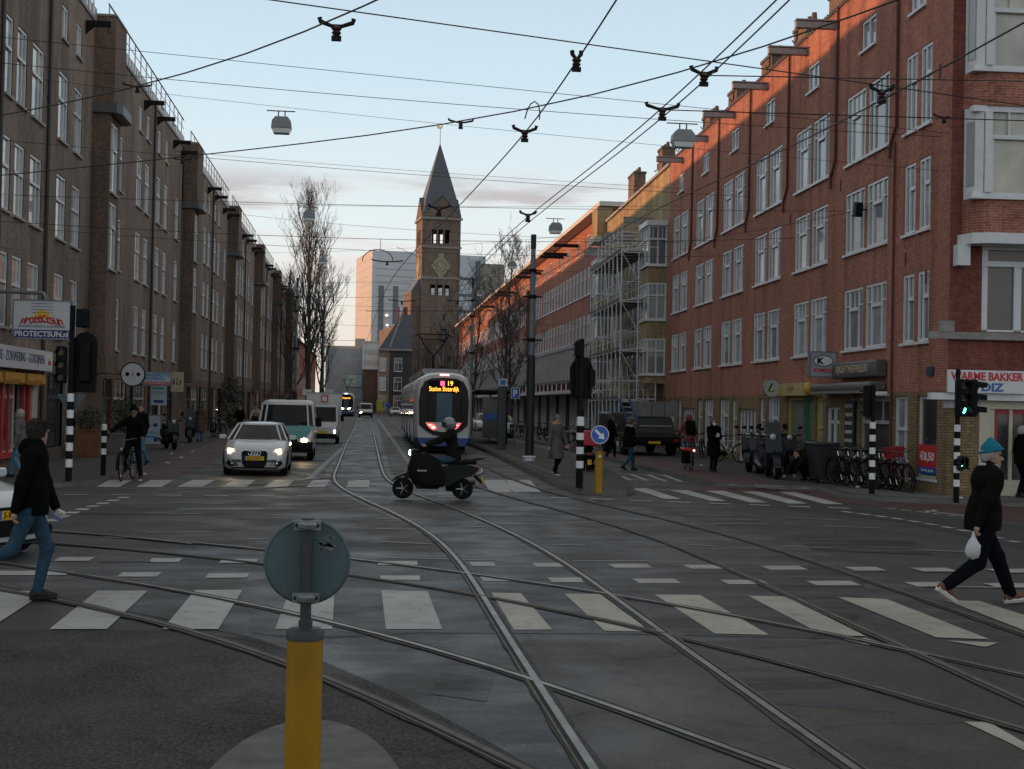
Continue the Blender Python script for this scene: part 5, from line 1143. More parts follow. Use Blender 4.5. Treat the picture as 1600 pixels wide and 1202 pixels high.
def hanger(px, py, Y, w=1.0, ang=0.0, label='dark insulator hanger clamped on the crossing tram wires'):
    p = AT(px, py, Y); t = thing('wire_hanger', label, 'insulator', tuple(p), ang, 'wire hangers'); k = w/2
    m = MB(); m.tube([(-k, 0, .06), (-k*.95, 0, .02), (-k*.3, 0, -.02), (k*.3, 0, -.02), (k*.95, 0, .02), (k, 0, .06)], [.026, .024, .02, .02, .024, .026], BLACK, 6); m.build('bar', None, t)
    m = MB(); m.lathe([(.03, -.02), (.055, -.045), (.035, -.07), (.05, -.09), (.025, -.12)], m=RB, n=10); m.build('insulator', None, t)
    m = MB(); m.box(-.05, .05, -.02, .02, -.17, -.12, BLACK); m.build('clamp', None, t)
for a in [(526, 38, 13.6, .34), (901, 88, 14.5, .1), (1100, 112, 15, .3), (1035, 168, 16.8, .42), (720, 190, 30, .55), (820, 203, 18.4, .32), (215, 134, 32, .65), (686, 324, 25.7, .4), (825, 334, 26.6, .32), (1378, 140, 15.6, .28), (285, 249, 48, .6), (605, 408, 52, 1.2), (628, 470, 60, 1.2), (1350, 327, 38, .45), (1475, 182, 31, .5), (715, 470, 62, 1.0)]: hanger(*a[:4])
LAMPG = mat('grey lamp housing', (.24, .27, .29), .5, .2, .15, 5); LAMPL = mat('pale lamp glass', (.62, .64, .64), .25)
def hang_lamp(px, py, Y, label, w=.62):
    p = AT(px, py, Y); t = thing('hanging_street_lamp', label, 'street lamp', tuple(p), 0, 'street lamps hung on span wires'); k = w/2
    m = MB(); m.prism([(-k, -.12), (k, -.12), (k*.92, .1), (k*.6, .22), (-k*.6, .22), (-k*.92, .1)], lambda u, v, d: (u, d, v), -.2, .2, LAMPG); m.build('housing', None, t)
    m = MB(); m.prism([(-k*.95, -.13), (k*.95, -.13), (k*.75, -.28), (-k*.75, -.28)], lambda u, v, d: (u, d, v), -.18, .18, LAMPL); m.build('lens', None, t)
    m = MB(); m.cyl((-.1, 0, .22), (-.1, 0, .42), .02, None, BLACK, 5); m.cyl((.1, 0, .22), (.1, 0, .42), .02, None, BLACK, 5); m.cyl((-k-.15, 0, .42), (k+.1, 0, .42), .018, None, BLACK, 5); m.build('hanger', None, t)
hang_lamp(440, 195, 42, 'large grey lamp hanging on a wire high above the left side of the street'); hang_lamp(1067, 216, 38, 'large grey lamp hanging in front of the last red brick bay', .66); hang_lamp(483, 337, 68, 'hanging lamp in front of the poplar crown, upper one'); hang_lamp(868, 356, 62, 'hanging lamp in the sky left of the ochre block roof')
hang_lamp(505, 407, 105, 'hanging lamp in the upper middle of the poplar crown'); hang_lamp(800, 414, 95, 'hanging lamp beside the bare tree right of the church'); hang_lamp(516, 450, 130, 'hanging lamp low in the poplar crown'); hang_lamp(750, 458, 120, 'hanging lamp in front of the bare trees beside the grey tram pole')

# --- signs
def boxsign(name, label, c, w, h, d, m, rz=0, cat='sign', rim=None):
    t = thing(name, label, cat, c, rz); b = MB(); b.box(-w/2, w/2, -d/2, d/2, -h/2, h/2, m); b.build('sign_box', None, t)
    if rim:
        f = MB()
        for a in ((-w/2-.02, w/2+.02, h/2, h/2+.03), (-w/2-.02, w/2+.02, -h/2-.03, -h/2), (-w/2-.03, -w/2, -h/2, h/2), (w/2, w/2+.03, -h/2, h/2)): f.box(a[0], a[1], -d/2-.02, d/2+.02, a[2], a[3], rim)
        f.build('frame', None, t)
    return t
S_navy = mat('navy lettering', (.015, .035, .16), .5); S_sun = mat('sun yellow', (.75, .52, .02), .5); S_rl = mat('red lettering', (.52, .02, .025), .5); S_cy = mat('cyan lettering', (.03, .22, .42), .5); S_pale = mat('pale blue board', (.42, .52, .58), .5, 0, .08, 4); S_gl = mat('light box white', (.60, .62, .65), .4)
c = AT(67, 500, 37); W, H = 1.46, 1.0
t = boxsign('shop_sign', 'white hanging box sign with a yellow sun above a navy strip on the left facade', tuple(c), W, H, .2, S_gl, 0, 'sign', S_grey)
m = MB(); m.box(-W/2+.01, W/2-.01, -.106, -.1, -H/2+.01, -H/2+.23, S_navy); m.build('strip', None, t)
m = MB(); m.prism([(.2*math.cos(a), .05+.2*math.sin(a)) for a in [PI*k/14 for k in range(15)]], lambda u, v, d: (u, d, v), -.108, -.101, S_sun); m.build('sun', None, t)
m = MB()
for i, (z, w) in enumerate(((.42, .27), (.34, .29), (.26, .27), (.18, .27), (-.08, .25))): m.box(-w, w, -.109, -.1085, z, z+.012, S_navy)
m.build('rays', None, t)
for i, ch in enumerate('ProtectSun'):
    a = (i-4.5)/4.5; lettering(ch, .115, .17+.05*(1-abs(a)), S_rl, t, (a*.48, -.112, .03-.09*abs(a)), (PI/2, -a*.35, 0), 'lettering', .004, .02)
lettering('RAAMDECORATIE & ZONWERING', 1.22, .065, S_navy, t, (0, -.104, -.18), italic=.3); lettering('PROTECTSUN.nl', 1.38, .15, S_rim, t, (0, -.109, -.38), bold=.025)
m = MB(); m.tube(smooth_curve([(-W/2-.5, 0, .72), (-.2, 0, .72), (-.02, 0, .72), (.04, 0, .66), (.05, 0, .5)], .05, 2), .05, S_grey, 8); m.build('bracket_arm', None, t)
# fascia along the left facade
f = thing('shop_fascia', 'long white fascia board with dark capitals over the curtain shop', 'sign', (-9.62, 37.2, 3.06), PI/2)
m = MB(); m.box(-4.2, 4.2, -.3, .0, -.28, .3, S_gl); m.build('board', None, f); lettering('RAAMDECORATIE - ZONWERING - GORDIJNEN', 7.2, .34, S_navy, f, (-.45, -.304, .0)); m = MB(); m.box(3.45, 4.1, -.31, -.3, -.2, .2, S_rim); m.box(3.6, 3.95, -.315, -.31, -.1, .02, S_rl); m.box(3.65, 3.9, -.315, -.31, .02, .12, S_sun); m.build('emblem', None, f)
aw = thing('shop_awning', 'short yellow orange awning frill with red shop window frames below the fascia', 'awning', (-9.66, 37.0, 2.4), PI/2)
AWN = mat('orange yellow awning cloth', (.42, .20, .02), .8, 0, .2, 3); m = MB()
for i in range(10): m.prism([(0, .3), (-.32, .26), (-.34, .0+.05*(i % 3)), (-.3, -.05)], lambda u, v, d: (d, u, v), -3.9+i*.78, -3.9+i*.78+(.78 if i % 3 else .5), AWN)
m.build('frill', None, aw); m = MB()
for x in (-3.6, -1.8, .0, .65, 2.3, 2.9): m.box(x-.07, x+.07, -.08, -.02, -2.0, 0, S_red)
m.box(-3.6, 2.9, -.09, -.021, -2.05, -1.9, S_red); m.build('red_frame', None, aw); m = MB(); m.box(3.1, 3.7, -.1, -.02, -2.2, .25, mat('cream shop pillar', (.42, .40, .34), .7, 0, .2, 3)); m.build('pillar', None, aw)
# round sign with two dots
c = AT(208, 585, 51.5); t = thing('round_shop_sign', 'round white sign with two black dots on the left facade', 'sign', tuple(c))
m = MB(); m.lathe([(.42, -.06), (.42, .06)], m=S_gl, n=32, axis='y'); m.build('disc', None, t); m = MB(); m.lathe([(.42, -.075), (.455, -.075), (.455, .075), (.42, .075)], m=S_black, n=32, axis='y', cap=False); m.build('rim', None, t)
m = MB(); m.lathe([(.075, -.066), (.075, -.06)], (-.2, 0, 0), S_black, 14, 'y'); m.lathe([(.075, -.066), (.075, -.06)], (.2, 0, 0), S_black, 14, 'y'); m.box(-.03, -.005, -.066, -.06, -.09, .09, S_black); m.box(.03, .045, -.066, -.06, -.09, .05, S_grey); m.build('symbol', None, t); m = MB(); m.box(-.75, -.45, -.02, .02, -.02, .02, BLACK); m.build('bracket_arm', None, t)
c = AT(246, 592, 54); t = boxsign('laundry_sign', 'pale blue launderette sign with blue capitals above a red strip', tuple(c), 1.06, .5, .14, S_pale, 0, 'sign', S_grey)
lettering('WASSERETTE', .98, .13, S_cy, t, (0, -.075, .15), bold=.02); lettering('STOMERIJ', .74, .13, S_cy, t, (-.1, -.075, -.01), bold=.02); m = MB(); m.box(-.52, .52, -.078, -.07, -.24, -.12, S_rl); m.build('strip', None, t); lettering('KLEDINGREPARATIE', .95, .075, S_rim, t, (0, -.082, -.18))
c = AT(248, 618, 55); t = boxsign('hanging_banner', 'pale banner hanging below the launderette sign', tuple(c), .62, .78, .03, S_pale); lettering('STOOM', .42, .1, S_cy, t, (.02, -.018, .1)); m = MB(); m.box(-.2, .2, -.018, -.015, -.3, -.18, S_navy); m.box(-.25, .2, -.018, -.015, .25, .31, S_cy); m.build('print', None, t)
p = G(243, 689, .1); t = boxsign('pavement_board', 'tall pale blue advertising board standing on the pavement by the launderette', (-9.0, 58, .1+.62), .88, 1.2, .08, S_pale, 0, 'sign', S_grey); lettering('WAS & DROOG', .7, .1, S_cy, t, (0, -.045, -.12)); m = MB(); m.ell((-.12, -.045, .2), (.13, .01, .1), S_rl, 10, 6); m.ell((.22, -.045, .2), (.1, .01, .08), S_navy, 10, 6); m.box(-.3, .3, -.046, -.04, -.34, -.27, S_cy); m.ell((.25, -.045, -.42), (.09, .01, .09), S_navy, 10, 6); m.build('print', None, t)
c = AT(277, 597, 57); t = boxsign('figure_sign', 'small cream box sign with dark figures beside the launderette sign', tuple(c), .5, .82, .12, mat('cream light box', (.42, .37, .26), .5, 0, .1, 3)); m = MB()
for x in (-.13, .0, .13): m.ell((x, -.065, .05+.06*(x == 0)), (.03, .01, .03), S_black, 8, 5); m.box(x-.025, x+.025, -.068, -.06, -.12, .03, S_black)
m.build('symbol', None, t)
# right side signs
s_, z_ = AR(1306, 568); c = RW(s_, .42, 3.48); t = boxsign('dealer_sign', 'grey square light box with a black and white oval badge above the scooter shop', tuple(c), .78, .72, .18, mat('grey light box', (.30, .35, .39), .4, 0, .08, 3), 0, 'sign', S_grey)
m = MB(); ov = lambda a, b, k=28: [(a*math.cos(2*PI*i/k), .1+b*math.sin(2*PI*i/k)) for i in range(k)]
m.prism(ov(.31, .17), lambda u, v, d: (u, d, v), -.096, -.09, S_black); m.prism(ov(.285, .145), lambda u, v, d: (u, d, v), -.1, -.096, S_rim); m.build('badge', None, t); lettering('K', .22, .2, S_black, t, (-.08, -.104, .1), bold=.05); lettering('KYMCO', .58, .12, S_rl, t, (0, -.094, -.19), bold=.04)
t = thing('shop_fascia', 'dark box sign with pale condensed capitals over the two-wheeler shop', 'sign', RW(4.6, 0.02, 3.25), -PI/2-RANG)
m = MB(); m.rbox(-1.55, 2.2, -.32, 0, -.22, .24, .05, mat('dark grey sign box', (.075, .075, .072), .5, 0, .15, 3), axis='x'); m.build('box', None, t); lettering('RIJKEN TWEEWIELERS', 2.7, .28, mat('cream lettering', (.50, .42, .28), .5), t, (.2, -.325, .0), bold=.01)
t = thing('awning_cassette', 'closed dark grey awning cassette below the two-wheeler sign', 'awning', RW(4.9, 0.02, 2.78), -PI/2-RANG)
m = MB(); m.rbox(-2.75, 2.5, -.5, 0, -.14, .12, .09, mat('grey awning box', (.10, .10, .098), .55, 0, .2, 3), axis='x'); m.build('cassette', None, t); m = MB(); m.box(-2.7, 2.45, -.54, -.46, -.2, -.12, mat('awning valance', (.17, .165, .15), .8)); m.build('valance', None, t)
s_, z_ = AR(1220, 608); t = thing('round_shop_sign', 'round pale sign with a dark script letter left of the yellow shop', 'sign', tuple(RW(12.4, .42, 2.82)))
m = MB(); m.lathe([(.29, -.05), (.29, .05)], m=mat('pale green disc', (.40, .44, .40), .5, 0, .1, 3), n=28, axis='y'); m.build('disc', None, t); m = MB(); m.lathe([(.29, -.06), (.31, -.06), (.31, .06), (.29, .06)], m=S_grey, n=28, axis='y', cap=False); m.build('rim', None, t); lettering('L', .24, .3, S_black, t, (-.05, -.055, .02), italic=.4); m = MB(); m.tube([(-.2, -.055, -.12), (0, -.055, -.1), (.2, -.055, -.02)], .012, mat('lime line', (.35, .42, .05), .5), 5); m.build('underline', None, t)
t = thing('shop_fascia', 'yellowish fascia board over the yellow framed shop window', 'sign', RW(10.4, .02, 2.78), -PI/2-RANG); m = MB(); m.box(-2.0, 1.6, -.18, 0, -.22, .2, mat('faded yellow board', (.42, .33, .14), .6, 0, .15, 2)); m.build('board', None, t); m = MB(); m.ell((1.9, -.3, -.02), (.16, .16, .22), mat('yellow lantern', (.5, .34, .04), .5), 10, 6); m.build('lantern', None, t)
lettering('Light', .8, .22, mat('ochre lettering', (.34, .16, .06), .6), t, (-.5, -.185, 0), italic=.2)
wb = RT.matrix_world if False else None
def EW(x, y, z):   # a point of the bakery end wall in the world
    q = E(x, y, z); a = -PI/2-RANG; return Vector((RP.x+q.x*math.cos(a)-q.y*math.sin(a), RP.y+q.x*math.sin(a)+q.y*math.cos(a), q.z))
t = thing('bakery_sign', 'white bakery sign with red capitals over blue ones on the corner', 'sign', tuple(EW(.82, -.26, 2.84)), -RANG)
m = MB(); m.box(-.95, .95, -.07, .02, -.27, .27, S_gl); m.build('board', None, t); lettering('WARME BAKKER', 1.78, .2, S_rl, t, (0, -.074, .125), bold=.035); lettering('DIZ', .55, .2, mat('blue lettering', (.03, .12, .38), .5), t, (.14, -.074, -.13), bold=.04)
t = thing('window_poster', 'red and blue price poster in the lower bakery window', 'poster', RW(-.35, -.06, .92), -PI/2-RANG); m = MB(); m.box(-.58, .58, -.03, -.01, -.22, .36, S_red); m.build('poster', None, t); m = MB(); m.box(-.58, .58, -.034, -.03, -.36, -.2, S_blue); m.build('strip', None, t); lettering('€0,50', .9, .26, S_rim, t, (0, -.038, .06), bold=.02); lettering('Turkse pizza', .8, .1, S_rim, t, (0, -.04, -.28))
t = thing('street_name_plate', 'small dark blue plate on the brick pier above the bakery window', 'sign', RW(-.6, .02, 3.1), -PI/2-RANG); m = MB(); m.box(-.2, .2, -.03, 0, -.1, .12, mat('dark blue enamel', (.015, .03, .09), .4)); m.build('plate', None, t)
t = thing('price_board', 'dark board with rows of white words beside the two-wheeler shop window', 'sign', RW(5.3, .02, 1.45), -PI/2-RANG); m = MB(); m.box(-.4, .4, -.06, 0, -.85, .95, W_black); m.build('board', None, t)
for i, wd in enumerate(('KOOP', 'VERKOOP', 'REPARATIE', 'ONDERDELEN', 'BANDEN', 'SERVICE', 'INRUIL')): lettering(wd, .6, .1, S_rim, t, (0, -.065, .78-i*.25))
t = thing('cctv_camera', 'small white wall camera at the end of the two-wheeler shop', 'camera', RW(2.05, .02, 2.5), -PI/2-RANG); m = MB(); m.rbox(-.06, .06, -.42, -.12, .0, .12, .04, S_rim, axis='y'); m.build('housing', None, t); m = MB(); m.cyl((0, -.12, .05), (0, 0, .02), .025, None, S_rim, 6); m.build('mount', None, t)
# platform: shelter, totem, parking sign
t = thing('tram_shelter', 'dark glass tram shelter on the platform beside the departing tram', 'shelter', (6.2, 66, .15)); SH = mat('shelter glass', (.05, .065, .07), .1, 0, .1, 2)
m = MB(); m.rbox(-1.0, .75, -1.5, 9, 2.45, 2.62, .08, S_black, axis='y'); m.build('roof', None, t)
for y in (-1.2, 3, 7.5): m = MB(); m.cyl((.62, y, 0), (.62, y, 2.45), .05, None, S_black, 8); m.build('post', None, t)
m = MB(); m.box(.6, .64, -1.15, 7.4, .3, 2.3, SH); m.box(-.55, .6, -1.25, -1.22, .3, 2.3, SH); m.build('glass_wall', None, t); m = MB(); m.box(-.1, .5, 0, 6, .45, .5, S_grey); m.build('bench', None, t); m = MB(); m.box(-.5, .58, -1.30, -1.255, 1.2, 1.5, S_blue); m.build('notice', None, t)
p = G(783, 702, .15); t = thing('info_totem', 'tall dark information pillar at the near end of the tram shelter', 'sign', (p.x, p.y, .15)); m = MB(); m.rbox(-.19, .19, -.12, .12, 0, 2.7, .03, mat('slate grey totem', (.035, .042, .05), .45, 0, .1, 3)); m.build('pillar', None, t); m = MB(); m.box(-.18, .2, -.13, .11, 2.72, 3.05, S_pale); m.box(-.1, .12, -.134, -.131, 2.78, 2.98, S_blue); m.build('stop_sign', None, t)
p = AT(805, 620, 60); t = thing('parking_sign', 'square blue parking sign behind the thick tram pole', 'sign', (p.x, 60, .1)); m = MB(); m.cyl((0, 0, 0), (0, 0, 2.9), .03, None, S_grey, 8); m.build('post', None, t); m = MB(); m.box(-.2, .2, -.05, -.03, 2.25, 2.75, S_rim); m.box(-.18, .18, -.053, -.05, 2.27, 2.73, S_blue); m.build('plate', None, t); lettering('P', .18, .3, S_rim, t, (-.01, -.058, 2.5), bold=.04)
p = G(826, 722, .15); t = thing('litter_crate', 'pale purple crate lying at the foot of the thick tram pole', 'crate', (p.x, p.y, .15)); m = MB(); m.rbox(-.2, .2, -.12, .12, 0, .19, .04, mat('pale purple plastic', (.34, .28, .38), .5, 0, .2, 12)); m.build('tub', None, t); m = MB(); m.box(-.215, .215, -.135, .135, .16, .2, S_rim); m.build('rim', None, t); m = MB(); m.box(-.12, .1, -.122, -.12, .05, .13, S_rim); m.build('print', None, t)
# planters and the wheelie bin
LEAF = mat('dark shrub leaf', (.028, .042, .022), .7, 0, .5, 3); LEAFL = mat('dry shrub leaf', (.06, .06, .04), .8, 0, .4, 3); BARK = mat('bark', (.042, .034, .028), .9, 0, .4, 6); CORT = mat('rusty planter steel', (.17, .075, .03), .7, 0, .3, 3)
def leafball(mb, c, r, n, m, ls=.06):
    for i in range(n):
        v = Vector((random.gauss(0, 1), random.gauss(0, 1), random.gauss(0, 1))).normalized()*random.random()**.45
        p = Vector(c)+Vector((v.x*r[0], v.y*r[1], v.z*r[2])); a = Vector((random.uniform(-1, 1), random.uniform(-1, 1), random.uniform(-1, 1))).normalized()*ls*random.uniform(.6, 1.3); b = a.orthogonal().normalized()*ls*.45
        mb.quad(p-a, p+b, p+a, p-b, m)
def planter(label, x, y, w, h, mt, ph, lm):
    t = thing('planter', label, 'planter', (x, y, .1)); m = MB(); m.box(-w/2, w/2, -w/2, w/2, 0, h, mt); m.box(-w/2-.03, w/2+.03, -w/2-.03, w/2+.03, h, h+.05, mt); m.build('box', None, t)
    m = MB(); leafball(m, (0, 0, h+ph*.45), (w*.62, w*.62, ph*.55), 700, lm); m.build('foliage', None, t)
    m = MB()
    for i in range(7): a = random.uniform(0, 6.28); m.tube([(0, 0, h), (w*.3*math.cos(a), w*.3*math.sin(a), h+ph*.9)], [.02, .006], BARK, 4)
    m.build('stems', None, t)
planter('square rusty planter with a dark shrub behind the left traffic signal', -8.9, 45.0, .82, .85, CORT, .8, LEAFL); planter('grey planter with tall green shrub behind the banded post', -8.5, 49.0, .85, .62, mat('grey planter', (.13, .14, .145), .8, 0, .2, 3), 1.5, LEAF)
planter('low shrub tub beside the green shop door', 13.35, 39.3, .7, .35, S_back, .75, LEAF)
t = thing('street_bush', 'dense dark bush growing against the left facade behind the parked bicycles', 'bush', (-9.0, 92, .1)); m = MB(); leafball(m, (0, .3, 2.1), (.85, 1.6, 1.5), 650, LEAF, .14); leafball(m, (.2, -1.5, 1.0), (.8, 1.4, .9), 500, LEAFL, .14); m.build('foliage', None, t); m = MB(); m.tube([(0, 0, 0), (0, .1, 1.4)], [.09, .06], BARK, 6); m.build('trunk', None, t)
t = thing('wheelie_bin', 'dark wheeled waste bin beside the row of bicycles', 'bin', (12.55, 35.9, .104)); BIN = mat('dark bin plastic', (.022, .026, .03), .5, 0, .2, 4); m = MB(); m.loft([[(-.27, -.30, .1), (.27, -.30, .1), (.27, .30, .1), (-.27, .30, .1)], [(-.34, -.38, 1.02), (.34, -.38, 1.02), (.34, .38, 1.02), (-.34, .38, 1.02)]], BIN); m.build('tub', None, t); m = MB(); m.rbox(-.37, .37, -.42, .42, 1.02, 1.11, .05, BIN); m.build('lid', None, t)
for x in (-.25, .25): m = MB(); m.lathe([(.1, -.03), (.1, .03)], (x, -.3, .1), BLACK, 12, 'x'); m.build('wheel', None, t)
# --- scaffolding in front of the ochre block (local x towards the camera)
SC = mat('scaffold tube', (.60, .61, .63), .45, .0, .2, 5); SB = mat('scaffold board', (.12, .11, .10), .9, 0, .25, 2)
t = right_thing('scaffolding', 'tall steel tube scaffolding with plank decks in front of the ochre block', 'scaffold', 35.6, .25); LEN = 11.5
ys = (-.25, -1.75)
for i in range(9):
    for y in ys: m = MB(); m.cyl((-i*LEN/8, y, 0), (-i*LEN/8, y, 11.4 if i not in (7, 8) else 9.8), .04, None, SC, 6); m.build('standard', None, t)
for lv in range(4):
    z = 2.45+lv*2.55
    for y in ys:
        for dz in (0, .55, 1.0): m = MB(); m.cyl((0.1, y, z+dz), (-LEN-.1, y, z+dz), .028, None, SC, 5); m.build('ledger', None, t)
    m = MB()
    for i in range(9): m.cyl((-i*LEN/8, -.2, z-.04), (-i*LEN/8, -1.8, z-.04), .03, None, SC, 5); m.cyl((-i*LEN/8, -.2, z+1), (-i*LEN/8, -1.8, z+1), .025, None, SC, 5)
    m.build('transom', None, t)
    m = MB(); m.box(-LEN, 0, -1.72, -.28, z, z+.05, SB); m.box(-LEN, 0, -1.80, -1.77, z+.05, z+.2, SB); m.build('deck', None, t)
for i in range(8):
    for lv in range(4):
        if (i+lv) % 3 == 0: m = MB(); m.cyl((-i*LEN/8, -1.79, 2.45+(lv-1)*2.55+(.0 if lv else 2.55-2.45)), (-(i+1)*LEN/8, -1.79, 2.45+lv*2.55), .024, None, SC, 5); m.build('brace', None, t)
for lv in range(3): m = MB(); m.cyl((0, -.25, 2.5+lv*2.55), (0, -1.75, 5.0+lv*2.55), .024, None, SC, 5); m.build('brace', None, t)
for y, hh_ in ((-.2, 11.4), (-1.15, 9.9)):
    m = MB(); m.cyl((1.75, y, 2.4), (1.75, y, hh_), .035, None, SC, 6); m.build('standard', None, t)
for z in (2.45, 5.0, 7.55, 10.1):
    m = MB(); m.cyl((1.8, -1.15, z), (-.1, -1.75, z), .028, None, SC, 5); m.cyl((1.75, -.15, z+.05), (1.75, -1.2, z+.05), .028, None, SC, 5); m.build('ledger', None, t)
m = MB()
for i in range(3):
    x = -2-i*2.6; m.cyl((x, -1.2, 2.5+i*2.55), (x-1.2, -1.2, 5.05+i*2.55), .025, None, SC, 5); m.cyl((x, -.9, 2.5+i*2.55), (x-1.2, -.9, 5.05+i*2.55), .025, None, SC, 5)
    for k in range(9): m.cyl((x-1.2*k/9, -1.2, 2.5+i*2.55+2.55*k/9), (x-1.2*k/9, -.9, 2.5+i*2.55+2.55*k/9), .015, None, SC, 4)
m.build('ladder', None, t)
m = MB(); m.box(-LEN+1, -1.0, -1.6, -.5, .0, 2.3, mat('site hoarding', (.06, .07, .075), .8, 0, .2, 1)); m.build('hoarding', None, t)

# --- bare trees
TW = mat('bare tree bark', (.075, .063, .055), .95, 0, .35, 5)
def bare_tree(label, x, y, h, spread, up, seed, kind, n1=26, z0=.1, group=None, trunk_r=None):
    rnd = random.Random(seed); t = thing(kind, label, 'tree', (x, y, z0), 0, group)
    tr = MB(); cr = MB(); r0 = trunk_r or h*.011
    lean = Vector((rnd.uniform(-.02, .02), rnd.uniform(-.02, .02), 0)); pts = [Vector((0, 0, 0))]
    n = 14
    for i in range(n): pts.append(pts[-1]+Vector((lean.x*h/n*i*.3+rnd.uniform(-.04, .04), lean.y*h/n+rnd.uniform(-.04, .04), h*.96/n)))
    rad = [r0*(1-.93*(i/n)**.8) for i in range(n+1)]; tr.tube(pts, rad, TW, 8); tr.build('trunk', None, t)
    def at(f): k = min(int(f*n), n-1); return pts[k].lerp(pts[k+1], f*n-k), rad[k]
    def limb(p, d, ln, r, lev):
        q = [p]; dd = d.copy(); m = 5 if lev < 2 else 3
        for i in range(m):
            dd = (dd+Vector((rnd.gauss(0, .12), rnd.gauss(0, .12), rnd.gauss(0, .08)+up*.22))).normalized(); q.append(q[-1]+dd*ln/m)
        cr.tube(q, [max(r*(1-.8*i/m), .009) for i in range(m+1)], TW, 5 if lev == 0 else 3, False)
        if lev < 3:
            for i in range((8, 5, 2)[lev]):
                f = rnd.uniform(.18, 1); k = min(int(f*m), m-1); b = q[k].lerp(q[k+1], f*m-k); sd = (q[k+1]-q[k]).normalized(); pe = sd.orthogonal(); pe.rotate(Matrix.Rotation(rnd.uniform(0, 6.28), 3, sd))
                limb(b, (sd*.75+pe*rnd.uniform(.35, .75)+Vector((0, 0, up*.25))).normalized(), ln*rnd.uniform(.28, .5), max(r*.42, .011), lev+1)
    for i in range(n1):
        f = .16+.8*(i/n1)**.9; p, r = at(f); a = i*2.4+rnd.uniform(-.4, .4); o = Vector((math.cos(a), math.sin(a), 0)); prof = math.sin(min(1, (1.03-f)/.55)*PI/2)
        limb(p, (o*spread+Vector((0, 0, up))).normalized(), h*.30*prof*rnd.uniform(.7, 1.15)+.3, r*.5, 0)
    cr.build('crown', None, t); return t
PG = 'bare trees along the street'
bare_tree('tallest bare poplar at the left kerb behind the van', -6.3, 150, 26.0, .34, 1.0, 3, 'poplar_tree', 34, .1, PG, .36)
bare_tree('bare poplar with a lower crown just right of the tallest one', -5.2, 158, 18.0, .52, .95, 5, 'poplar_tree', 26, .1, PG, .26)
bare_tree('smaller bare poplar left of the tallest one', -7.6, 140, 15.5, .45, .95, 8, 'poplar_tree', 24, .1, PG, .22)
for i, (x, y, h, sp, lab) in enumerate([(10.2, 99, 14.6, .5, 'bare street tree nearest the tram shelter, right of the church'), (9.9, 92, 10.2, .7, 'low spreading bare tree overhanging the white balcony panels'), (9.8, 122, 13.4, .55, 'bare street tree just left of the nearest one on the right pavement'),
                                        (9.7, 146, 12.6, .6, 'bare tree in front of the pale slab beside the church tower'), (9.6, 172, 12.0, .65, 'bare tree standing in front of the foot of the church tower'), (9.4, 200, 12.5, .7, 'bare tree further along before the church nave'), (9.2, 226, 12.0, .7, 'farthest bare tree on the right, before the church')]):
    bare_tree(lab, x, y, h, sp, .8, 20+i, 'street_tree', 20, .1, PG, .17)

for px, py, Y, w, h, mm, lab in [(480, 613, 120, .85, .5, S_rim, 'small white road sign board behind the delivery van roof'), (593, 634, 205, .9, 1.6, mat('lime warning board', (.42, .42, .03), .5), 'lime yellow warning board at the far end of the street'), (606, 633, 208, .8, .8, S_blue, 'small round blue road sign at the far end of the street'), (514, 612, 150, 1.0, .45, S_rim, 'small white name board beside the thin tram pole')]:
    p = AT(px, py, Y); t = thing('road_sign', lab, 'sign', (p.x, Y, 0), 0, 'road signs'); m = MB(); m.cyl((0, 0, 0), (0, 0, p.z), .04, None, S_grey, 6); m.build('post', None, t)
    m = MB(); m.box(-w/2, w/2, -.06, -.042, p.z-h/2, p.z+h/2, mm) if mm != S_blue else m.lathe([(w/2, -.06), (w/2, -.042)], (0, 0, p.z), mm, 16, 'y'); m.build('plate', None, t)
s_, z_ = AR(1354, 328); p = RW(s_, .25, z_); m = MB(); m.box(-.13, .13, -.1, .1, -.2, .2, BLACK, Matrix.Rotation(R(14), 4, 'Y')); m.box(-.02, .02, .05, .35, -.02, .02, BLACK); o = m.build('wall_box', None, None, tuple(p), -PI/2-RANG); tag(o, 'small tilted black box fixed between two windows of the red block', 'wall box')
# ================================================================= vehicles and bicycles
CARW = mat('white car paint', (.50, .515, .53), .28, 0, .04, 3, coat=.6); CARG = mat('silver car paint', (.30, .31, .32), .3, .5, .05, 3, coat=.6); CARB = mat('black car paint', (.015, .016, .018), .3, 0, .1, 3, coat=.5)
CARGL = mat('dark car glass', (.014, .018, .022), .10, 0, .2, 1.5, spec=.17); TYRE = mat('tyre rubber', (.009, .009, .009), .9, 0, .2, 8, spec=.15); RIM = mat('alloy rim', (.30, .31, .32), .35, .7, .1, 6); PLAST = mat('black plastic trim', (.008, .008, .009), .6, 0, .2, 6, spec=.1)
LAMPW = mat('lit warm headlamp', (1, .9, .7), .3, emit=(1, .72, .38), es=85); LAMPC = mat('lit cold headlamp', (1, 1, 1), .3, emit=(.9, .95, 1), es=9); LAMPO = mat('unlit lamp glass', (.42, .43, .44), .12, 0, .15, 20, coat=.8); LAMPR = mat('unlit red lamp', (.25, .015, .015), .2); PLATE = mat('yellow number plate', (.62, .38, .02), .45); CHR = mat('chrome', (.62, .63, .64), .15, .95); DULL = mat('dull bicycle steel', (.10, .10, .10), .45, .5); TEAL = mat('teal van bonnet', (.0, .17, .17), .32, 0, .06, 3, coat=.4)
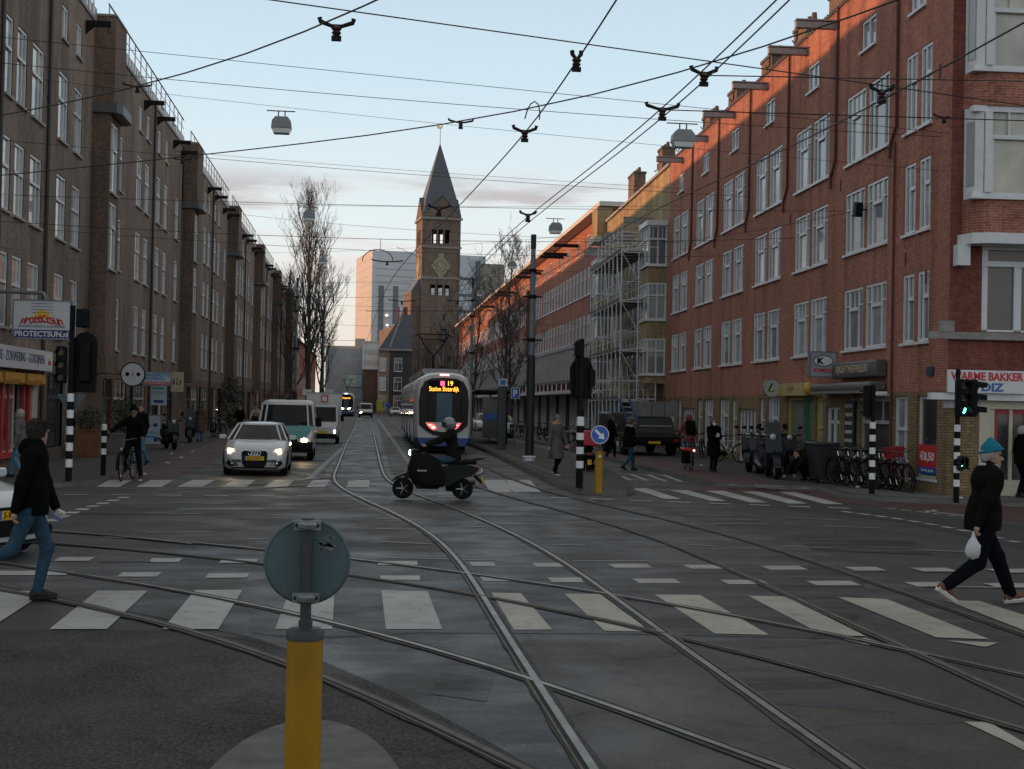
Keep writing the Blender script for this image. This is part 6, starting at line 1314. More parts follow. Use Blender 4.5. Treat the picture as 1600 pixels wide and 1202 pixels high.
def wheel(par, x, y, r, w, name='wheel', spokes=6, axis='x'):
    m = MB(); m.lathe([(r*.62, -w/2), (r*.92, -w/2), (r, -w*.36), (r, w*.36), (r*.92, w/2), (r*.62, w/2)], (x, y, r), TYRE, 22, axis); o = m.build(name, None, par)
    q = MB(); c = Vector((x, y, r))
    for sgn in (-1, 1):
        h = sgn*w*.46; q.lathe([(r*.15, h), (r*.15, h*.8)], c, RIM, 12, axis)
        q.lathe([(r*.66, h*1.02), (r*.58, h*.95), (r*.58, h*.5), (r*.63, h*.5)], c, RIM, 20, axis, cap=False)
        for k in range(spokes):
            a = 2*PI*k/spokes; d = Vector((0, math.cos(a), math.sin(a))) if axis == 'x' else Vector((math.cos(a), 0, math.sin(a))); off = Vector((h*.9, 0, 0)) if axis == 'x' else Vector((0, h*.9, 0))
            q.tube([c+off, c+off+d*r*.62], [r*.09, r*.06], RIM, 5)
    q.build('rim', None, o); return o
def lower_body(st, m):
    b = MB(); rings = []
    for y, hw, zb, zt in st:
        r = [(hw*.86, zb), (hw*.97, zb+.06), (hw, zb+.2), (hw*1.0, zt-.24), (hw*.975, zt-.1), (hw*.9, zt-.02), (hw*.6, zt+.02)]
        rings.append([(x, y, z) for x, z in r]+[(-x, y, z) for x, z in reversed(r)])
    return b.loft(rings, m, True, True, True)
def cabin(base, top, roofz, hw0, hw1, z0, z1, body, parent, bulge=.05, bpillar=True):
    """glasshouse from the base outline (y0..y1, half width hw0) to the roof outline"""
    (a0, a1), (b0, b1) = base, top
    def ring(y0, y1, hw, z, e=.1): return [(-hw, y1-e, z), (-hw*.82, y1, z), (hw*.82, y1, z), (hw, y1-e, z), (hw, y0+e*1.6, z), (hw*.8, y0+.02, z), (hw*.4, y0-bulge, z), (-hw*.4, y0-bulge, z), (-hw*.8, y0+.02, z), (-hw, y0+e*1.6, z)]
    g = MB(); g.loft([ring(a0, a1, hw0, z0), ring(b0, b1, hw1, z1)], CARGL, False, False, True); g.build('windows', None, parent)
    r = MB(); r.loft([ring(b0-.03, b1+.04, hw1+.02, z1-.015), ring(b0-.01, b1+.03, hw1+.03, z1+.03), ring(b0+.1, b1-.05, hw1-.06, roofz-.02), ring(b0+.35, b1-.3, hw1-.25, roofz)], body, True, True, True)
    A, B = ring(a0, a1, hw0+.012, z0), ring(b0, b1, hw1+.012, z1)
    for k, w in ((0, .05), (3, .05), (1, .05), (2, .05), (4, .035), (9, .035), (5, .032), (8, .032)): r.tube([A[k], B[k]], w, body, 5)
    if bpillar:
        for s in (-1, 1):
            f = .46; r.tube([(s*(hw0+.01), a0+(a1-a0)*f, z0), (s*(hw1+.01), b0+(b1-b0)*f, z1)], .04, PLAST, 5)
    r.build('roof', None, parent)
def mirror(par, x, y, z, m, w=.2, h=.13):
    for s in (-1, 1): q = MB(); q.rbox(s*x-w/2, s*x+w/2, y-.05, y+.06, z, z+h, .05, m, axis='y'); q.tube([(s*(x-.06), y, z+.02), (s*(x-.2), y+.05, z-.01)], .025, PLAST, 5); q.build('mirror', None, par)
def four_rings(mb, z, y, r, m):
    for k in range(4): mb.tube([((k-1.5)*r*1.45+r*math.cos(a), y, z+r*math.sin(a)) for a in [2*PI*i/14 for i in range(14)]], .012, m, 5, closed=True)
def hatchback(name, label, loc, rz, body, lit=True, grille=True, cat='car', plate='GD-273-T', group=None, L_=3.95, simple=False, oval=False):
    t = thing(name, label, cat, loc, rz, group)
    st = [(0.0, .60, .24, .60), (.05, .70, .19, .68), (.16, .79, .17, .745), (.45, .855, .16, .82), (1.0, .87, .16, .93), (1.25, .87, .16, .965), (3.1, .87, .18, .98), (3.6, .85, .2, .97), (3.85, .80, .24, .9), (3.95, .70, .3, .8)]
    st = [(y*L_/3.95, a, b, c) for y, a, b, c in st]
    lower_body(st, body).build('body', None, t); k = L_/3.95
    cabin((1.02*k, 3.72*k), (1.78*k, 3.18*k), 1.43, .80, .58, .93, 1.36, body, t)
    for x in (-.76, .76):
        for y in (.72*k, 3.2*k): wheel(t, x, y, .31, .2)
    m = MB()
    for y in (.72*k, 3.2*k):
        for s in (-1, 1): m.prism([(y+.37*math.cos(a), .31+.37*math.sin(a)) for a in [PI*i/10 for i in range(11)]], lambda u, v, d: (d, u, v), s*.80, s*.876, PLAST)
    m.build('wheel_arch', None, t); mirror(t, .96, 1.22*k, .95, body)
    for s in (-1, 1):
        m = MB(); T = Matrix.Translation((s*.60, .12, .655)) @ Matrix.Rotation(s*R(30), 4, 'Z') @ Matrix.Rotation(R(-14), 4, 'X')
        m.prism([(-.19, -.06), (.12, -.085), (.19, .02), (.14, .085), (-.1, .06)] if s > 0 else [(.19, -.06), (-.12, -.085), (-.19, .02), (-.14, .085), (.1, .06)], lambda u, v, d: T @ Vector((u, d, v)), -.04, .08, LAMPO); o = m.build('headlight', None, t)
        if lit: q = MB(); q.ell((s*.63, .085, .65), (.085, .05, .062), LAMPW, 12, 8); q.build('bulb', None, o)
        m = MB(); m.prism([(s*.42, .27), (s*.66, .25), (s*.755, .33), (s*.72, .40), (s*.46, .38)], lambda u, v, d: (u, d, v), .0, .2, PLAST); m.ell((s*.6, .0, .33), (.045, .03, .035), LAMPC if oval else CHR, 8, 5); m.build('fog_intake', None, t)
        m = MB(); m.box(s*.62-.12, s*.62+.12, L_-.06, L_-.0, .66, .86, LAMPR); m.build('tail_light', None, t)
    if grille:
        m = MB()
        if oval:
            m.prism([(-.36, .30), (.36, .30), (.44, .40), (.40, .50), (-.40, .50), (-.44, .40)], lambda u, v, d: (u, d, v), -.03, .15, PLAST); m.prism([(-.3, .62), (.3, .62), (.33, .66), (-.33, .66)], lambda u, v, d: (u, d, v), -.015, .1, PLAST)
        else:
            m.prism([(-.26, .235), (.26, .235), (.33, .34), (.345, .62), (.29, .675), (-.29, .675), (-.345, .62), (-.33, .34)], lambda u, v, d: (u, d, v), -.03, .15, PLAST)
            for z in (.3, .36, .56, .61): m.box(-.31, .31, -.036, -.03, z, z+.012, BLACK)
            four_rings(m, .605, -.04, .052, CHR)
        m.build('grille', None, t); pz = .475 if not oval else .57
        m = MB(); m.box(-.26, .26, -.05, -.037, pz-.055, pz+.055, PLATE); m.box(-.26, -.22, -.052, -.05, pz-.055, pz+.055, S_blue); o = m.build('number_plate', None, t)
        lettering(plate, .42, .08, S_black, o, (.02, -.053, pz), depth=.003)
        m = MB(); m.box(-.62, .62, .0, .1, .2, .235, PLAST); m.build('front_lip', None, t)
    return t
hatchback('hatchback_car', 'white hatchback with lit headlights and four linked rings on its dark grille', (-2.95, 36.9, 0.006), R(1), CARW)
hatchback('hatchback_car', 'white hatchback at the left edge, mostly hidden behind the walking man', (-4.33, 17.25, 0.004), R(62), CARW, False, True, plate='3-KHS-65', oval=True, L_=3.5)
def van(label, loc, rz, bonnet, lit, H_=2.08, W_=1.92, sc_=1.0):
    t = thing('delivery_van', label, 'van', loc, rz); h = W_/2
    st = [(0, h*.86, .34, .76), (.06, h*.94, .28, .82), (.30, h*.98, .26, 1.0), (.62, h, .26, 1.16), (1.2, h, .26, 1.25), (4.6, h, .28, 1.25), (4.8, h*.97, .3, 1.2)]
    lower_body(st, CARW).build('body', None, t)
    cabin((.62, 4.75), (1.12, 4.72), H_, h*.97, h*.88, 1.18, H_-.16, CARW, t, .08, False)
    m = MB(); m.box(-h*.97, -h*.9, 2.2, 4.75, 1.2, H_-.12, CARW); m.box(h*.9, h*.97, 2.2, 4.75, 1.2, H_-.12, CARW); m.box(-h*.9, h*.9, 4.6, 4.78, 1.2, H_-.12, CARW); m.build('side_panel', None, t)
    if bonnet:
        m = MB(); P = [(-.66, -.005, .765), (.66, -.005, .765), (.86, .29, 1.01), (-.86, .29, 1.01)]; Q = [(-.86, .60, 1.185), (.86, .60, 1.185)]; o_ = .02
        m.add([(x, y-o_, z+o_) for x, y, z in P+Q], [(0, 1, 2, 3), (3, 2, 5, 4)], TEAL); m.build('bonnet', None, t)
    m = MB(); m.rbox(-h*.97, h*.97, -.08, .3, .3, .66, .08, PLAST, axis='x'); m.build('bumper', None, t); m = MB(); m.box(-.42, .42, -.03, .1, .62, .74, PLAST); m.ell((0, -.035, .69), (.06, .012, .06), CHR, 12, 6); m.build('grille', None, t)
    for s in (-1, 1):
        m = MB(); m.rbox(s*.68-.22, s*.68+.22, -.03, .3, .60, .80, .06, LAMPO, axis='y'); o = m.build('headlight', None, t)
        if (lit == 2) or (lit == 1 and s > 0) or (lit == -1 and s < 0): q = MB(); q.ell((s*.64, -.035, .70), (.09, .03, .07), LAMPW, 12, 8); q.build('bulb', None, o)
        q = MB(); q.rbox(s*(h+.14)-.11, s*(h+.14)+.11, .9, 1.02, 1.15, 1.5, .05, PLAST, axis='y'); q.build('mirror', None, t)
        for y in (.85, 3.9): wheel(t, s*(h-.12), y, .34, .22)
    m = MB(); m.box(-.7, .7, .62, .66, 1.24, 1.30, PLAST); m.box(-.05, .12, 1.5, 1.7, H_, H_+.06, PLAST); m.build('wiper', None, t); return t
van('white van with a teal bonnet right behind the white hatchback', (-2.70, 46.6, .006), R(1), True, 1)
van('small white van coming up the tram track in the far distance', (0.05, 180, .02), 0, False, -1, 1.95, 1.85)
# narrow electric delivery truck with box body
t = thing('delivery_truck', 'narrow white delivery truck with a tall box and a red square mark', 'truck', (-1.92, 65.6, .006), R(1))
m = MB(); m.loft([[(-.56, 0, .42), (.56, 0, .42), (.56, 0, .8), (-.56, 0, .8)], [(-.64, .12, .34), (.64, .12, .34), (.62, .18, 1.05), (-.62, .18, 1.05)], [(-.66, .5, .34), (.66, .5, .34), (.6, .42, 1.85), (-.6, .42, 1.85)], [(-.66, 1.3, .34), (.66, 1.3, .34), (.58, 1.3, 1.93), (-.58, 1.3, 1.93)]], CARW, smooth=False); m.build('cab', None, t)
m = MB(); m.add([(-.53, .17, 1.08), (.53, .17, 1.08), (.5, .395, 1.78), (-.5, .395, 1.78)], [(0, 1, 2, 3)], CARGL); m.add([(.655, .45, 1.05), (.64, 1.2, 1.05), (.6, 1.2, 1.75), (.61, .5, 1.75)], [(0, 1, 2, 3)], CARGL); m.build('windscreen', None, t)
m = MB(); m.box(-.95, .78, 1.4, 4.2, .62, 2.5, CARW)
for z in (.62, 2.44): m.box(-.97, .80, 1.38, 4.22, z, z+.06, W_grey)
m.build('box_body', None, t); m = MB(); m.box(-.24, .12, 1.36, 1.378, 2.02, 2.36, S_rl); m.build('mark', None, t); lettering('RB', .24, .24, S_rim, t, (-.06, 1.355, 2.19), bold=.05)
m = MB(); m.rbox(-.6, .6, -.06, .3, .25, .5, .06, PLAST, axis='x'); m.build('bumper', None, t); m = MB(); m.box(-.42, .1, -.075, -.062, .5, .62, PLATE); m.build('number_plate', None, t)
for s in (-1, 1):
    m = MB(); m.rbox(s*.46-.1, s*.46+.1, -.02, .1, .52, .7, .05, LAMPO, axis='y'); o = m.build('headlight', None, t)
    if s > 0: q = MB(); q.ell((.46, -.03, .6), (.05, .02, .09), LAMPC, 10, 6); q.build('bulb', None, o)
    m = MB(); m.rbox(s*.82-.08, s*.82+.08, .3, .38, 1.1, 1.42, .03, PLAST, axis='y'); m.build('mirror', None, t)
    for y in (.7, 3.4): wheel(t, s*.6, y, .28, .18)
# small parked cars on the far side of the platform
for i, (x, y, lab, c) in enumerate([(8.55, 88, 'silver hatchback parked behind the tram shelter, nearer one', CARG), (8.7, 95, 'white hatchback parked behind the tram shelter, farther one', CARW), (4.6, 205, 'pale car parked at the far end of the street left of the tram', CARW)]):
    hatchback('parked_car', lab, (x, y, .006 if i < 2 else .01), 0 if i else R(180), c, False, True if i else False, plate='4-TKX-81', group='parked cars')
# lift truck below the scaffold
LT = mat('dark truck paint', (.025, .027, .028), .5, 0, .3, 3); LB = mat('blue boom paint', (.02, .07, .24), .45, 0, .2, 3)
t = thing('lift_truck', 'dark flatbed lift truck with grey crates and a blue ladder boom under the scaffolding', 'truck', (11.75, 54.0, .104), R(3))
m = MB(); m.box(-1.1, 1.1, .1, 5.2, .55, .9, LT); m.rbox(-1.12, 1.12, 3.2, 5.3, .5, 1.75, .15, LT, axis='x'); m.build('chassis', None, t); m = MB(); m.rbox(-1.12, 1.12, -.1, .2, .45, .78, .06, PLAST, axis='x'); m.box(-.25, .25, -.115, -.101, .5, .6, PLATE); m.build('rear_bumper', None, t)
for x in (-.98, .98):
    for y in (.9, 4.2): wheel(t, x, y, .4, .28)
m = MB(); m.loft([[(-.75, .15, .92), (.95, .15, .92), (.95, 2.2, .92), (-.75, 2.2, .92)], [(-.6, .35, 1.55), (.85, .35, 1.55), (.85, 2.0, 1.6), (-.6, 2.0, 1.6)]], LT); m.box(-.55, .8, .2, .3, 1.2, 1.24, W_grey); m.build('machinery_cover', None, t)
for i in range(3): m = MB(); m.box(-.55+i*.56, -.02+i*.56, .4, 1.6, 1.62, 2.22, mat('grey lift crate', (.16, .17, .18), .6, 0, .2, 3)); m.build('crate_rack', None, t)
m = MB()
for x in (-1.25, -.85): m.tube([(x+.35, .3, 1.0), (x-.1, .5, 2.3)], .05, LB, 6)
for k in range(6): f = k/6+.08; m.tube([(-.9-.45*f, .3+.2*f, 1.0+1.3*f), (-.5-.45*f, .3+.2*f, 1.0+1.3*f)], .025, W_grey, 5)
m.build('boom', None, t)
for s in (-1, 1): m = MB(); m.box(s*.9-.1, s*.9+.1, -.13, -.101, .58, .7, LAMPR); m.build('tail_light', None, t)

# ----------------------------------------------------------------- trams
TRW = mat('white tram paint', (.55, .57, .58), .28, 0, .05, 2, coat=.5); TRB = mat('blue tram skirt', (.015, .06, .22), .4, 0, .12, 2); TRK = mat('black tram mask', (.006, .007, .008), .2, 0, .2, 2, spec=.25); TRG = mat('tram window glass', (.02, .028, .035), .07, 0, .3, .8, coat=1)
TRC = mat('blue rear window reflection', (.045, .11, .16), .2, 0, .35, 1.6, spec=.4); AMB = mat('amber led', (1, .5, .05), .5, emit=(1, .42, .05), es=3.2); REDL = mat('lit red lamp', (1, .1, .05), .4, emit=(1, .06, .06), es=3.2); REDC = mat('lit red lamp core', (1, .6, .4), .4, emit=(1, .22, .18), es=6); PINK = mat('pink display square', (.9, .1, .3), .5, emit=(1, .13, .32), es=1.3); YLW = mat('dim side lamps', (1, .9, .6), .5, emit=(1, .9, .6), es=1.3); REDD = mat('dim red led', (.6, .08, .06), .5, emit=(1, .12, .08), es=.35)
def tram(label, loc, rz, rear=True, length=29.0, detail=True):
    t = thing('tram', label, 'tram', loc, rz)
    half = [(.98, .32), (1.12, .42), (1.19, .75), (1.2, 1.2), (1.2, 2.55), (1.15, 2.85), (1.0, 3.1), (.72, 3.26), (.3, 3.32)]
    def sec(y, k, dz): return [(x*k, y, .32+(z-.32)*dz) for x, z in half]+[(-x*k, y, .32+(z-.32)*dz) for x, z in reversed(half)]
    m = MB(); m.loft([sec(0, .87, .975), sec(.12, .94, .99), sec(.4, .985, 1), sec(.9, 1, 1), sec(length-.9, 1, 1), sec(length, .9, .98)], TRW, smooth=True); m.build('body', None, t)
    m = MB(); sk = [(x*1.004, z) for x, z in ((1.0, .30), (1.125, .42), (1.178, .64))]
    def ss(y, k): return [(x*k+.004, y-.004, z) for x, z in sk]+[(-x*k-.004, y-.004, z) for x, z in reversed(sk)]
    m.loft([ss(-.02, .87), ss(.12, .945), ss(.4, .99), ss(.9, 1.003), ss(length, 1.003)], TRB); m.build('skirt', None, t)
    m = MB(); pts = [(-1.0, 1.16), (-1.03, 2.1), (-.97, 2.62), (-.80, 2.95), (-.5, 3.08), (0, 3.11)]; low = [(.72, .93), (.42, .76), (0, .70)]
    out = pts+[(-x, z) for x, z in reversed(pts[:-1])]+low+[(-x, z) for x, z in reversed(low[:-1])]
    m.prism(out, lambda u, v, d: (u, d-.0+max(0, (v-1.6))*.05*0, v), -.05, .25, TRK); m.build('windscreen_mask', None, t)
    m = MB(); m.prism([(-.76, 1.28), (.76, 1.28), (.62, 1.06), (.42, .93), (0, .88), (-.42, .93), (-.62, 1.06)], lambda u, v, d: (u, d, v), -.075, -.051, TRW); m.build('nose_panel', None, t)
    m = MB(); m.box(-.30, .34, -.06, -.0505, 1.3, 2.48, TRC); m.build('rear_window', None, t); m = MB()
    for x in (-.64, .72): m.box(x-.012, x+.012, -.075, -.0505, 1.25, 2.45, PLAST)
    m.tube([(-.55, -.07, 1.35), (.1, -.07, 1.5)], .012, PLAST, 4); m.build('wiper', None, t)
    for s in (-1, 1):
        m = MB(); m.prism([(s*.70, 1.24), (s*.36, 1.17), (s*.28, 1.03), (s*.42, .97), (s*.56, 1.05)], lambda u, v, d: (u, d, v), -.10, -.076, REDL if rear else LAMPC); o = m.build('tail_light' if rear else 'headlight', None, t)
        q = MB(); q.ell((s*.42, -.1, 1.06), (.085, .015, .055), REDC if rear else LAMPC, 10, 6); q.ell((s*.54, -.1, 1.16), (.10, .012, .018), REDC if rear else LAMPC, 8, 4); q.build('bulb', None, o)
    m = MB(); m.rbox(-.18, .20, -.03, .12, 3.2, 3.26, .02, REDC if rear else LAMPC, axis='x'); m.build('roof_light', None, t)
    d = MB(); d.box(-.66, .66, -.062, -.0505, 2.5, 2.98, PLAST); d = d.build('destination_display', None, t)
    lettering('Station Sloterdijk' if rear else '13 Geuzenveld', 1.22, .25, AMB, d, (.0, -.068, 2.62), bold=.0)
    if rear: lettering('19', .2, .19, AMB, d, (.26, -.068, 2.88), bold=.0); q = MB(); q.box(-.16, .02, -.07, -.063, 2.78, 2.97, PINK); q.build('line_square', None, d)
    for s in (-1, 1):
        m = MB()
        for i in range(int((length-2)/1.5)): m.box(s*1.195, s*1.212, 1.1+i*1.5, 2.46+i*1.5, 1.25 if i % 4 else .45, 2.62, TRG)
        m.build('side_windows', None, t)
    m = MB(); m.box(-1.225, -1.213, 1.3, 6.5, 2.12, 2.2, REDD)
    for i in range(9): m.box(-1.23, -1.213, 1.2+i*.8, 1.6+i*.8, 1.62, 1.67, YLW)
    m.build('side_lamps', None, t)
    m = MB(); m.box(-.8, .8, 3, length-3, 3.3, 3.55, W_grey); m.box(-.75, .75, 2.2, 3, 3.3, 3.42, W_grey); m.build('roof_equipment', None, t)
    m = MB(); y = 11.0; m.cyl((0, y, 3.5), (0, y, 4.35), .06, None, BLACK, 6)
    for s in (-1, 1): m.tube([(0, y, 4.35), (s*.5, y, 4.95), (s*.62, y, 5.35)], .03, BLACK, 5); m.tube([(s*.45, y, 4.95), (s*.75, y, 5.4)], .02, BLACK, 5)
    m.tube([(-.95, y, 5.33), (-.7, y, 5.45), (.7, y, 5.45), (.95, y, 5.33)], .03, BLACK, 5); m.tube([(-.62, y, 5.2), (.62, y, 5.2)], .02, BLACK, 5); m.build('pantograph', None, t)
    m = MB(); m.box(-.95, .95, .6, length-.6, .08, .32, BLACK); m.build('underframe', None, t); return t
tram('white and blue tram seen from behind with lit red tail lights', (3.2, 55.2, .02), R(-.4))
tram('distant tram approaching behind the white delivery truck', (-2.75, 192, .02), 0, False, 26)

# ----------------------------------------------------------------- scooters and bicycles
def scooter(label, loc, rz, body, apron=False, screen=False, box=None, lit=False, lean=0.0, group='parked scooters', name='motor_scooter', simple=False):
    t = thing(name, label, 'scooter', loc, rz, group); t.rotation_euler = (lean, 0, rz)
    for x, nm in ((0, 'wheel'), (1.27, 'wheel')): wheel(t, x, 0, .225, .11, nm, 5, 'y')
    m = MB(); m.prism([(.60, .26), (.28, .30), (.0, .45), (-.20, .52), (-.31, .62), (-.30, .70), (-.05, .75), (.25, .74), (.46, .70), (.55, .55), (.60, .34)], lambda u, v, d: (u, d, v), -.17, .17, body); m.rbox(.5, 1.0, -.16, .16, .22, .31, .05, PLAST, axis='x'); m.prism([(-.05, .47), (.28, .36), (.42, .5), (.22, .66), (-.15, .68), (-.24, .6)], lambda u, v, d: (u, d, v), -.205, .205, body); m.build('rear_body', None, t)
    m = MB(); m.prism([(.88, .24), (1.0, .26), (1.13, .52), (1.16, .62), (1.09, .95), (1.0, 1.02), (.93, .92), (1.0, .55)], lambda u, v, d: (u, d, v), -.19, .19, body); m.build('leg_shield', None, t)
    m = MB(); m.tube([(1.03, 0, .92), (1.27, .0, .25)], .035, PLAST, 6)
    arc = [(1.27+.27*math.cos(a), .225+.27*math.sin(a)) for a in [R(10)+R(165)*k/9 for k in range(10)]]; m.loft([[(x, -.08, z) for x, z in arc], [(x, .08, z) for x, z in arc]], body, False, False, True, False); m.prism([(1.0, .40), (1.08, .58), (1.22, .56), (1.42, .47), (1.52, .36), (1.44, .40), (1.27, .49), (1.1, .42)], lambda u, v, d: (u, d, v), -.085, .085, body); m.build('fork', None, t)
    m = MB(); m.tube([(.93, -.33, 1.03), (.97, -.12, 1.0), (1.0, 0, 1.0), (.97, .12, 1.0), (.93, .33, 1.03)], .022, PLAST, 6); m.rbox(.92, 1.1, -.11, .11, .92, 1.06, .05, body, axis='y')
    for s in (-1, 1): m.tube([(.96, s*.22, 1.02), (.98, s*.3, 1.2)], .009, PLAST, 4); m.ell((.98, s*.31, 1.23), (.02, .07, .045), PLAST, 8, 6)
    m.build('handlebar', None, t); m = MB(); m.ell((1.09, 0, .98), (.055, .085, .075), LAMPO, 12, 8); o = m.build('headlight', None, t)
    if lit: m = MB(); m.ell((1.125, 0, .98), (.03, .06, .055), LAMPW, 10, 6); m.build('bulb', None, o)
    m = MB(); m.loft([[(-.27, -.11, .75), (.42, -.13, .74), (.42, .13, .74), (-.27, .11, .75)], [(-.29, -.13, .81), (.43, -.15, .79), (.43, .15, .79), (-.29, .13, .81)], [(-.24, -.10, .87), (.36, -.12, .83), (.36, .12, .83), (-.24, .10, .87)]], PLAST, smooth=True); m.build('seat', None, t)
    m = MB(); m.tube([(-.22, -.09, .84), (-.46, -.09, .88), (-.46, .09, .88), (-.22, .09, .84)], .014, PLAST, 5); m.tube([(-.36, -.09, .86), (-.36, .09, .86)], .012, PLAST, 5); m.box(-.44, -.28, -.08, .08, .87, .89, PLAST); m.build('rack', None, t)
    m = MB(); m.box(-.345, -.29, -.07, .07, .62, .69, LAMPR); m.build('tail_light', None, t); m = MB(); m.prism([(-.26, .55), (-.40, .42), (-.43, .33), (-.39, .34), (-.24, .48)], lambda u, v, d: (u, d, v), -.07, .07, PLAST); m.box(-.435, -.41, -.06, .06, .34, .49, PLATE); m.build('number_plate', None, t)
    m = MB(); m.tube([(.35, -.17, .26), (.0, -.2, .28), (-.28, -.22, .36)], [.03, .05, .055], mat('exhaust steel', (.10, .10, .10), .4, .6), 8); m.rbox(-.02, .35, -.2, -.12, .16, .34, .05, PLAST, axis='y'); m.build('exhaust', None, t)
    if apron:
        m = MB(); CL = mat('black waterproof apron', (.006, .006, .008), .7, 0, .25, 5, bump=.5, spec=.1)
        R0 = [(1.10, .92), (1.18, .64), (1.06, .32), (.70, .25), (.42, .27), (.36, .50), (.50, .84), (.80, 1.0)]
        m.loft([[(.80+(x-.80)*.8, -.27, .60+(z-.60)*.82) for x, z in R0], [(x, -.21, z) for x, z in R0], [(x, .21, z) for x, z in R0], [(.80+(x-.80)*.8, .27, .60+(z-.60)*.82) for x, z in R0]], CL, smooth=True); m.build('leg_apron', None, t)
        m = MB(); m.box(.78, .98, -.275, -.262, .60, .63, W_grey, Matrix.Translation((0, 0, 0))); m.box(.78, .98, .262, .275, .60, .63, W_grey); m.build('reflector_strip', None, t)
    if screen: m = MB(); m.prism([(-.2, 1.02), (.2, 1.02), (.17, 1.4), (-.17, 1.4)], lambda u, v, d: (1.1-(v-1.02)*.35+d, u, v), 0, .012, mat('scratched windscreen', (.02, .024, .026), .25, 0, .2, 4, spec=.3)); m.build('windscreen', None, t)
    if box: m = MB(); m.rbox(-.62, -.14, -.25, .25, .9, 1.35, .06, box, axis='x'); m.build('top_box', None, t)
    return t
SCB = mat('black scooter paint', (.008, .009, .010), .4, 0, .15, 4, spec=.3); SCD = mat('dark green scooter paint', (.005, .010, .010), .4, 0, .15, 4, spec=.2); SCG = mat('grey scooter paint', (.035, .037, .04), .4, .2, .1, 4, spec=.3); SCN = mat('navy scooter paint', (.010, .016, .026), .4, 0, .1, 4, spec=.35); SCR = mat('red delivery box', (.38, .012, .02), .4, 0, .1, 4)
p = G(722, 782, 0); SCX, SCY = p.x, p.y
RID = scooter('black motor scooter with a leg apron crossing the tram tracks', (SCX, SCY, .02), PI, SCD, True, False, None, True, group='motor scooters', name='motor_scooter'); del RID['group']
for lab, px, py, rz, b, scn, ln, k in [('black parked scooter nearest the left shop fronts, facing the road', 272, 703, -70, SCB, False, 0, 1.08), ('dark scooter with a screen parked behind the black one on the left pavement', 296, 692, -85, SCN, True, 0, 1.08),
        ('dark motor scooter, leftmost of the parked group on the right', 1171, 738, -118, SCB, False, .1, 1.18), ('grey motor scooter standing second in the parked group on the right', 1186, 740, -112, SCG, False, .1, 1.18), ('black scooter squeezed third into the parked group on the right', 1198, 741, -105, SCB, False, .08, 1.18),
        ('dark scooter with a low windscreen, fourth in the parked group on the right', 1212, 744, -112, SCG, True, .08, 1.15), ('navy retro scooter with a wide front mudguard, nearest of the parked group', 1214, 749, -98, SCN, False, .08, 1.22), ('black scooter at the back of the parked group, close to the green door', 1238, 741, -100, SCB, False, .06, 1.15)]:
    p = G(px, py, .104); a = R(rz); f = Vector((math.cos(a), math.sin(a), 0))*k; q = scooter(lab, (p.x-f.x*1.27, p.y-f.y*1.27, .104), a, b, False, scn, None, False, ln); q.scale = (k, k, k)
scooter('delivery moped with a bright red top box standing behind the platform signal', (6.62, 39.6, .006), R(88), SCB, False, True, SCR, group='parked scooters')
BK = {}
